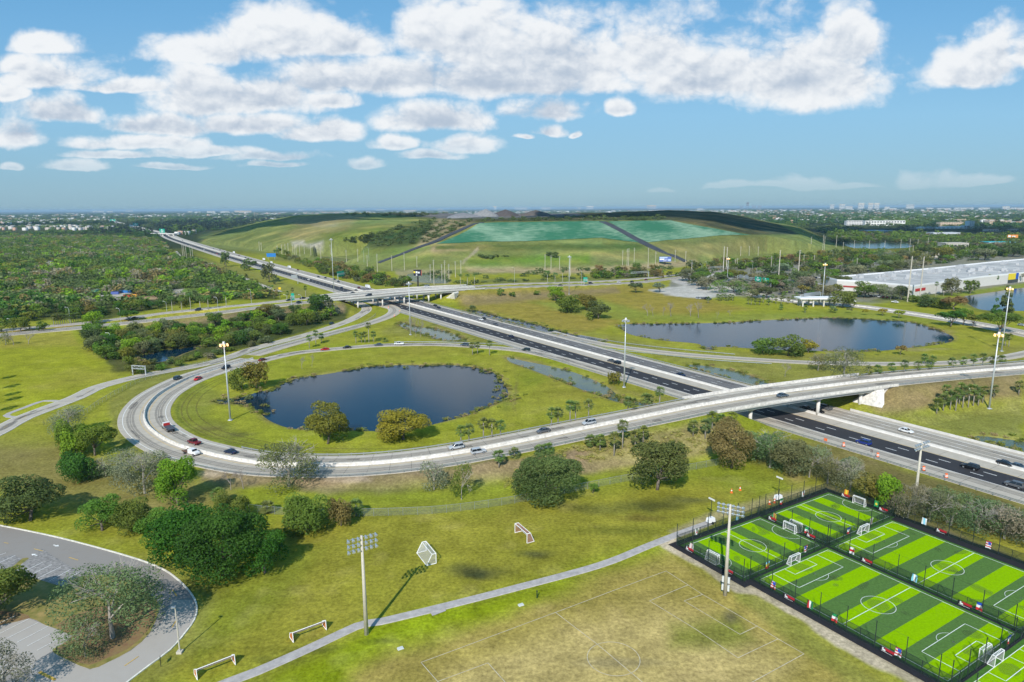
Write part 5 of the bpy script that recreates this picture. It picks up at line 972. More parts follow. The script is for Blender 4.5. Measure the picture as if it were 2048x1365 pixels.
for nm_, lb_, poly_, n_, sd_, w_, h_ in (('shop_district_trees', 'grey green trees filling the blocks around the shopping centre', [(1470,548),(1560,524),(1700,518),(1850,508),(2048,498),(2100,506),(1900,528),(1760,542),(1660,552),(1640,585),(1560,596),(1500,592)], 330, 91, 8, 5), ('landfill_belt', 'dense belt of dark trees along the foot of the landfill', [(1190,554),(1350,549),(1430,535),(1560,520),(1700,512),(1850,513),(1850,519),(1700,521),(1560,531),(1440,545),(1350,557),(1190,559)], 420, 93, 8, 7), ('freeway_belt', 'dense low trees between the freeway and the landfill', [(630,538),(700,546),(815,570),(822,576),(770,574),(700,562),(650,552)], 110, 94, 7, 5), ('lakeside_wood', 'dense green wood around the far lake right of the landfill', [(1600,474),(1690,468),(1800,470),(2100,472),(2100,506),(1850,508),(1816,500),(1700,503),(1665,496)], 900, 92, 13, 8)):
    X, Y = sample_area(poly_, n_, sd_); m = landfill_h(X, Y) < 1; qx, qy = PX(np.stack([X, Y, np.zeros(len(X))], 1)); m &= ~((qx > 1670) & (qx < 1830) & (qy > 486) & (qy < 506)); X, Y = X[m], Y[m]; n = len(X); rs = np.random.RandomState(sd_); ii = rs.randint(0, 10, n)
    mass(nm_, lb_, np.stack([X, Y, np.full(n, -.3)], 1), w_*(.7+.7*rs.rand(n)), h_*(.7+.7*rs.rand(n)), PAL[ii]*(.6+.35*rs.rand(n, 1)))
# tall dark casuarinas behind the left foot of the landfill, scrub on the landfill
X, Y = sample_area([(300,478),(330,468),(430,466),(560,447),(640,436),(600,432),(420,440),(300,452),(180,466)], 700, 31); rs = np.random.RandomState(3); m = landfill_h(X, Y) < 1; X, Y = X[m], Y[m]; n = len(X)
mass('casuarina_wood', 'tall dark casuarina wood behind the left foot of the landfill', np.stack([X, Y, np.zeros(n)], 1), 16+8*rs.rand(n), 17+9*rs.rand(n), np.tile((.018, .034, .018), (n, 1))*(.8+.4*rs.rand(n, 1)))
rs = np.random.RandomState(9); P = []
def lf_scatter(poly, n, seed):
    r = random.Random(seed); out = []
    while len(out) < n:
        x, y = r.uniform(min(p[0] for p in poly), max(p[0] for p in poly)), r.uniform(min(p[1] for p in poly), max(p[1] for p in poly))
        if poly_sd(np.array([x]), np.array([y]), poly)[0] < 0: out.append((x, y))
    return out
for x, y in lf_scatter([(700,480),(850,440),(950,434),(925,455),(850,486),(770,495)], 170, 1)+lf_scatter([(690,428),(860,420),(905,427),(860,433),(700,432)], 90, 2)+lf_scatter([(960,437),(1330,431),(1330,441),(960,443)], 130, 4)+lf_scatter([(690,478),(745,471),(745,484),(690,484)], 22, 5)+lf_scatter([(1097,508),(1120,508),(1120,516),(1097,516)], 10, 7)+lf_scatter([(960,512),(1010,512),(1010,518),(960,518)], 10, 8)+lf_scatter([(840,548),(1390,535),(1390,548),(900,572)], 60, 9):
    P.append(tuple(GT(x, y)))
P = np.array(P); n = len(P); mass('landfill_scrub', 'patches of dark scrub on the landfill slopes', P-np.array([0, 0, 1]), 7+6*rs.rand(n), 3+3.5*rs.rand(n), np.tile(GC['oak'], (n, 1))*(.7+.6*rs.rand(n, 1)), 'scrub')
# reeds and tussocks along pond rims
P = []; rs = np.random.RandomState(14)
for k in ('loop_pond', 'lake', 'near_canal', 'ramp_canal', 'far_canal', 'marsh_canal', 'small_pond', 'ditch'):
    poly = PW[k]
    for i in range(len(poly)):
        a, b = poly[i], poly[(i+1) % len(poly)]; L = (b-a).length
        for j in range(int(L/1.3)):
            q = a.lerp(b, rs.rand()); g = fbm(np.array([q.x]), np.array([q.y]), 14, 9)[0]
            if g > .42: P.append((q.x+rs.randn()*1.2, q.y+rs.randn()*1.2, -.5))
            if g > .60 and k not in ('lake', 'small_pond'): P.append((q.x+rs.randn()*3.5, q.y+rs.randn()*3.5, -.55))
P = np.array(P); n = len(P); cl = np.array([(.20, .19, .05), (.12, .15, .02), (.27, .21, .10), (.16, .18, .03)])[rs.randint(0, 4, n)]
mass('pond_reeds', 'reeds and tussocks fringing the ponds and canals', P, 1.6+1.8*rs.rand(n), .6+.9*rs.rand(n), cl, 'reeds')
# tussock grass on the bank
P = []
for x, y in lf_scatter([(1180,878),(1300,862),(1440,845),(1480,900),(1380,905),(1170,925),(1100,960),(1010,985),(1000,950)], 260, 12): P.append(tuple(GT(x, y)))
P = np.array(P); n = len(P); mass('bank_tussocks', 'yellow tussock grass on the ramp bank', P-np.array([0, 0, .2]), 1.2+1.3*rs.rand(n), .6+.5*rs.rand(n), np.array([(.33, .30, .10), (.28, .27, .07)])[rs.randint(0, 2, n)], 'grass')
# ---------------------------------------------------------------- vehicles
def loft(mb, rings, mi=0, caps=True):
    n = len(rings[0]); mb.add([p for r in rings for p in r], [(i*n+j, i*n+(j+1) % n, (i+1)*n+(j+1) % n, (i+1)*n+j) for i in range(len(rings)-1) for j in range(n)]+([tuple(range(n-1, -1, -1)), tuple(range((len(rings)-1)*n, len(rings)*n))] if caps else []), mi)
def ring(x, w, z0, z1, b=.12):
    return [(x, -w+b, z0), (x, -w, z0+b), (x, -w, z1-b), (x, -w+b*1.4, z1), (x, w-b*1.4, z1), (x, w, z1-b), (x, w, z0+b), (x, w-b, z0)]
CARS = {
 'sedan': dict(hull=[(-2.3,.72,.45,.85),(-2.15,.84,.3,.98),(-1.4,.9,.26,1.0),(0,.91,.26,.96),(1.2,.9,.26,.93),(1.95,.86,.28,.78),(2.3,.72,.38,.66)], cab=[(-1.75,-.95,.35,1.15),.86,.64,.95,1.43], wx=(-1.38,1.38), wr=.33),
 'suv': dict(hull=[(-2.3,.8,.5,1.0),(-2.2,.9,.36,1.1),(-1.4,.95,.32,1.12),(0,.95,.32,1.08),(1.15,.94,.32,1.04),(2.0,.9,.34,.95),(2.32,.78,.45,.8)], cab=[(-2.2,-1.95,.4,1.1),.9,.72,1.07,1.72], wx=(-1.42,1.42), wr=.38),
 'pickup': dict(hull=[(-2.75,.85,.55,1.0),(-2.6,.95,.42,1.08),(-1.0,.97,.4,1.08),(.2,.97,.38,1.1),(1.3,.96,.38,1.08),(2.3,.92,.4,1.0),(2.65,.82,.5,.85)], cab=[(-.95,-.75,.75,1.35),.9,.72,1.07,1.78], wx=(-1.7,1.75), wr=.42),
 'van': dict(hull=[(-2.7,.9,.5,1.2),(-2.6,.98,.4,1.3),(0,1.0,.38,1.3),(1.5,.98,.38,1.2),(2.3,.92,.42,1.0),(2.65,.82,.5,.85)], cab=[(-2.6,-2.4,1.2,2.0),.95,.82,1.28,2.2], wx=(-1.7,1.7), wr=.38)}
PARTS = {}
def car_parts(kind):
    if kind in PARTS: return PARTS[kind]
    d = CARS[kind]; b = MB(); loft(b, [ring(*r) for r in d['hull']]); (x0, x1, x2, x3), w0, w1, zb, zt = d['cab']
    roof = MB(); loft(roof, [[(x, -w, z) , (x, -w*.9, z+.07), (x, w*.9, z+.07), (x, w, z)] for x, w, z in ((x1, w1*.97, zt-.02), ((x1+x2)/2, w1, zt), (x2, w1*.97, zt-.03))])
    for sx, (xa, xb) in ((0, (x0, x1)), (0, (x3, x2))):
        for s in (-1, 1): roof.tube((xa, s*w0*.97, zb), (xb, s*w1*.99, zt), .05, n=4)
    for s in (-1, 1): roof.tube(((x0+x3)/2, s*w0, zb), ((x1+x2)/2, s*w1*1.01, zt), .045, n=4)
    g = MB(); g.add([(x0, -w0, zb), (x3, -w0, zb), (x3, w0, zb), (x0, w0, zb), (x1, -w1, zt), (x2, -w1, zt), (x2, w1, zt), (x1, w1, zt)], [(0, 1, 5, 4), (1, 2, 6, 5), (2, 3, 7, 6), (3, 0, 4, 7), (4, 5, 6, 7)])
    w = MB(); w.tube((0, -.12, 0), (0, .12, 0), d['wr'], n=14); rim = MB(); rim.tube((0, -.135, 0), (0, .135, 0), d['wr']*.6, n=10)
    xf, xr = d['hull'][-1][0], d['hull'][0][0]; h = MB(); h.box((xf-.16, 0, d['hull'][-1][3]-.12), (.22, .3, .14)); t = MB(); t.box((xr+.1, 0, d['hull'][0][3]-.1), (.16, .28, .16))
    o = MB(); o.v = b.v+roof.v; o.f = b.f+[tuple(i+len(b.v) for i in f) for f in roof.f]; o.m = [0]*len(o.f)
    PARTS[kind] = dict(body=o.mesh('body', CARP, False), windows=g.mesh('windows', GLASS), wheel=w.mesh('wheel', BLACK), rim=rim.mesh('rim', STEEL), headlight=h.mesh('headlight', LAMPG), taillight=t.mesh('taillight', RED), d=d)
    # one-piece copy for cars that are only a few pixels
    a = MB(); a.add(o.v, o.f, 0); a.add(g.v, g.f, 1)
    for x in d['wx']:
        for y in (-.82, .82): a.tube((x, y-.12, d['wr']), (x, y+.12, d['wr']), d['wr'], n=8, mi=2)
    PARTS[kind]['whole'] = a.mesh('car', [CARP, GLASS, BLACK]); return PARTS[kind]
CCOL = {'black': (.012, .013, .016), 'grey': (.10, .105, .115), 'silver': (.42, .45, .48), 'white': (.75, .76, .76), 'red': (.50, .012, .012), 'dark red': (.16, .01, .014), 'blue': (.012, .03, .20), 'dark blue': (.012, .022, .06), 'dark green': (.012, .03, .025), 'teal': (.01, .035, .05), 'slate': (.07, .10, .13), 'beige': (.45, .38, .28), 'orange': (.6, .12, .02), 'yellow': (.7, .5, .04)}
RP = {'R1': R1, 'R2': R2, 'R3': R3, 'R4': R4, 'R5': R5, 'R6': R6, 'AS': AS, 'AN': AN, 'FW': FW}
def on_road(x, y, road):
    "world point and heading where the view ray meets the road surface"
    path = RP[road]; h = .1; p = G(x, y, h)
    for _ in range(8):
        p = G(x, y, h); i = min(range(len(path)), key=lambda k: (path[k].x-p.x)**2+(path[k].y-p.y)**2); h = .5*h+.5*(path[i].z+.01)
    p = G(x, y, path[i].z); a = path[max(0, i-1)]; b = path[min(len(path)-1, i+1)]; t = b-a; p.z = path[i].z+.01
    return p, math.atan2(t.y, t.x), math.atan2(t.z, math.hypot(t.x, t.y))
def car(kind, colr, x, y, road, d, label, group=None, small=False, cat=None):
    "d = +1 drives along the traced path, -1 against it"
    p, a, pitch = on_road(x, y, road); a += 0 if d > 0 else math.pi; P = car_parts(kind); col = CCOL[colr]; cat = cat or {'sedan': 'car', 'suv': 'car', 'pickup': 'pickup truck', 'van': 'van'}[kind]
    nm = {'sedan': 'sedan_car', 'suv': 'suv_car', 'pickup': 'pickup_truck', 'van': 'van'}[kind]
    if small: o = tag(link(nm, P['whole'], loc=p, rz=a, color=col), label, cat, group); o.rotation_euler.y = -pitch*d; return o
    t = thing(nm, label, cat, p, a, group); t.rotation_euler.y = -pitch*d
    link('body', P['body'], t, color=col); link('windows', P['windows'], t); dd = P['d']
    for x_ in dd['wx']:
        for y_ in (-.83, .83): w = link('wheel', P['wheel'], t, (x_, y_, dd['wr'])); link('rim', P['rim'], w)
    for y_ in (-.6, .6): link('headlight', P['headlight'], t, (0, y_, 0)); link('taillight', P['taillight'], t, (0, y_, 0))
    return t
for c in [('suv','teal',356,759,'R1',1,'dark teal car on the outer lane at the top of the ramp bend'),('sedan','red',396,760,'R1',-1,'bright red car on the inner lane at the top of the ramp bend'),('suv','black',452,738,'R1',-1,'black car behind the mast light on the ramp'),
 ('pickup','dark red',388,888,'R1',1,'dark red pickup on the inner lane of the bend'),('sedan','dark blue',461,907,'R1',1,'dark blue car on the inner lane at the bottom of the bend'),('suv','silver',913,898,'R1',1,'silver blue estate car by the guardrail below the pond palms'),('suv','silver',957,907,'R1',-1,'silver car on the near lane of the ramp'),
 ('sedan','grey',1087,865,'R1',1,'dark grey car on the far lane of the rising ramp'),('suv','silver',1178,849,'R1',1,'silver car nearest the flyover on the far lane'),('sedan','slate',1565,794,'R1',-1,'slate blue car alone on the flyover'),
 ('sedan','dark red',525,722,'R3',1,'dark red car where the ramp splits'),('sedan','red',650,701,'R3',-1,'bright red car behind the pond'),('sedan','black',694,697,'R3',-1,'black car behind the pond next to the red one'),('sedan','slate',757,692,'R3',-1,'slate blue car behind the pond'),('pickup','white',798,690,'R3',-1,'white pickup behind the pond by the short guardrail'),('suv','slate',929,692,'R3',-1,'blue grey car near the palms above the pond'),('suv','dark green',1052,702,'R3',-1,'dark green car where the inner ramp joins the freeway'),
 ('sedan','dark green',663,649,'R4',-1,'small dark green car on the frontage road'),('suv','black',1234,728,'FW',1,'black car on the fresh asphalt behind the tall mast'),('sedan','grey',1222,724,'FW',1,'grey car just ahead of the black one on the fresh asphalt'),('sedan','dark blue',1022,675,'FW',1,'dark blue car on the fresh asphalt before the split'),
 ('suv','blue',1727,889,'FW',1,'bright blue car on the near freeway lanes'),('suv','black',1940,938,'FW',1,'black car on the fresh asphalt at the right'),('suv','grey',2028,974,'FW',1,'grey car at the right edge on the near freeway lanes'),('sedan','dark blue',1362,752,'FW',-1,'dark blue car alone on the old asphalt lanes'),('sedan','black',1612,820,'FW',-1,'black car half under the flyover'),('sedan','black',1636,825,'FW',-1,'black car just out from under the flyover'),('suv','grey',1652,819,'FW',-1,'grey car beside the black ones under the flyover'),
 ('sedan','white',1812,865,'FW',-1,'white car on the far freeway lanes at the right'),('sedan','black',2010,931,'FW',-1,'long black car on the far freeway lanes'),('sedan','slate',2036,937,'FW',-1,'dark slate car behind the long black one at the right edge')]: car(*c)
for c in [('sedan','black',968,639,'FW',-1,'black car leading the group on the far freeway lanes'),('sedan','white',962,641,'FW',-1,'white car beside the black one on the far freeway lanes'),('sedan','grey',991,651,'FW',-1,'grey car behind the black and white pair'),('sedan','black',871,613,'FW',-1,'first dark car past the arterial overpass'),('sedan','dark blue',878,617,'FW',-1,'second dark car past the arterial overpass'),('sedan','silver',843,605,'FW',-1,'silver car emerging from the arterial overpass'),
 ('sedan','black',637,555,'FW',-1,'dark car left of four on the freeway beyond the overpass'),('sedan','black',651,557,'FW',-1,'second dark car of four beyond the overpass'),('sedan','dark blue',669,560,'FW',-1,'dark blue car beyond the overpass by the sign mast'),('suv','grey',677,565,'FW',-1,'grey car beyond the overpass in front of the mast'),('sedan','dark red',718,577,'FW',-1,'dark car beside the white camper'),('sedan','dark blue',683,577,'FW',1,'dark car on the fresh asphalt beyond the overpass'),('sedan','grey',712,582,'FW',1,'grey car about to pass under the overpass'),('suv','white',617,561,'FW',1,'white car on the fresh asphalt beyond the sign'),('suv','white',593,549,'FW',1,'dark lane white car near the gantry back'),('sedan','dark red',596,541,'FW',-1,'dark red car behind the white box truck'),
 ('sedan','white',524,531,'FW',1,'silver white car on the dark lanes by the oak'),('sedan','black',491,516,'FW',-1,'black car farther down the freeway'),('sedan','dark red',478,512,'FW',-1,'dark red car farther down the freeway'),('sedan','black',449,505,'FW',-1,'dark car in the distant queue'),('sedan','black',440,501,'FW',-1,'next dark car in the distant queue'),('sedan','black',427,498,'FW',-1,'dark car at the far end of the queue'),('sedan','red',434,509,'FW',1,'distant red car on the dark lanes'),('sedan','white',408,500,'FW',1,'distant white car on the dark lanes'),('sedan','white',404,490,'FW',-1,'distant white car on the pale lanes'),('sedan','black',365,482,'FW',-1,'farthest dark car near the distant bridge'),
 ('suv','black',738,592,'AN',-1,'black car on the far deck of the overpass'),('sedan','black',705,588,'AN',-1,'dark car behind the black one on the far deck'),('suv','grey',737,594,'AS',1,'grey car on the near deck of the overpass'),('sedan','black',650,593,'AN',-1,'dark car coming up to the overpass'),('sedan','grey',637,595,'AN',-1,'grey car coming up to the overpass'),('sedan','black',605,598,'AN',-1,'black car by the green sign post'),('sedan','dark green',578,602,'AN',-1,'dark car by the palms on the arterial road'),('sedan','grey',598,606,'AS',1,'grey car on the near arterial lanes'),('suv','dark blue',396,621,'AN',-1,'dark blue car behind the royal palms'),('sedan','black',270,638,'AS',1,'dark car under the median tree'),
 ('sedan','grey',1121,572,'AS',1,'grey car right of the mast on the arterial road'),('suv','black',1181,568,'AS',1,'black car by the sign post on the arterial road'),('sedan','white',1238,566,'AS',1,'white car on the arterial road'),('sedan','black',1264,565,'AS',1,'black car behind the white one on the arterial road'),('sedan','dark red',1292,561,'AS',1,'dark car nearest the junction'),('van','white',853,576,'AN',-1,'white van on the far deck of the overpass'),
 ('suv','black',1388,550,'AS',1,'black car waiting at the junction'),('sedan','dark red',1404,549,'AS',1,'dark red car waiting at the junction'),('sedan','blue',1414,548,'AS',1,'blue car waiting at the junction'),('suv','white',1440,572,'R6',1,'white car turning by the shade trees'),('pickup','white',1790,606,'R6',1,'white pickup by the shopping centre entrance'),('sedan','white',1706,604,'R6',1,'white car on the access road past the toll canopy'),('sedan','silver',2043,652,'R6',1,'silver car on the access road at the right edge')]: car(*c, small=True)
# trucks built for themselves
def place(o, x, y, road, d):
    p, a, pt = on_road(x, y, road); o.location = p; o.rotation_euler = (0, 0, a+(0 if d > 0 else math.pi))
def wheels(t, xs, r=.48, y=.95):
    m = MB(); m.tube((0, -.17, 0), (0, .17, 0), r, n=14); rm = MB(); rm.tube((0, -.18, 0), (0, .18, 0), r*.5, n=10); a, b = m.mesh('wheel', BLACK), rm.mesh('rim', STEEL)
    for x in xs:
        for s in (-1, 1): w = link('wheel', a, t, (x, s*y, r)); link('rim', b, w)
t = thing('tow_truck', 'white cab tow truck with a long dark flatbed on the bend', 'tow truck'); m = MB(); loft(m, [ring(1.7, 1.0, .5, 2.2), ring(2.6, 1.02, .5, 2.25), ring(3.0, 1.0, .5, 1.5), ring(3.9, .9, .55, 1.35)]); link('cab', m.mesh('cab', CARP), t, color=(.72, .72, .72))
m = MB(); m.box((2.95, 0, 1.8), (.5, 1.7, .55), top=.8); link('windscreen', m.mesh('windscreen', GLASS), t); m = MB(); m.box((-1.2, 0, 1.15), (5.6, 2.3, .16)); m.box((-1.2, 0, .8), (5.2, .9, .5)); [m.box((-1.2, s*1.13, 1.28), (5.6, .06, .12)) for s in (-1, 1)]; link('flatbed', m.mesh('flatbed', mat('flatbed', (.07, .075, .09), .6)), t)
m = MB(); m.box((1.55, 0, 1.6), (.12, 2.1, 1.0)); link('headboard', m.mesh('headboard', mat('red_board', (.45, .03, .03), .5)), t); wheels(t, (-2.7, -1.8, 3.0)); place(t, 337, 860, 'R1', 1)
t = thing('utility_truck', 'white truck with a capped body and dark empty flat rear on the outer lane', 'truck'); m = MB(); loft(m, [ring(-.4, 1.0, .5, 1.9), ring(1.2, 1.02, .5, 1.95), ring(1.8, 1.0, .5, 1.35), ring(3.0, .92, .5, 1.2), ring(3.1, .8, .6, 1.0)]); link('body', m.mesh('body', CARP), t, color=(.75, .75, .75))
m = MB(); m.box((1.45, 0, 1.62), (.7, 1.75, .5), top=.8); link('windscreen', m.mesh('windscreen', GLASS), t); m = MB(); m.box((-1.9, 0, .8), (2.8, 1.9, .2)); [m.box((-1.9, s*.95, 1.0), (2.8, .06, .3)) for s in (-1, 1)]; link('bed', m.mesh('bed', mat('brown_bed', (.12, .07, .05), .8)), t); wheels(t, (-2.2, 2.2), .42, .88); place(t, 383, 909, 'R1', -1)
def boxtruck(x, y, road, d, label, L=6.5, col=(.75, .76, .77), name='box_truck', cat='truck'):
    t = thing(name, label, cat); m = MB(); loft(m, [ring(L/2-1.9, 1.0, .5, 2.1), ring(L/2-.8, 1.0, .5, 2.1), ring(L/2-.3, .98, .5, 1.3), ring(L/2+.4, .9, .55, 1.15)]); link('cab', m.mesh('cab', CARP), t, color=(.7, .7, .7))
    m = MB(); m.box((-1, 0, 1.95), (L-2, 2.3, 2.4)); link('cargo_box', m.mesh('cargo_box', CARP), t, color=col); wheels(t, (-L/2+1, L/2-.9)); place(t, x, y, road, d); return t
boxtruck(736, 577, 'FW', -1, 'white camper van about to pass under the overpass', 8.5, name='camper_van', cat='camper van'); boxtruck(579, 537, 'FW', -1, 'white box truck on the pale lanes beyond the overpass', 9); boxtruck(543, 528, 'FW', -1, 'smaller white box truck ahead of the big one'); boxtruck(528, 521, 'FW', -1, 'white panel truck far down the freeway', 7); boxtruck(468, 507, 'FW', -1, 'tiny white truck farthest down the freeway', 8); boxtruck(1427, 564, 'R6', 1, 'orange and white truck by the shade trees at the junction', 6.5, (.65, .15, .05))
# parked rows at the shops
rr = random.Random(3); k = 0
for x0, y0, x1, y1, n, pw_ in ((1920,577,2012,566,15,'between the store wall and the lake'),(1742,594,1800,598,8,'before the red store sign'),(1700,545,1760,543,10,'behind the left end of the store'),(1790,537,1860,530,10,'behind the middle of the store'),(1560,575,1640,570,10,'above the toll canopy'),(1600,560,1680,553,9,'in the second canopy row'),(1480,582,1560,590,5,'under the long gantry'),(1395,598,1420,600,5,'at the edge of the paved yard'),(1690,530,1800,524,10,'in the farthest car park row')):
    for i in range(n):
        x, y = x0+(x1-x0)*i/(n-1), y0+(y1-y0)*i/(n-1); kd = rr.choice(['sedan', 'suv', 'suv', 'van']); cn = rr.choice(['white', 'black', 'grey', 'silver', 'dark blue', 'slate', 'dark red', 'white'])
        p = GT(x, y); a = math.atan2((G(x1, y1)-G(x0, y0)).y, (G(x1, y1)-G(x0, y0)).x)+math.pi/2
        tag(link({'sedan': 'sedan_car', 'suv': 'suv_car', 'van': 'van'}[kd], car_parts(kd)['whole'], loc=p, rz=a, color=CCOL[cn]), '%s %s parked %s, %s' % (cn, {'sedan': 'saloon car', 'suv': 'suv', 'van': 'van'}[kd], pw_, nth(i, n)), {'van': 'van'}.get(kd, 'car'), 'parked cars at the shops'); k += 1
# ---------------------------------------------------------------- small-sided pitches (laid out in their own frame)
O = Vector((69.9, 140.4, 0)); E1 = Vector((math.cos(math.radians(-58.0)), math.sin(math.radians(-58.0)), 0)); E2 = Vector((-E1.y, E1.x, 0)); AZ = math.atan2(E1.y, E1.x)
def pw(a, b, z=0.): v = O+E1*a+E2*b; v.z = z; return v
def quad(mb, a0, a1, b0, b1, z, mi=0): mb.add([pw(a0, b0, z), pw(a1, b0, z), pw(a1, b1, z), pw(a0, b1, z)], [(0, 1, 2, 3)], mi)
def line(mb, p, q, z=.062, w=.11, mi=0):
    p, q = pw(*p, z), pw(*q, z); t = (q-p).normalized(); r = Vector((t.y, -t.x, 0))*w/2; mb.add([p-r-t*w/2, p+r-t*w/2, q+r+t*w/2, q-r+t*w/2], [(0, 1, 2, 3)], mi)
def arc(mb, c, r, a0, a1, z=.062, w=.11, n=40):
    p = [(c[0]+r*math.cos(a0+(a1-a0)*i/n), c[1]+r*math.sin(a0+(a1-a0)*i/n)) for i in range(n+1)]
    for u, v in zip(p, p[1:]): line(mb, u, v, z, w)
TURF = mat('turf_dark', (.085, .165, .042), .95, noise=.32, scale=2.2, spec=0); TURFL = mat('turf_light', (.23, .42, .001), .95, noise=.22, scale=2.2, spec=0); TURFM = mat('turf_border', (.065, .16, .028), .95, noise=.28, scale=2.2, spec=0)
PAD = mat('black_pad', (.018, .018, .022), .8, noise=.25, scale=1.5)
mb = MB(); mb.prism([pw(*q)[:2] for q in ((-20.6, -28.0), (-20.6, 30.6), (80, 30.6), (80, -26.2), (0.6, -26.2), (0.6, -28.0))][::-1], -.3, .012); struct('black_surround', mb.mesh('black_surround', PAD))
PITCH_ = {'A': (-17.9, -1.9, -25.2, .1, 'b'), 'B': (-17.6, -1.6, 2.6, 27.6, 'b'), 'C': (.4, 36.6, -23.1, -.1, 'a'), 'D': (.4, 36.6, 2.5, 25.6, 'a'), 'E': (39.0, 75, -23.1, -.1, 'a'), 'F': (39.0, 75, 2.5, 25.6, 'a')}
for k, (a0, a1, b0, b1, ax) in PITCH_.items():
    mb = MB(); m_ = .9; n = 9 if ax == 'a' else 7
    quad(mb, a0-m_, a1+m_, b0-m_, b1+m_, .022, 2)
    for i in range(n):
        light = (i % 2 == 0) if ax == 'a' else (i % 2 == 1)
        if ax == 'a': quad(mb, a0+(a1-a0)*i/n, a0+(a1-a0)*(i+1)/n, b0, b1, .03+.0, 1 if light else 0)
        else: quad(mb, a0, a1, b0+(b1-b0)*i/n, b0+(b1-b0)*(i+1)/n, .03, 1 if light else 0)
    struct('turf_pitch', flip_up(mb.mesh('turf_pitch', [TURF, TURFL, TURFM])))
    mb = MB(); ca, cb = (a0+a1)/2, (b0+b1)/2
    for p, q in (((a0, b0), (a1, b0)), ((a1, b0), (a1, b1)), ((a1, b1), (a0, b1)), ((a0, b1), (a0, b0))): line(mb, p, q)
    if ax == 'a':
        line(mb, (ca, b0), (ca, b1)); arc(mb, (ca, cb), 3.0, 0, 2*math.pi)
        for s, ag in ((1, a0), (-1, a1)):
            for dp, hw in ((6.2, 7.4), (2.6, 3.7)): line(mb, (ag, cb-hw), (ag+s*dp, cb-hw)); line(mb, (ag+s*dp, cb-hw), (ag+s*dp, cb+hw)); line(mb, (ag+s*dp, cb+hw), (ag, cb+hw))
            arc(mb, (ag+s*4.6, cb), 2.6, -.9 if s > 0 else math.pi-.9, .9 if s > 0 else math.pi+.9, n=16); arc(mb, (ag+s*4.6, cb), .1, 0, 6.28, n=6, w=.16)
    else:
        line(mb, (a0, cb), (a1, cb)); arc(mb, (ca, cb), 2.9, 0, 2*math.pi)
        for s, bg in ((1, b0), (-1, b1)): arc(mb, (ca, bg), 3.6, 0 if s > 0 else math.pi, math.pi if s > 0 else 2*math.pi, n=30)
    for sa, aa in ((1, a0), (-1, a1)):
        for sb, bb in ((1, b0), (-1, b1)): t0 = {(1, 1): 0, (-1, 1): math.pi/2, (-1, -1): math.pi, (1, -1): 1.5*math.pi}[(sa, sb)]; arc(mb, (aa, bb), .8, t0, t0+math.pi/2, n=8, w=.08)
    struct('pitch_lines', flip_up(mb.mesh('pitch_lines', mat('line_paint', (.75, .78, .75), .7))))
sc_ = MB(); q_ = random.Random(12)
for k, (a0, a1, b0, b1, ax) in PITCH_.items():
    ca, cb = (a0+a1)/2, (b0+b1)/2; sp = [((a0+1.6, cb) if ax == 'a' else (ca, b0+1.4)), ((a1-1.6, cb) if ax == 'a' else (ca, b1-1.4)), (ca, cb)]+[(q_.uniform(a0+2, a1-2), q_.uniform(b0+2, b1-2)) for _ in range(9)]
    for i, (a, b) in enumerate(sp):
        ra, rb = (q_.uniform(1.2, 2.2), q_.uniform(1.2, 2.4)) if i < 3 else (q_.uniform(.5, 2.5), q_.uniform(.3, 1.4)); th = q_.uniform(0, 3)
        sc_.poly([pw(a+ra*math.cos(t)*math.cos(th)*(.8+.4*q_.random())-rb*math.sin(t)*math.sin(th), b+ra*math.cos(t)*math.sin(th)+rb*math.sin(t)*math.cos(th)*(.8+.4*q_.random()), .045+.0003*i) for t in np.linspace(0, 6.283, 15)[:-1]])
struct('turf_wear', flip_up(sc_.mesh('turf_wear', mat('turf_wear', (.10, .14, .06), .95, alpha=.22, noise=.5, scale=2.5, spec=0))))
GNET = mat('goal_net', (.75, .75, .75), .8, alpha=.28)
def goal_mesh(w=3., h=2., d=1.1, r=.06, dt=.5):
    f = MB(); P = {}
    for s in (-1, 1):
        a, b, c, e = (0, s*w/2, 0), (0, s*w/2, h), (-dt, s*w/2, h), (-d, s*w/2, 0); P[s] = (a, b, c, e)
        for u, v in ((a, b), (b, c), (c, e), (e, a)): f.tube(u, v, r, n=6)
    for i in (1, 2, 3): f.tube(P[-1][i], P[1][i], r if i == 1 else r*.8, n=6)
    n = MB(); n.add([P[-1][1], P[1][1], P[1][2], P[-1][2]], [(0, 1, 2, 3)]); n.add([P[-1][2], P[1][2], P[1][3], P[-1][3]], [(0, 1, 2, 3)])
    for s in (-1, 1): n.add(list(P[s]), [(0, 1, 2, 3)])
    return f, n
f, n = goal_mesh(); GF, GN = f.mesh('frame', WHITE), n.mesh('net', GNET)
def goal(a, b, face, label):
    t = thing('mini_goal', label, 'goal', pw(a, b, .06), AZ+face, 'small goals of the fenced pitches'); link('frame', GF, t); link('net', GN, t)
c_ = lambda k: ((PITCH_[k][0]+PITCH_[k][1])/2, (PITCH_[k][2]+PITCH_[k][3])/2)
for k, lb0, lb1 in (('A', 'small white goal at the left end of the left small pitch', 'small white goal at the right end of the left small pitch'), ('B', 'small white goal back to back with the left pitch goal', 'small white goal at the top end of the upper small pitch')):
    goal(c_(k)[0], PITCH_[k][2], math.pi/2, lb0); goal(c_(k)[0], PITCH_[k][3], -math.pi/2, lb1)
for k, lb0, lb1 in (('C', 'small white goal at the upper left end of the large middle pitch', 'small white goal at the lower right end of the large middle pitch'), ('D', 'small white goal at the upper left end of the right pitch', 'small white goal at the far end of the right pitch'), ('E', 'small white goal back to back with the middle pitch goal at the bottom', None), ('F', 'small white goal of the corner pitch', None)):
    goal(PITCH_[k][0], c_(k)[1], 0, lb0)
    if lb1: goal(PITCH_[k][1], c_(k)[1], math.pi, lb1)
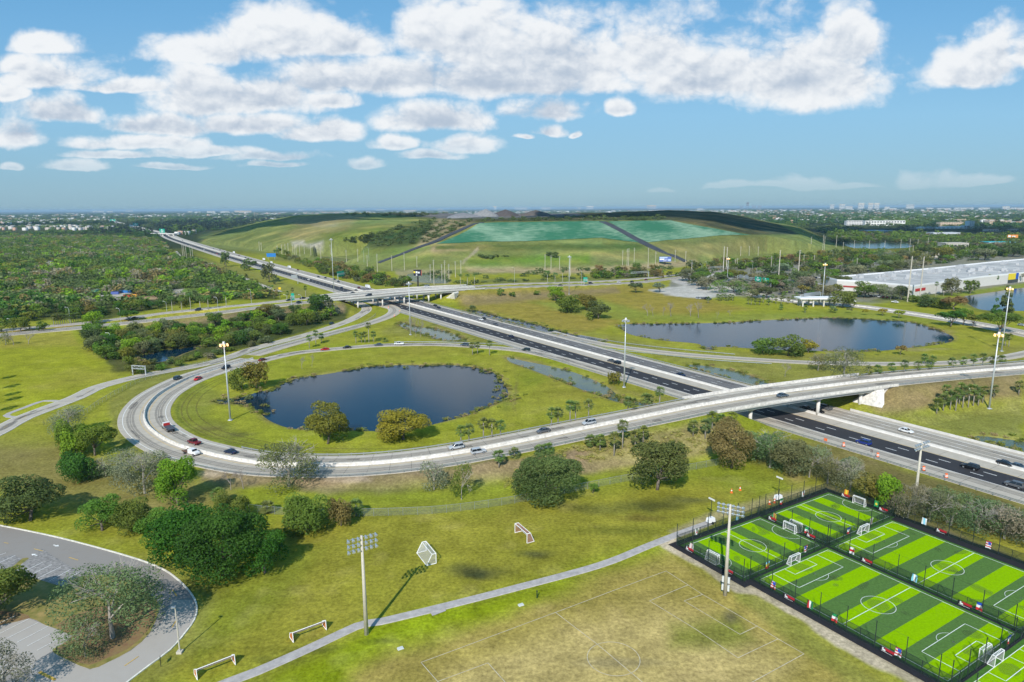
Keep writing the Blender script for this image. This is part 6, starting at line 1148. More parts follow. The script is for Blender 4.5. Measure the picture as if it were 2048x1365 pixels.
NETM = mat('black_netting', (.012, .03, .02), .8, alpha=.5)
pm = MB(); pm.tube((0, 0, 0), (0, 0, 5.2), .075, n=6); TALL = pm.mesh('post', TAPE); pm = MB(); pm.tube((0, 0, 0), (0, 0, 2.4), .055, n=6); SHORT = pm.mesh('post', TAPE); pm = MB(); pm.tube((0, 0, .1), (1.6, 0, 2.35), .03, n=5); BRACE = pm.mesh('brace', TAPE)
def pfence(p, q, label):
    a, b = pw(*p), pw(*q); d = b-a; L = d.length; n = max(2, round(L/2.65)); n += n % 2; rz = math.atan2(d.y, d.x); t = thing('pitch_fence', label, 'fence', a, rz)
    m = MB(); m.add([(0, 0, .05), (L, 0, .05), (L, 0, 2.38), (0, 0, 2.38)], [(0, 1, 2, 3)]); link('netting', m.mesh('netting', NETM), t)
    m = MB(); m.tube((0, 0, 2.4), (L, 0, 2.4), .035, n=5); m.tube((0, 0, .08), (L, 0, .08), .03, n=5); link('rail', m.mesh('rail', TAPE), t)
    m = MB(); m.tube((0, 0, 5.1), (L, 0, 5.1), .014, n=4); link('cable', m.mesh('cable', TAPE), t)
    for i in range(n+1): link('post', TALL if i % 2 == 0 else SHORT, t, (L*i/n, 0, 0))
    for i in range(1, n, 2): link('brace', BRACE, t, (L*i/n, 0, 0))
for p, q, lb in (((-19.3, -26.8), (-19.3, 29), 'black fence along the upper left side of the small pitches'), ((-19.3, 29), (78, 29), 'black fence along the scrubby trees side of the pitches'), ((-19.3, -26.8), (-.8, -26.8), 'black fence at the left end of the small pitch'), ((-.8, -26.8), (-.8, -24.8), 'very short black fence at the step of the surround'), ((-.8, -24.8), (78, -24.8), 'black fence along the dry football field'), ((-.8, -24.8), (-.8, 29), 'black fence between the small pitches and the large ones'), ((-19.3, 1.3), (-.8, 1.3), 'black fence between the two small pitches'), ((-.8, 1.2), (78, 1.2), 'black fence between the two large pitches'), ((37.8, -24.8), (37.8, 29), 'black fence beyond the lower right ends of the large pitches')):
    pfence(p, q, lb)
# flags and banners hung on the fences
def flag(a, b, rz, cols, name_label, vert=False, emb=None):
    m = MB(); n = len(cols); W_, H_ = 1.1, 1.6; mats = [mat('cloth_%d_%d_%d' % tuple(int(v*99) for v in c), c, .8) for c in cols]; seg = 6
    for i in range(n):
        for j in range(seg):
            z0, z1 = (.75+H_*i/n, .75+H_*(i+1)/n); y0, y1 = -W_/2+W_*j/seg, -W_/2+W_*(j+1)/seg
            if vert: y0, y1 = -W_/2+W_*i/n, -W_/2+W_*(i+1)/n; z0, z1 = .75+H_*j/seg, .75+H_*(j+1)/seg
            w = lambda y, z: .06*math.sin(6*y+2*z)
            m.add([(w(y0, z0), y0, z0), (w(y1, z0), y1, z0), (w(y1, z1), y1, z1), (w(y0, z1), y0, z1)], [(0, 1, 2, 3)], i)
    if emb:
        mats.append(mat('cloth_%d_%d_%d' % tuple(int(v*99) for v in emb[0]), emb[0], .8)); cy0, cz0, rr_, sh = emb[1]; k = 14
        pts = [(-.075, cy0+rr_*math.cos(2*math.pi*i/k), cz0+rr_*math.sin(2*math.pi*i/k)) for i in range(k)] if sh == 'o' else [(-.075, cy0-rr_, cz0-rr_*1.2), (-.075, cy0+rr_, cz0-rr_*1.2), (-.075, cy0+rr_, cz0+rr_*1.2), (-.075, cy0-rr_, cz0+rr_*1.2)]
        m.poly(pts, len(mats)-1); m.poly([(-p[0], p[1], p[2]) for p in pts], len(mats)-1)
    return tag(link('flag', m.mesh('flag', mats), loc=pw(a, b, .06), rz=AZ+rz), name_label, 'flag')
wR, wW, wB, wG, wLB, wY, wO = (.6, .03, .03), (.78, .78, .78), (.02, .08, .5), (.02, .3, .1), (.25, .6, .78), (.75, .6, .05), (.85, .3, .02)
H = math.pi/2
def near_ab(x, y): p = G(x, y, 1.4)-O; return p.dot(E1), p.dot(E2)
FL = [(1387,1062,'u',[wW,wW,wW],'white flag with a red emblem on the upper left fence',False,(wR,(.0,1.35,.2,'o'))),(1473,1035,'u',[wLB,wW,wLB],'pale blue and white flag on the upper left fence',True,None),(1563,1005,'u',[wR,wW,wG],'green white and red flag on the upper left fence',False,None),(1608,990,'u',[wW,wW,wW],'white flag with a dark red emblem near the top corner',False,(wR,(0,1.5,.2,'o'))),
 (1696,986,'t',[wO,wY,wO],'orange flag on the fence by the scrubby trees',True,None),(1759,1007,'t',[wG,wG,wG],'green flag with a yellow and dark emblem on the far fence',False,(wY,(0,1.5,.32,'o'))),(1843,1047,'t',[wW,wLB,wW],'white and pale blue flag on the far fence',True,None),(1973,1094,'t',[wW,wR,wW,wR,wW,wR],'striped flag with a blue corner on the far fence',False,(wB,(-.2,1.95,.27,'s'))),
 (1395,1091,'l',[wW,(.7,.5,.5),wW],'faded pale flag near the left corner',True,None),(1523,1126,'s',[wR,wY,wLB],'blue yellow and red flag below the left small pitch',False,None),(1555,1032,'m',[wY,(.6,.25,.1),wG],'yellow and brown striped flag between the small pitches',True,None),(1619,1061,'m',[wR,wW,wG],'green white and red flag above the red banner between the small pitches',False,(wG,(0,1.5,.15,'o'))),(1694,1062,'s',[wR,wW,wB],'blue white and red flag under the upper small pitch',False,None),(1738,1042,'s',[wW,(.6,.3,.3),wW],'white and dull red flag near the far corner of the upper small pitch',True,None),
 (1601,1095,'s',[wW,wR,wW,wR,wW,wR],'striped flag with a blue corner below the left small pitch',False,(wB,(-.2,1.95,.27,'s'))),(1709,1101,'c',[wW,wR,wW],'white and red crossed flag between the large pitches',False,(wR,(0,1.5,.12,'s'))),(1835,1155,'c',[wLB,wW,wLB],'light blue and white flag at the halfway line of the right pitch',True,None),(1963,1213,'c',[wR,wW,wB],'blue white and red flag right of the red banner on the middle fence',False,None),
 (1558,1167,'b',[wR,wW,wR,wW,wR,wW],'striped flag at the upper end of the dry field fence',False,(wB,(-.2,1.95,.27,'s'))),(1630,1207,'b',[wG,wW,wR],'green white and red flag beside the halfway line on the dry field fence',True,None),(1679,1233,'b',[wR,wW,wG],'red white and green flag at the halfway line by the dry field',False,None),(1809,1299,'b',[wW,wR,wW,wR,wW,wR],'striped flag with a blue corner at the lower end of the dry field fence',False,(wB,(-.2,1.95,.27,'s'))),(2001,1274,'e',[wR,wW,wB],'blue white and red flag near the bottom right goal',False,None)]
SIDE = {'u': ('a', -19.2, 0), 't': ('b', 28.9, H), 'l': ('b', -26.7, H), 'm': ('b', 1.4, H), 's': ('a', -.7, 0), 'c': ('b', 1.3, H), 'b': ('b', -24.7, H), 'e': ('a', 37.9, 0)}
for x, y, sd, cols, lb, vt, em in FL:
    a, b = near_ab(x, y); w, v, rz = SIDE[sd]; (a, b) = (v-.12, b) if w == 'a' else (a, v-.12); flag(a, b, rz, cols, lb, vt, em)
BR, BK, BWh = mat('banner_red', (.42, .02, .03), .6), mat('banner_black', (.015, .015, .017), .6), mat('banner_white', (.75, .75, .75), .6)
def banner(x, y, sd, lb):
    a, b = near_ab(x, y); w, v, rz = SIDE[sd]; (a, b) = (v-.16, b) if w == 'a' else (a, v-.16); m = MB(); L = 2.5
    m.box((0, 0, .6), (.02, L, 1.0), 1); q = random.Random(4)
    for s in (-1, 1):
        X_ = s*.016; m.add([(X_, -L/2, 1.1), (X_, L*.2, 1.1), (X_, L*.1, .62), (X_, -L/2, .62)], [(0, 1, 2, 3)], 0); X_ = s*.021
        m.add([(X_, L*.08, .45), (X_, L*.32, .45), (X_, L*.36, .78), (X_, L*.14, .78)], [(0, 1, 2, 3)], 2); m.add([(X_, L*.24, .82), (X_, L*.34, .82), (X_, L*.34, 1.02), (X_, L*.24, 1.02)], [(0, 1, 2, 3)], 2)
        yy = -L*.36
        while yy < L*.4: d_ = q.uniform(.06, .2); m.add([(X_, yy, .26), (X_, yy+d_, .26), (X_, yy+d_, .36), (X_, yy, .36)], [(0, 1, 2, 3)], 2); yy += d_+.06
    tag(link('banner', m.mesh('banner', [BR, BK, BWh]), loc=pw(a, b, .06), rz=AZ+rz), lb, 'banner')
for x, y, sd, lb in ((1380,1093,'l','red and black banner by the left corner of the pitches'),(1455,1137,'l','red and black banner at the lower end of the left small pitch'),(1538,1035,'m','red and black banner at the top of the fence between small pitches'),(1619,1068,'m','red and black banner under the mexican coloured flag between the small pitches'.replace('mexican coloured','green white and red')),(1679,991,'t','red and black banner beside the orange flag'),(1758,1018,'t','red and black banner under the green flag'),(1866,1065,'t','red and black banner on the far fence of the right pitch'),(1728,1119,'c','red and black banner at the upper end of the middle fence'),(1927,1205,'c','red and black banner left of the tricolour flag on the middle fence'),(1579,1189,'b','red and black banner at the upper end of the dry field fence'),(1776,1295,'b','red and black banner at the lower end of the dry field fence')): banner(x, y, sd, lb)
# ---------------------------------------------------------------- playing field marks and loose goals
mk = MB()
def gl(pts, w=.12, close=False, z=.05):
    P = [GT(*p) for p in pts]; P = P+[P[0]] if close else P
    for p, q in zip(P, P[1:]):
        L = (q-p).length; n = max(1, int(L/2.5))
        for i in range(n):
            a, b = p.lerp(q, i/n), p.lerp(q, (i+1)/n); a.z = TH(a.x, a.y)+z+.03; b.z = TH(b.x, b.y)+z+.03; t = (b-a).normalized(); r = Vector((t.y, -t.x, 0)).normalized()*w/2; mk.add([a-r, a+r, b+r, b-r], [(0, 1, 2, 3)])
gl([(842,1326),(1024,1258.5),(1111,1226),(1332,1143),(1376,1171),(1405,1190),(1460,1222),(1520,1257),(1556,1279),(1608,1309)]); gl([(842,1326),(876,1365),(890,1382)]); gl([(874,1365),(976,1327),(1016,1372)]); gl([(1111,1226),(1195,1290),(1290,1370)]); gl([(1376,1171),(1299,1203),(1392,1260),(1476,1317),(1556,1279)]); gl([(1405,1190),(1368,1203),(1480,1270),(1515,1253)]); gl([(1608,1309),(1500,1368)]); 
c0 = GT(1227, 1318); rad = (GT(1176, 1308)-GT(1281, 1322)).length/2
cp = [c0+Vector((math.cos(t), math.sin(t), 0))*rad for t in np.linspace(0, 2*math.pi, 49)]
for a, b in zip(cp, cp[1:]):
    t = (b-a).normalized(); r = Vector((t.y, -t.x, 0))*.06; z = TH(a.x, a.y)+.09; mk.add([Vector((v.x, v.y, z)) for v in (a-r, a+r, b+r, b-r)], [(0, 1, 2, 3)])
struct('field_lines', flip_up(mk.mesh('field_lines', mat('faded_line', (.50, .46, .34), .9, noise=.4, scale=.8))))
def big_goal(P0, P1, back, label, w_=None, netc=None, tip=0, h=2.3, d=2.2, dt=.9):
    a, b = GT(*P0), GT(*P1); v = b-a; L = v.length; f, n = goal_mesh(L, h, d, .085, dt); rz = math.atan2(v.y, v.x)-math.pi/2+(math.pi if back else 0)
    t = thing('football_goal', label, 'goal', (a+b)/2, rz); net = link('net', n.mesh('net', netc or GNET), t); fr = link('frame', f.mesh('frame', WHITE), t)
    if tip:
        for o in (net, fr): o.rotation_euler = (0, math.radians(tip), 0); o.location = (0, 0, .1 if tip < 0 else d*math.sin(math.radians(tip)))
    return t
ON = mat('orange_net', (.55, .17, .04), .8, alpha=.9); PN = mat('pink_net', (.42, .22, .16), .8, alpha=.6)
big_goal((852.5, 1102), (872.5, 1127), True, 'upright white football goal on the grass beyond the path')
big_goal((1030, 1066), (1054, 1087), False, 'white football goal with a pinkish net near the dark patch', netc=PN, d=1.9)
def tipped(P0, P1, label):
    a, b = GT(*P0), GT(*P1); v = b-a; L = v.length; t = thing('tipped_goal', label, 'goal', (a+b)/2, math.atan2(v.y, v.x)); f = MB(); n = MB()
    for s in (-1, 1):
        x = s*L/2; q = [(x, 0, .08), (x, 1.9, .08), (x-s*.0, 1.7, 1.0), (x, .15, 1.9)]
        for i in range(4): f.tube(q[i], q[(i+1) % 4], .08, n=6)
        n.add(q, [(0, 1, 2, 3)])
    for y, z in ((.1, 1.9), (.85, 1.15)): f.tube((-L/2, y, z), (L/2, y, z), .075, n=6)
    n.add([(-L/2, .1, 1.9), (L/2, .1, 1.9), (L/2, .85, 1.15), (-L/2, .85, 1.15)], [(0, 1, 2, 3)])
    link('frame', f.mesh('frame', WHITE), t); link('net', n.mesh('net', ON), t); return t
tipped((587, 1286), (653, 1261), 'overturned goal with orange netting beside the path'); tipped((395, 1361), (471, 1331), 'overturned goal with orange netting by the car park kerb')
mk2 = MB()
ip = [p for p in R1 if LAT(p.x, p.y) < 176]
for off in (12.3, 14.2, 17.5): strip(offset(ip, off, -.02), -.3, .3, 0, mk2)
for v in range(len(mk2.v)): x_, y_, _ = mk2.v[v]; mk2.v[v] = (x_, y_, TH(x_, y_)+.05)
struct('mower_tracks', flip_up(mk2.mesh('mower_tracks', mat('track_soil', (.20, .16, .06), .95, alpha=.3, noise=.5, scale=.3, spec=0))))
# ---------------------------------------------------------------- tall lights
def ball_light(x, y, htop, label, rows, aim, arms, box_=None):
    p = GT(x, y); D = depth(p); hm = htop*D/F*1.04; t = thing('sports_light_pole', label, 'light pole', p, aim); m = MB(); m.tube((0, 0, -.3), (0, 0, hm), .42, .2, n=12); link('pole', m.mesh('pole', POLE, True), t)
    lm = MB(); lm.tube((0, 0, 0), (.34, 0, -.22), .16, .33, n=12); lm.tube((-.2, 0, .1), (0, 0, 0), .12, .16, n=8); LM = lm.mesh('lamp', mat('lamp_shell', (.42, .47, .52), .3, .5)); gm = MB(); gm.tube((.345, 0, -.223), (.36, 0, -.233), .31, n=12); GM = gm.mesh('lens', LAMPG)
    for i in range(rows[0]):
        z = hm-.3-i*rows[2]; a = MB(); a.tube((0, -arms, z), (0, arms, z), .05, n=6); link('crossarm', a.mesh('crossarm', STEEL), t)
        for j in range(rows[1]): yy = -arms+2*arms*j/(rows[1]-1); yy += .25*(1 if yy > 0 else -1) if rows[3] else 0; o = link('lamp', LM, t, (.1, yy, z)); link('lens', GM, o)
    for k in range(box_ or 0):
        b = MB(); b.box((.1+.35*(k % 2)*0, (.55 if k % 2 else -.55), 1.6+1.7*(k//2)), (.35, .4, 1.2)); link('ballast_box', b.mesh('ballast_box', mat('box_grey', (.6, .62, .62), .5)), t)
    return t
ball_light(733, 1269, 205, 'tall concrete floodlight pole with eighteen lamps beside the path', (3, 6, 1.05, True), math.radians(-58), 2.25)
ball_light(1450, 1191, 187, 'concrete floodlight pole between the dry field and the small pitches', (3, 6, .8, False), math.radians(60), 2.3, 4)
ball_light(1827, 1029, 146, 'concrete floodlight pole among the scrubby trees beside the freeway', (2, 6, 1.1, True), math.radians(-58), 2.6)
def mast(x, y, h, label, lit=True):
    p = GT(x, y); D = depth(p); hm = h*D/F*1.03; t = thing('high_mast_light', label, 'high mast light', p); m = MB(); m.tube((0, 0, -.3), (0, 0, hm), .36, .16, n=10); m.box((0, 0, .1), (1.4, 1.4, .3)); link('pole', m.mesh('pole', MAST, True), t)
    r = MB()
    for i in range(8): a, b = 2*math.pi*i/8, 2*math.pi*(i+1)/8; r.tube((1.1*math.cos(a), 1.1*math.sin(a), hm-.6), (1.1*math.cos(b), 1.1*math.sin(b), hm-.6), .05, n=5); r.tube((0, 0, hm-.2), (1.1*math.cos(a), 1.1*math.sin(a), hm-.6), .03, n=4)
    r.tube((0, 0, hm-.5), (0, 0, hm+.3), .45, .4, n=10); link('ring', r.mesh('ring', mat('mast_white', (.75, .75, .75), .4)), t); l = MB(); l.tube((0, 0, 0), (0, 0, -.75), .22, .34, n=8); LM = l.mesh('lamp', mat('lit_lamp', (.9, .6, .3), .4, emit=(1.5, .75, .25)) if lit else STEEL)
    for i in range(6): a = 2*math.pi*i/6; link('lamp', LM, t, (1.35*math.cos(a), 1.35*math.sin(a), hm-.55))
for q in [(461,841,154,'high mast light on the grass inside the loop'),(1248,775,135,'high mast light on the bank beside the fresh asphalt',False),(1978,818,150,'nearest high mast light right of the palm clump'),(821,670,102,'high mast light beside the three bare cypresses',False),(2003,703,125,'high mast light beside the broad spreading tree'),(668,585,103,'high mast light at the freeway beyond the overpass',False),(1138,589,74,'high mast light below the arterial road',False),(1454,568,50,'high mast light at the shade trees'),(1644,608,78,'high mast light at the toll canopy'),(2046,800,6,'mast') ][:-1]: mast(*q)
def lamp_post(x, y, h, label, group=None, double=False):
    p = GT(x, y); D = depth(p); hm = h*D/F*1.02; t = thing('street_lamp', label, 'street lamp', p, 0, group); m = MB(); m.tube((0, 0, -.2), (0, 0, hm*.85), .13, .09, n=7); m.tube((0, 0, hm*.85), (-.5, 0, hm*.97), .08, .07, n=6); m.tube((-.5, 0, hm*.97), (-1.7, 0, hm), .07, .05, n=6); link('pole', m.mesh('pole', MAST), t)
    l = MB(); l.box((-2.0, 0, hm), (.8, .3, .16)); link('lamp_head', l.mesh('lamp_head', WHITE), t)
for i, (x, y, h) in enumerate(sorted([(141,647,32),(242,645,28),(25,664,26),(437,627,32),(503,607,28),(334,625,22),(1029,566,30),(1163,571,30),(1140,557,4),(1316,552,14),(1324,552,16),(1403,551,22),(1413,546,22),(1385,540,18),(604,612,22),(574,604,14),(728,525,26),(222,690,24),(1576,548,22),(1665,520,18),(1505,538,16),(1491,536,14),(738,523,28)])): lamp_post(x, y, h, 'street lamp along the arterial road, '+nth(i, 23), 'street lamps on the arterial road')
p = GT(360, 1306); t = thing('car_park_lamp', 'slim concrete lamp post on a square base by the kerb', 'lamp post', p); m = MB(); m.tube((0, 0, 0), (0, 0, 8.6), .13, .09, n=8); link('pole', m.mesh('pole', POLE), t); m = MB(); m.box((0, 0, .2), (.9, .9, .4)); link('base', m.mesh('base', POLE), t); m = MB(); m.box((-.3, 0, 8.6), (.7, .35, .2)); link('lamp_head', m.mesh('lamp_head', STEEL), t)
# ---------------------------------------------------------------- car park at the lower left
ED = [(-160,1040),(-60,1042),(0,1052),(120,1077),(250,1112),(320,1137),(358,1163),(384,1192),(393,1216),(388,1240),(370,1266),(340,1300),(300,1330),(258,1362),(210,1400),(160,1440)]
IN = [(-160,1128),(-60,1150),(20,1158),(20,1172),(0,1172),(0,1172)]
ep = spline([G(x, y, .06) for x, y in ED], 1.5)
PKM = mat('park_asphalt', (.31, .285, .26), .9, noise=.25, scale=.35, col2=(.235, .22, .205), spec=.1); PKL = mat('park_asphalt_pale', (.44, .405, .365), .9, noise=.2, scale=.3, col2=(.36, .335, .305), spec=.1)
m = MB(); big = [p for p in ep]+[G(-260, 1440, .06), G(-260, 1040, .06)]; m.prism([(p.x, p.y) for p in big][::-1], -.25, .05); me = m.mesh('park_road', PKM); bm = bmesh.new(); bm.from_mesh(me); bmesh.ops.triangulate(bm, faces=[f for f in bm.faces if len(f.verts) > 4]); bmesh.ops.recalc_face_normals(bm, faces=bm.faces); bm.to_mesh(me); bm.free(); struct('park_road', me)
KERB = mat('kerb_paint', (.68, .66, .58), .85, noise=.35, scale=1.2); struct('kerb', sweep(ep, [(-.22, -.1), (-.22, .16), (.08, .16), (.08, -.1)]).mesh('kerb', KERB))
def island(name, pts, m_, z=.10, k=3, kerb=True):
    P = [G(x, y, z) for x, y in pts]; n = len(P); out = []
    for i in range(n):
        a, b, c, d = P[i-1], P[i], P[(i+1) % n], P[(i+2) % n]
        for j in range(k): t_ = j/k; out.append(.5*((2*b)+(c-a)*t_+(2*a-5*b+4*c-d)*t_*t_+(3*b-a-3*c+d)*t_**3))
    mm = MB(); mm.prism([(p.x, p.y) for p in out], -.1, z); me = mm.mesh(name, m_); bm = bmesh.new(); bm.from_mesh(me); bmesh.ops.triangulate(bm, faces=[f for f in bm.faces if len(f.verts) > 4]); bmesh.ops.recalc_face_normals(bm, faces=bm.faces); bm.to_mesh(me); bm.free(); struct(name, me)
GRI = mat('island_grass', (.20, .20, .045), .95, noise=.35, scale=.5, col2=(.27, .20, .07)); MUL = mat('leaf_litter', (.27, .155, .08), .95, noise=.4, scale=.9, col2=(.19, .15, .06)); WORN = mat('worn_asphalt', (.20, .19, .185), .9, noise=.3, scale=1.6, col2=(.30, .285, .27))
island('grass_island', [(-60,1176),(0,1160),(20,1140),(45,1117),(62,1118),(62,1126),(20,1146),(75,1158),(128,1174),(150,1158),(185,1150),(250,1155),(300,1190),(318,1215),(300,1265),(262,1300),(215,1325),(180,1338),(140,1322),(108,1306),(110,1296),(145,1272),(90,1250),(55,1235),(0,1250),(-60,1262)], GRI, .09, 2)
island('leaf_bed', [(112,1297),(150,1270),(110,1252),(190,1215),(290,1200),(312,1220),(295,1262),(255,1298),(210,1318),(178,1330),(140,1318)], MUL, .10, 2); island('leaf_bed', [(-60,1236),(0,1222),(40,1226),(60,1236),(0,1250),(-60,1262)], MUL, .101, 2)
m = MB(); m.poly([G(x, y, .10) for x, y in ((22,1144),(84,1098),(160,1146),(126,1173))]); m.poly([G(x, y, .10) for x, y in ((-60,1130),(25,1110),(44,1118),(0,1148),(-60,1160))]); struct('worn_parking', flip_up(m.mesh('worn_parking', WORN)))
m = MB(); m.poly([G(x, y, .056) for x, y in ((-80,1268),(0,1252),(55,1236),(146,1272),(108,1300),(60,1330),(-80,1400))]); m.poly([G(x, y, .057) for x, y in ((60,1330),(108,1303),(180,1340),(262,1302),(320,1250),(345,1200),(385,1200),(391,1218),(386,1240),(368,1266),(338,1300),(298,1330),(256,1362),(208,1400),(60,1400))]); struct('pale_asphalt', flip_up(m.mesh('pale_asphalt', PKL)))
mk = MB()
def pl(x0, y0, x1, y1, w=.11, mi=0, z=.112): a, b = G(x0, y0, z), G(x1, y1, z); t_ = (b-a).normalized(); r = Vector((t_.y, -t_.x, 0))*w/2; mk.add([a-r, a+r, b+r, b-r], [(0, 1, 2, 3)], mi)
for q in ((38,1148,85,1125),(57,1152.5,104,1129),(73,1158,122,1134),(99,1162,141,1139),(112,1169.5,159,1145),(-2,1126,31,1111),(-8,1113,12,1106),(0,1267,57,1238.5),(15,1276.5,77,1245),(34,1285,96,1253),(55,1292,101,1268),(74,1301,127,1273),(-20,1255,30,1232),(98,1364,114,1357)): pl(*q)
for q in ((68,1098,86,1102.5),(138,1115,156,1120.5),(8,1085.5,17,1087),(344,1255,352,1242),(249,1332,277,1313),(345,1180,354,1193)): pl(*q, w=.16, mi=1)
pl(78,1344,110,1360,.5,1)
for x, y, d in ((112, 1091.5, 1), (69, 1110, -1)):
    c = G(x, y, .113); u = (G(x+10, y+2.6, .113)-c).normalized()*d; v = Vector((-u.y, u.x, 0)); 
    mk.add([c-u*.9-v*.12, c+u*.1-v*.12, c+u*.1+v*.12, c-u*.9+v*.12], [(0, 1, 2, 3)]); mk.add([c+u*.1-v*.45, c+u*1.0, c+u*.1+v*.45], [(0, 1, 2)])
struct('parking_marks', flip_up(mk.mesh('parking_marks', [PAINT, YPAINT])))
p = GT(322, 1334); t = thing('park_sign', 'small sign on a post at the kerb seen from the back', 'sign', p, .4); m = MB(); m.tube((0, 0, -.1), (0, 0, 1.8), .05, n=6); link('post', m.mesh('post', TAPE), t); m = MB(); m.box((0, 0, 1.5), (.05, .9, .7)); link('panel', m.mesh('panel', mat('sign_dark', (.03, .04, .03), .6)), t)
p = GT(1074, 1197); t = thing('marker_post', 'short dark post on the bright grass below the path', 'post', p); m = MB(); m.tube((0, 0, 0), (0, 0, 1.5), .12, n=8); link('shaft', m.mesh('shaft', mat('dark_green', (.03, .06, .02), .7)), t); m = MB(); m.tube((0, 0, 1.5), (0, 0, 1.6), .15, n=8); link('cap', m.mesh('cap', TAPE), t)
for x, y, lb in ((801, 1298, 'pale litter bin lid lying on the grass below the path'), (1042, 1211, 'small pale utility cover on the bright grass')): p = GT(x, y); m = MB(); m.box((0, 0, .12), (1.1, .7, .22), rz=.5, top=.85); tag(link('utility_cover', m.mesh('utility_cover', mat('cover_grey', (.55, .58, .56), .6)), loc=p), lb, 'utility cover')
def light_tower(x, y, hpx, lb):
    p = GT(x, y); t = thing('light_tower', lb, 'light tower', p, .5); m = MB(); m.box((0, 0, .95), (2.0, 1.3, 1.0), top=.85); link('cabinet', m.mesh('cabinet', WHITE), t); m = MB(); m.tube((0, 0, .5), (0, 0, 6.2), .09, .06, n=7); link('mast', m.mesh('mast', TAPE), t)
    m = MB(); m.box((0, 0, 0), (.2, .45, .35)); lm = m.mesh('lamp', LAMPG)
    for y_ in (-.75, -.25, .25, .75): link('lamp', lm, t, (0, y_, 6.2))
    w = MB(); w.tube((0, -.12, 0), (0, .12, 0), .32, n=12); wm = w.mesh('wheel', BLACK); [link('wheel', wm, t, (0, s*.75, .32)) for s in (-1, 1)]
    d = MB(); d.tube((1, 0, .4), (2.2, 0, .35), .05, n=5); link('drawbar', d.mesh('drawbar', STEEL), t)
light_tower(1421, 1047, 44, 'mobile light tower trailer with mast outside the upper left fence'); light_tower(1556, 1001, 40, 'mobile light tower trailer nearer the top corner of the pitches')
cm_ = MB(); cm_.tube((0, 0, 0), (0, 0, .75), .17, .04, n=10); cm_.box((0, 0, .02), (.42, .42, .04)); CONE = cm_.mesh('cone', ORANGE); st_ = MB(); st_.tube((0, 0, .35), (0, 0, .52), .125, .085, n=10); STR = st_.mesh('stripe', WHITE)
for x, y, lb in ((1463,986,'left orange traffic cone on the grass beyond the light pole'),(1480,981,'right orange traffic cone on the grass beyond the light pole'),(1539,1009,'orange cone left of the light tower by the fence'),(1549,1006,'orange cone beside the light tower by the fence')): t = thing('traffic_cone', lb, 'traffic cone', GT(x, y), sc=1.6); link('body', CONE, t); link('stripe', STR, t)
bm_ = MB(); bm_.tube((0, 0, 0), (0, 0, 1.05), .34, .27, n=12); bm_.tube((0, 0, 0), (0, 0, .08), .45, n=12, mi=2)
for z in (.35, .65): bm_.tube((0, 0, z), (0, 0, z+.14), .33-.02*(z > .5), .315-.02*(z > .5), n=12, mi=1)
BARM = bm_.mesh('traffic_drum', [ORANGE, WHITE, BLACK])
for x, y, lb in ((1687,894,'first'),(1755,915,'second'),(1847,942,'third'),(1892,957,'fourth'),(799,625,''),(777,617,''),(766,611,''),(789,634,'')): tag(link('traffic_drum', BARM, loc=GT(x, y)+Vector((0, 0, .1)), sc=1.25), (lb+' orange drum from the flyover on the freeway shoulder') if lb else 'orange drum on the ramp shoulder beneath the overpass end', 'traffic drum', 'orange drums')
for x, y, lb in ((1651, 883, 'fallen orange work sign on the shoulder near the flyover'),): m = MB(); m.box((0, 0, .5), (.06, 1.1, 1.0)); m.tube((0, 0, 0), (0, 0, .6), .05, n=5, mi=1); tag(link('work_sign', m.mesh('work_sign', [ORANGE, STEEL]), loc=GT(x, y), rz=.5), lb, 'sign')
t = thing('shoulder_sign', 'small dark sign on a post at the guardrail beside the blue car', 'sign', GT(1742, 916), .5); m = MB(); m.tube((0, 0, 0), (0, 0, 2.6), .05, n=5); link('post', m.mesh('post', STEEL), t); m = MB(); m.box((0, 0, 2.2), (.05, .8, .9)); link('panel', m.mesh('panel', mat('sign_back', (.22, .18, .17), .6)), t)
# ---------------------------------------------------------------- signs, gantries, billboards
def span(P0, P1, hpx, label, signs=(), y_up=0, post_both=True):
    a, b = GT(*P0), GT(*P1); v = b-a; v.z = 0; L = v.length; D = depth((a+b)/2); h = hpx*D/F; t = thing('sign_gantry', label, 'sign gantry', a, math.atan2(v.y, v.x))
    for k, x in enumerate((0, L)):
        if k == 1 or post_both: m = MB(); m.tube((x, 0, -.5), (x, 0, h+.6), .28, .22, n=8); link('post', m.mesh('post', MAST), t)
    m = MB()
    for z in (h-.9, h+.5):
        for y in (-.5, .5): m.tube((0, y, z), (L, y, z), .09, n=5)
    n = max(3, int(L/2.2))
    for i in range(n): x0, x1 = L*i/n, L*(i+1)/n; m.tube((x0, -.5, h-.9), (x1, -.5, h+.5), .05, n=4); m.tube((x0, .5, h+.5), (x1, .5, h-.9), .05, n=4); m.tube((x0, -.5, h+.5), (x0, .5, h+.5), .05, n=4)
    link('truss', m.mesh('truss', MAST), t)
    for x0, x1, z0, z1, mm in signs:
        m = MB(); m.box(((x0+x1)/2*L, -.85, h+(z0+z1)/2), ((x1-x0)*L, .12, z1-z0)); p = link('sign_panel', m.mesh('sign_panel', mm), t)
        if mm in (SIGN, SIGNB):
            m = MB(); xa, xb = x0*L, x1*L; w = xb-xa; zt = h+z1
            m.box(((xa+xb)/2-w*.05, -.93, zt-(z1-z0)*.22), (w*.18, .02, (z1-z0)*.2))
            for r, (k0, k1) in enumerate(((.18, .8), (.3, .7))): m.box((xa+w*(k0+k1)/2, -.93, zt-(z1-z0)*(.52+.22*r)), (w*(k1-k0), .02, (z1-z0)*.1))
            link('lettering', m.mesh('lettering', WHITE), p)
    return t
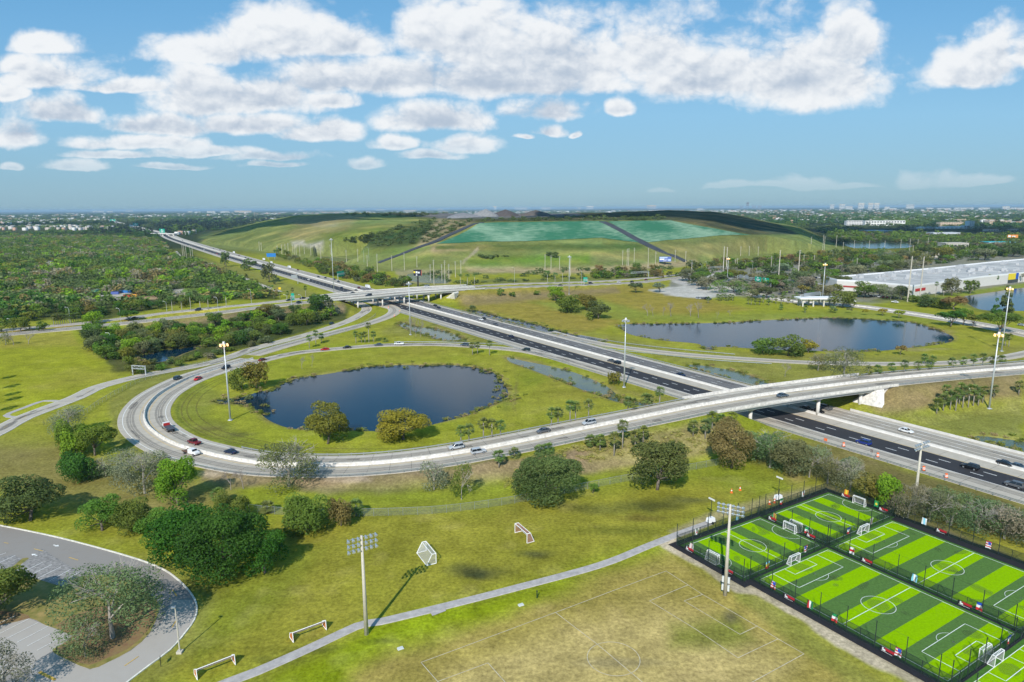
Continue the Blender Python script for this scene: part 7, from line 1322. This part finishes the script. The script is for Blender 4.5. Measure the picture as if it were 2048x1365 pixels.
span((1474, 572), (1541, 583), 20, 'long truss gantry with two green signs behind the lake', ((.56, .74, -2.2, 2.2, SIGN), (.78, .96, -1.8, 2.2, SIGN), (.08, .18, -1.2, 2, STEEL), (.26, .36, -1.2, 2, STEEL)))
span((702, 556), (676, 560), 11, 'cantilever sign mast with one green sign beside the freeway', ((.45, 1.0, -3, 2.6, SIGN),), post_both=False)
span((266, 750), (292, 752), 17, 'pale steel portal frame over the frontage road')
span((1176, 573), (1168, 572), 13, 'green sign on a mast beside the arterial road', ((.2, 1.2, -2.2, 2.2, SIGN),), post_both=False)
span((591, 612), (583, 611), 18, 'green sign seen edge on beside the arterial road at the left', ((.3, 1.1, -2.4, 2.4, SIGN),), post_both=False)
span((588, 568), (596, 568), 14, 'grey backed sign on a mast beside the fresh asphalt', ((-.5, 1.0, -1.5, 2, STEEL),), post_both=False)
span((1261, 559), (1297, 557), 13, 'traffic signal mast arm at the junction', post_both=False)
span((1412, 548), (1447, 545), 12, 'grey mast arm gantry at the far side of the junction', post_both=False)
span((1600, 612), (1640, 606), 20, 'grey truss gantry before the toll canopy', ((.1, .9, -1.2, 1.6, STEEL),))
m = MB(); m.box((0, 0, 5), (14, .25, 5.5), 0); [m.tube((x, .3, -3), (x, .3, 3), .2, n=6, mi=1) for x in (-5, 5)]; p = GT(543, 520); t = tag(link('blue_sign', m.mesh('blue_sign', [SIGNB, MAST]), loc=p+Vector((0, 0, 2))), 'wide blue road sign at the far side of the freeway', 'sign')
t = thing('diamond_sign', 'yellow warning sign on a post by the service road', 'sign', GT(560, 585)); m = MB(); m.tube((0, 0, 0), (0, 0, 3), .07, n=5); link('post', m.mesh('post', STEEL), t); m = MB(); m.box((0, 0, 3.6), (2.2, .1, 2.0)); link('panel', m.mesh('panel', mat('yellow_sign', (.8, .55, .03), .5)), t)
BN = mat('bill_navy', (.012, .016, .035), .5); BW2 = mat('bill_white', (.75, .76, .78), .5); BYE = mat('bill_yellow', (.75, .58, .04), .5); BBL = mat('bill_blue', (.10, .16, .45), .5); BLB = mat('bill_lightblue', (.45, .58, .80), .5); BOR = mat('bill_orange', (.75, .28, .06), .5)
def billboard(x, y, hpx, w, hh, label, blocks, base=BN):
    p = GT(x, y); D = depth(p); h = hpx*D/F; W_ = w*D/F; H_ = hh*D/F; t = thing('billboard', label, 'billboard', p, math.radians(0)); m = MB(); m.tube((0, .6, -.5), (0, .6, h-H_/2), .75, n=10); link('column', m.mesh('column', mat('dark_column', (.03, .028, .03), .6)), t)
    m = MB(); m.box((0, 0, h-H_/2), (W_, .9, H_)); face = link('panel', m.mesh('panel', base), t); mats = []; m = MB()
    for x0, x1, z0, z1, mm in blocks:
        if mm not in mats: mats.append(mm)
        m.box((-W_/2+(x0+x1)/2*W_, -.47, h-H_+(z0+z1)/2*H_), ((x1-x0)*W_, .04, (z1-z0)*H_), mats.index(mm))
    link('artwork', m.mesh('artwork', mats), face)
    m = MB(); m.box((0, -.9, h-H_-.2), (W_*1.02, 1.0, .12)); link('catwalk', m.mesh('catwalk', STEEL), t)
billboard(836, 574, 34, 16, 12, 'black billboard with white and yellow blocks beyond the overpass', ((.02, .22, .45, .78, BYE), (.28, .5, .4, .75, BW2), (.55, .78, .4, .65, BW2), (.3, .46, .05, .22, BW2), (.94, 1, .05, .9, mat('bill_red', (.5, .08, .06), .5))))
billboard(1330, 530, 16, 24, 9.5, 'blue and white billboard in front of the landfill', ((.03, .68, .68, .95, BLB), (.03, .42, .3, .6, BW2), (.45, .7, .28, .38, BW2), (.74, .95, .1, .5, BLB), (.35, .55, .08, .18, BW2)), BBL)
billboard(2024, 484, 14, 21, 6, 'orange billboard near the right edge beyond the shops', ((.05, .3, .2, .8, BW2), (.4, .75, .3, .6, BW2)), BOR)
# ---------------------------------------------------------------- power and utility poles
def tpole(x, yb, yt, label, group, arms=3, thick=.32):
    p = GT(x, yb); D = depth(p); h = (yb-yt)*D/F*1.02; th = thick if thick else .3; t = thing('utility_pole', label, 'utility pole', p, 0, group); m = MB(); m.tube((0, 0, -.5), (0, 0, h), max(th, D*.00028), max(th*.6, D*.0002), n=7); link('pole', m.mesh('pole', POLE), t)
    m = MB()
    for i in range(arms): z = h*(.97-.07*i); m.tube((-1.3, 0, z), (1.3, 0, z), .09, n=4)
    if arms: link('crossarm', m.mesh('crossarm', STEEL), t)
row([(735,537,511),(755,544,509),(784,542,512),(809,541,507),(834,535,514),(861,564,530),(868,570,521),(890,568,522),(884,564,530),(898,560,529),(922,550,522),(911,555,524),(716,524,499),(661,509,490),(642,519,495),(693,525,501),(555,508,492),(564,509,490),(571,510,489),(577,510,487),(590,512,490),(593,513,492),(600,513,489),(609,508,493),(622,511,489),(586,506,490),(519,502,484),(523,502,486)], lambda q, o: tpole(q[0], q[1], q[2], 'power pole along the left foot of the landfill, '+o, 'poles at the left foot of the landfill'))
row([(1090,540,510),(1102,540,512),(1119,540,514),(1141,552,514),(1245,531,502),(1254,532,499),(1257,532,498),(1268,531,497),(1296,536,497),(1311,529,504),(1350,525,501),(1371,525,503),(1481,512,494),(1498,512,493),(1516,512,494)], lambda q, o: tpole(q[0], q[1], q[2], 'concrete power pole in front of the grassy landfill slope, '+o, 'poles before the landfill slope'))
row([(1383,546,525),(1470,538,520),(1474,538,517),(1542,536,513),(1607,529,510),(1628,528,511),(1645,504,471),(1648,502,474),(1672,495,471),(1622,491,475),(1686,499,485),(1708,498,481),(1738,498,481),(1769,497,482),(1801,497,480),(1818,510,479),(1835,494,479),(1855,495,476),(1865,510,500),(1931,504,483),(1713,539,517),(1825,512,491)], lambda q, o: tpole(q[0], q[1], q[2], 'utility pole among the trees left of the shopping centre, '+o, 'poles around the shopping centre'))
row([(48,521,504),(126,513,500),(130,515,499),(162,512,499),(267,509,496)], lambda q, o: tpole(q[0], q[1], q[2], 'pole standing out of the forest canopy, '+o, 'poles in the forest'))
row([(366,515,489),(369,516,490),(373,516,489),(382,520,491),(386,519,492)], lambda q, o: tpole(q[0], q[1], q[2], 'pale pole of the cluster by the service road, '+o, 'pole cluster at the service road'))
for x, b, tp, lb in [(1446,548,495,'left one of the two tall poles at the junction'),(1452,548,496,'right one of the two tall poles at the junction'),(1557,557,502,'tall pole left of the shops'),(1596,558,502,'second tall pole left of the shops'),(1815,604,515,'left one of the two huge poles before the store'),(1839,600,516,'right one of the two huge poles before the store')]: tpole(x, b, tp, lb, None, 2, .55)
# ---------------------------------------------------------------- buildings
WIN = mat('window_dark', (.05, .06, .07), .3); ROOFG = mat('roof_grey', (.36, .36, .36), .9, noise=.2, scale=.05, col2=(.48, .47, .45))
STW = mat('store_wall', (.62, .60, .56), .8, noise=.05, scale=.3)
def poly_building(name, label, pts, h, cat='building'):
    P = [G(x, y, h) for x, y in pts]; t = thing(name, label, cat, (0, 0, 0)); m = MB(); xy = [(p.x, p.y) for p in P]; A = sum(xy[i][0]*xy[(i+1) % len(xy)][1]-xy[(i+1) % len(xy)][0]*xy[i][1] for i in range(len(xy))); xy = xy if A > 0 else xy[::-1]
    m.prism(xy, -.5, h); link('wall', m.mesh('wall', STW), t); m = MB(); m.poly([(x, y, h+.01) for x, y in xy]); link('roof', m.mesh('roof', ROOFG), t)
    c = Vector((sum(p[0] for p in xy)/len(xy), sum(p[1] for p in xy)/len(xy), 0)); m = MB(); q = [Vector((x, y, h)) for x, y in xy]; q.append(q[0])
    for a, b in zip(q, q[1:]): d = (b-a).normalized(); n_ = Vector((-d.y, d.x, 0))*.9; m.add([a, b, b+n_, a+n_, a+Vector((0, 0, 1.3)), b+Vector((0, 0, 1.3)), b+n_+Vector((0, 0, 1.3)), a+n_+Vector((0, 0, 1.3))], [(0, 3, 2, 1), (4, 5, 6, 7), (0, 1, 5, 4), (1, 2, 6, 5), (2, 3, 7, 6), (3, 0, 4, 7)])
    link('parapet', m.mesh('parapet', WHITE), t); return t
st = poly_building('store_building', 'long white shopping centre building with a flat grey roof', [(1652, 557), (1758, 548), (1877, 537), (1979, 526), (2120, 513), (2120, 540), (1960, 556), (1828, 574), (1742, 566), (1674, 562)], 8.5)
um = MB(); um.box((0, 0, .7), (2.6, 2.0, 1.4)); um.tube((0, 0, 1.4), (0, 0, 1.6), .6, n=10); UM = um.mesh('roof_unit', mat('roof_unit', (.45, .46, .47), .6)); rr = random.Random(8)
for i in range(62):
    u, v = rr.random(), rr.random()**.8; a = Vector((1690+(2040-1690)*u, 0)); yf, yn = 556-(1690+350*u-1655)*.098, 570-(1690+350*u-1690)*.062
    x = 1690+350*u; y = yf+3+(yn-yf-6)*v; p = G(x, y, 8.52)
    if poly_sd(np.array([x]), np.array([y]), [(1665, 557), (2048, 521), (2048, 545), (1828, 571), (1745, 564), (1680, 560)])[0] < -1.5: o = link('roof_unit', UM, st, p, rr.random(), sc=rr.choice([.7, 1, 1.5, 2.2]))
def wallsign(x0, y0, x1, y1, hpx, mm, nm='store_sign', parent=None, lb=None):
    a, b = GT(x0, y0), GT(x1, y1); D = depth(a); h = hpx*D/F; m = MB(); a = a+Vector((0, -.6, 0)); b = b+Vector((0, -.6, 0)); m.add([a+Vector((0, 0, 0)), b, b+Vector((0, 0, h)), a+Vector((0, 0, h))], [(0, 1, 2, 3)]); return m
A_, B_, C_ = G(1828, 574, 8.5), G(1960, 556, 8.5), G(2120, 540, 8.5)
def on_wall(P, Q, u0, u1, z0, z1, mm, nm, out=.25, par=None):
    n_ = Vector((Q.y-P.y, P.x-Q.x, 0)).normalized(); n_ = n_ if n_.y < 0 else -n_; a, b = P.lerp(Q, u0)+n_*out, P.lerp(Q, u1)+n_*out; m = MB(); m.add([(a.x, a.y, z0), (b.x, b.y, z0), (b.x, b.y, z1), (a.x, a.y, z1)], [(0, 1, 2, 3)]); a2, b2 = a-n_*out*1.1, b-n_*out*1.1; m.add([(a.x, a.y, z1), (b.x, b.y, z1), (b2.x, b2.y, z1), (a2.x, a2.y, z1)], [(0, 1, 2, 3)]); return link(nm, m.mesh(nm, mm), par or st)
on_wall(A_, B_, .02, .16, 4.2, 6.6, mat('red_sign', (.45, .03, .03), .5), 'store_sign'); on_wall(B_, C_, .33, .42, 3.6, 9.6, BYE, 'store_sign'); on_wall(B_, C_, .423, .455, 3.6, 9.6, mat('royal_blue', (.02, .10, .5), .5), 'store_sign'); on_wall(B_, C_, .33, .455, .3, 3.4, WIN, 'entrance')
on_wall(G(1742, 566, 8.5), A_, .1, .9, .2, 3.2, WIN, 'shopfront'); on_wall(G(1674, 562, 8.5), G(1742, 566, 8.5), .2, .8, 3.2, 4.6, mat('red_canopy', (.35, .05, .04), .6), 'shopfront')
tc_ = thing('toll_canopy', 'white canopy on columns over the access road', 'canopy', GT(1632, 612)); m = MB(); m.box((0, 0, 6.2), (30, 12, 1.0)); link('roof', m.mesh('roof', WHITE), tc_); cmh = MB(); cmh.box((0, 0, 2.9), (.9, .9, 5.8)); cmm = cmh.mesh('column', CONCB); [link('column', cmm, tc_, (x, y, 0)) for x in (-12, -4, 4, 12) for y in (-4, 4)]
def building(x, y, w, h, label, wc=(.7, .68, .62), rc=(.4, .38, .36), dm=18, floors=3, group=None, gable=False, name='building'):
    p = G(x, max(y, 413), 0) if y > 424 else None
    if p is None: hy = 416.7-(x-1024)*.0053; D = HC*F/max(y-hy, 3.2); d = MC @ Vector(((x-CX)/F, -(y-CY)/F, -1)); p = Vector((d.x*D, d.y*D, 0))
    D = depth(p); W_ = w*D/F; H_ = max(h*D/F, 3.5); t = thing(name, label, 'building', p, 0, group); m = MB(); m.box((0, dm/2, H_/2-1), (W_, dm, H_+2)); link('wall', m.mesh('wall', mat('wall_%d_%d' % (int(wc[0]*50), int(wc[2]*50)), wc, .85)), t)
    m = MB()
    if gable: m.add([(-W_/2-.5, -.5, H_), (W_/2+.5, -.5, H_), (W_/2+.5, dm+.5, H_), (-W_/2-.5, dm+.5, H_), (-W_/2+2, dm/2, H_+dm*.22), (W_/2-2, dm/2, H_+dm*.22)], [(0, 1, 5, 4), (2, 3, 4, 5), (3, 0, 4), (1, 2, 5)])
    else: m.box((0, dm/2, H_+.25), (W_+.6, dm+.6, .5))
    link('roof', m.mesh('roof', mat('roof_%d_%d' % (int(rc[0]*50), int(rc[2]*50)), rc, .85)), t); m = MB(); nf = max(1, floors); nc = max(3, min(14, int(W_/6)))
    for i in range(nf):
        z = H_*(i+.5)/nf
        for j in range(nc): x_ = -W_/2+W_*(j+.5)/nc; m.add([(x_-W_/nc*.3, -.05, z-H_/nf*.22), (x_+W_/nc*.3, -.05, z-H_/nf*.22), (x_+W_/nc*.3, -.05, z+H_/nf*.22), (x_-W_/nc*.3, -.05, z+H_/nf*.22)], [(0, 1, 2, 3)])
    link('windows', m.mesh('windows', WIN), t); return t
for q in [(1770,452,80,10,'long white apartment block with dark gaps beyond the far lake',(.75,.74,.7),(.6,.6,.58),20,2),(1711,451,36,9,'shorter white apartment block left of the long one',(.7,.69,.66),(.5,.5,.5),20,2),(1943,458,10,15,'pale round cornered tower among the far roofs',(.66,.64,.60),(.6,.6,.6),24,6),(1935,458,14,6,'low pale annex left of the tower',(.6,.58,.55),(.6,.6,.6),20,2),(1893,475,54,9,'grey office building with tall dark windows',(.50,.53,.58),(.55,.58,.6),30,1),(1914,497,46,10,'beige flat roofed building with a wide canopy roof',(.5,.47,.42),(.5,.46,.40),26,1),(2004,493,54,8,'building with a bright teal roof near the right edge',(.35,.4,.42),(.03,.42,.50),24,1),(1982,494,30,5,'low building with a pink roof left of the teal one',(.6,.5,.45),(.55,.30,.28),20,1),(1955,508,30,5,'low pale building between the trees above the store',(.6,.58,.52),(.55,.53,.48),16,1),(1868,515,20,8,'small beige building at the end of the shop street',(.6,.55,.48),(.6,.57,.5),14,1),
 (1903,453,46,8,'row of peach terraced houses beyond the office',(.62,.48,.34),(.5,.42,.34),26,3),(1926,446,26,7,'peach terraced houses on the slope behind the first row',(.62,.48,.34),(.42,.30,.24),26,3),(2000,450,44,8,'peach terraced houses right of the tower',(.64,.50,.36),(.5,.38,.3),26,3),(1975,445,34,5,'farther row of peach houses right of the tower',(.6,.46,.34),(.5,.32,.26),26,2),(2012,463,72,4,'long terrace with a red tiled roof at the right',(.6,.5,.42),(.50,.20,.15),24,1),(1900,458,120,3,'long low white warehouse roofs below the terraced houses',(.72,.72,.70),(.74,.74,.74),60,1),(1995,456,80,2.5,'low grey green warehouse roofs right of the tower',(.55,.6,.6),(.5,.58,.6),60,1),(1760,467,50,5,'grey factory roofs in the trees below the apartment blocks',(.35,.38,.42),(.42,.46,.5),50,1),
 (1664,419,8,9,'pale tower at the left end of the right hand skyline'),(1684,419,11,10,'broad cream tower of the right hand skyline'),(1698,420,14,7,'lower cream block beside the broad tower'),(1722,419,12,12,'white tower standing alone on the right hand skyline'),(1741,419,10,12,'left one of the white twin towers on the skyline'),(1753,419,10,12,'right one of the white twin towers on the skyline'),(1774,420,10,6,'small white block right of the twin towers'),(1785,421,16,4,'low white block below the small one'),(1820,419,16,9,'cream stepped block on the far skyline'),(1860,420,14,4,'peach low block on the far skyline'),(1888,421,28,4,'long white low building at the far right skyline'),(1928,420,38,4,'longest white building on the far right skyline'),(1968,421,22,5,'white clustered block on the far right skyline'),(2012,420,14,7,'taller white block near the right edge of the skyline'),(2035,420,26,4,'cream block at the right edge of the skyline'),(1881,427,14,5,'bright white hall in the far suburbs'),(1857,428,18,2,'long low pale roof in the far suburbs'),
 (1495,417,4.5,12,'single slim dark tower on the middle skyline',(.25,.3,.36),(.3,.34,.4)),(1483,418,7,5,'grey block left of the slim dark tower',(.35,.4,.45),(.35,.4,.45)),(1508,418,8,6,'grey block right of the slim dark tower',(.35,.4,.45),(.35,.4,.45)),(1519,418,8,6,'second grey block right of the slim tower',(.35,.4,.45),(.35,.4,.45)),(1303,417,18,7,'cream block right of the landfill top',(.62,.56,.48),(.6,.55,.5)),(1180,416,14,6,'cream block above the right cover sheet'),(1158,417,6,4,'small white block above the cover sheet'),(1092,416,18,4,'cream low block on the centre skyline'),(1042,417,26,4,'white buildings right of the spoil heaps on the skyline'),(990,418,5,7,'white block between the spoil heaps on the skyline'),(1400,420,10,3,'white block behind the landfill shoulder'),(1464,426,14,4,'white hall at the right end of the landfill top'),(1515,428,26,4,'pale long roof beyond the landfill right end'),(1545,437,14,5,'orange tinted building beyond the landfill foot',(.62,.42,.3),(.55,.35,.25)),(1604,438,9,4,'small pink building beyond the landfill foot',(.62,.42,.36),(.55,.35,.3)),
 (422,427,16,4,'cream apartment block left of two on the left skyline'),(450,427,18,4,'cream apartment block right of two on the left skyline'),(486,427,34,5,'peach apartment blocks on the left skyline',(.62,.5,.38),(.6,.48,.38)),(395,427,12,3,'white block on the left skyline'),(380,426,9,3,'small white block on the left skyline'),(258,424,15,3,'white block beyond the left suburbs'),(196,425,22,3,'long white roof beyond the left suburbs'),(220,425,12,2.5,'short white roof beyond the left suburbs'),(820,424,26,3,'peach building left of the gravel heaps',(.62,.48,.38),(.6,.46,.38)),(700,423,20,3,'white roofs above the left landfill shoulder'),(640,422,14,2.5,'white roof above the dark landfill ridge'),(602,422,12,2.5,'small white roof above the dark landfill ridge'),(880,421,10,3,'white roof left of the grey heap'),(760,421,16,2.5,'white roof on the centre left skyline'),
 (270,489,13,2.5,'white flat roof in the forest',(.7,.7,.68),(.75,.75,.72),10,1),(188,590,8,8,'green container shed in the forest clearing',(.12,.34,.2),(.1,.3,.2),5,1)]: building(*q, name='apartment_block' if 'block' in q[4] or 'tower' in q[4] else 'building')
HX = [166,176,187,199,211,221,228,238,10,24,40,2,52]
for i, x in enumerate(HX): building(x, 460-(i % 2)*1.5 if i < 8 else 456, 10, 3.2, 'suburban house with a pale roof behind the forest, '+nth(sorted(HX).index(x), 13), (.40,.37,.34), (.34,.31,.30), 14, 1, 'suburban houses', True, 'house')
p = G(256, 594, 0)
for x, y, c, lb, dx in ((254,595,(.6,.03,.03),'red skip in the forest clearing',2.6),(230,589,(.08,.12,.35),'blue machine in the forest clearing',3.4),(247,586,(.02,.16,.45),'long blue container at the back of the clearing',7),(268,594,(.75,.35,.04),'orange loader in the forest clearing',2.6),(175,591,(.5,.08,.08),'small red hut at the left of the clearing',2)):
    m = MB(); m.box((0, 0, 1.2), (dx*2, 3, 2.4), top=.92); m.box((dx*.3, 0, 2.7), (dx*.8, 2, .7), 1, top=.8); tag(link('container', m.mesh('container', [mat('c%d%d' % (x, y), c, .6), GLASS]), loc=G(x, y, 0), rz=.2), lb, 'container')
# far bridge over the freeway
br = thing('distant_bridge', 'distant bridge crossing the freeway at the far left', 'bridge'); a, b = G(304, 467, 6.5), G(352, 467.5, 6.5); d = b-a; m = MB(); c = (a+b)/2; m.box((c.x, c.y, 5.6), (d.length, 14, 2.2), rz=math.atan2(d.y, d.x)); link('deck', m.mesh('deck', CONCB), br)
for k in (.25, .5, .75, .95): q = a.lerp(b, k); m = MB(); m.box((q.x, q.y, 2.2), (4, 10, 4.6), rz=math.atan2(d.y, d.x)); link('pier', m.mesh('pier', CONCB), br)
for x, y in ((325, 462), (272, 449), (226, 441)): span((x-5, y+4), (x+5, y+4), 3.5, {325: 'green sign over the distant bridge', 272: 'green sign farther along the distant freeway', 226: 'faintest green sign far along the freeway'}[x], ((.0, 1, -6, 7, SIGN),))
# thousands of small far roofs
rs = np.random.RandomState(51); n = 5200; R = np.exp(rs.uniform(math.log(2100), math.log(15000), n)); A = np.radians(rs.uniform(-41, 41, n)); X, Y = R*np.sin(A), R*np.cos(A); cl = fbm(X, Y, 900, 71, 3); m_ = (cl > .50) & (landfill_h(X, Y) < .5) & roads_clear(X, Y, 8)
px, py = PX(np.stack([X, Y, np.zeros(n)], 1)); m_ &= ~((px < 330) & (py > 462)) & ~((px > 1560) & (py > 470)); X, Y, R = X[m_], Y[m_], R[m_]; n = len(X); W_ = 12*np.clip(R/3500, .9, 3)*(.6+.8*rs.rand(n)); Dp = 11+6*rs.rand(n); Hh = (3.5+2.5*rs.rand(n))*np.clip(R/5000, 1, 2.2)+np.clip(R/2500, 1, 1.6)*5; c8 = np.array([(-1, -1, 0), (1, -1, 0), (1, 1, 0), (-1, 1, 0), (-1, -1, 1), (1, -1, 1), (1, 1, 1), (-1, 1, 1)], float)
V = c8[None]*np.stack([W_/2, Dp/2, Hh], 1)[:, None]; V = V+np.stack([X, Y, np.zeros(n)], 1)[:, None]; V = V.reshape(-1, 3); f6 = np.array([(0, 1, 5, 4), (1, 2, 6, 5), (2, 3, 7, 6), (3, 0, 4, 7), (4, 5, 6, 7)]); Fq = (np.arange(n)[:, None, None]*8+f6[None]).reshape(-1, 4)
cs = np.array([(.50, .48, .45), (.60, .59, .56), (.42, .37, .32), (.45, .28, .2), (.4, .4, .42)])[rs.randint(0, 5, n)]; cc = np.hstack([np.repeat(cs, 8, 0), np.ones((n*8, 1))]); hm = bpy.data.materials.new('far_roofs'); hm.use_nodes = True; at = hm.node_tree.nodes.new('ShaderNodeAttribute'); at.attribute_name = 'Col'; hm.node_tree.links.new(at.outputs['Color'], hm.node_tree.nodes['Principled BSDF'].inputs['Base Color'])
tag(link('suburb_roofs', npmesh('suburb_roofs', V, Fq, hm, {'Col': ('FLOAT_COLOR', cc)})), 'pale house roofs sprinkled through the far suburbs', 'suburb', kind='stuff')
# ---------------------------------------------------------------- real clouds high above, whose shade falls on the landfill
def cloud(x, y, rx, ry, rot, label, alt=900, seed=1):
    p = GT(x, y); c = p+SUN_V*((alt-p.z)/SUN_V.z); rs = np.random.RandomState(seed); nu, nv = 96, 40; u, v = np.meshgrid(np.linspace(0, 2*math.pi, nu, endpoint=False), np.linspace(-math.pi/2, math.pi/2, nv), indexing='ij')
    X = np.cos(v)*np.cos(u); Y = np.cos(v)*np.sin(u); Z = np.sin(v); q = 1+.55*(fbm(X*300+seed*999, Y*300+Z*200, 120, seed, 5)-.5)*2; Z = np.where(Z > 0, Z*120, Z*25)
    a = X*q*rx; b = Y*q*ry; V = np.stack([c.x+a*math.cos(rot)-b*math.sin(rot), c.y+a*math.sin(rot)+b*math.cos(rot), c.z+Z*q], 2).reshape(-1, 3); I = np.arange(nu*nv).reshape(nu, nv); J = np.roll(I, -1, 0); Fq = np.stack([I[:, :-1].ravel(), J[:, :-1].ravel(), J[:, 1:].ravel(), I[:, 1:].ravel()], 1)
    tag(link('cloud', npmesh('cloud', V, Fq, mat('cloud_white', (.85, .86, .88), 1.), smooth=True)), label, 'cloud', kind='stuff')
cloud(1290, 432, 230, 110, -.05, 'cumulus cloud above the frame whose shade lies on the landfill top', seed=2); cloud(1460, 436, 290, 200, -.35, 'cumulus cloud above the frame whose shade lies on the right shoulder', seed=3); cloud(575, 439, 300, 95, -.55, 'cumulus cloud above the frame whose shade lies on the left ridge', seed=4); cloud(140, 452, 800, 260, .1, 'cumulus cloud above the frame shading the far left suburbs', seed=5); cloud(1800, 462, 700, 200, 0, 'cumulus cloud above the frame shading the woods right of the landfill', seed=6)
# ---------------------------------------------------------------- the air
m = MB(); m.box((0, 0, 46), (130000, 130000, 98)); me = m.mesh('haze', []) if False else m.mesh('haze', bpy.data.materials.new('haze_air')); hz = me.materials[0]; hz.use_nodes = True; nt = hz.node_tree; nt.nodes.clear(); o = nt.nodes.new('ShaderNodeOutputMaterial'); v = nt.nodes.new('ShaderNodeVolumePrincipled'); v.inputs['Density'].default_value = HAZE_D; v.inputs['Color'].default_value = HAZE_C; v.inputs['Anisotropy'].default_value = 0; nt.links.new(v.outputs[0], o.inputs['Volume'])
tag(link('haze', me), 'blue summer air thickening towards the horizon', 'haze', kind='stuff')

# ---------------------------------------------------------------- look-alikes that still share words: tell them apart by their place
by = {}
for o in bpy.data.objects:
    if o.parent is None and o.get('label') and o.get('kind') != 'stuff': by.setdefault(o['label'], []).append(o)
for lb, ob in by.items():
    if 2 <= len(ob) <= 4 and len(lb.split()) <= 14:
        X_ = PX(np.array([tuple(o.location) for o in ob]))[0]; ob = [ob[i] for i in np.argsort(X_)]
        for o, w in zip(ob, {2: ('left one', 'right one'), 3: ('left one', 'middle one', 'right one'), 4: ('leftmost', 'centre left', 'centre right', 'rightmost')}[len(ob)]): o['label'] = lb+', '+w
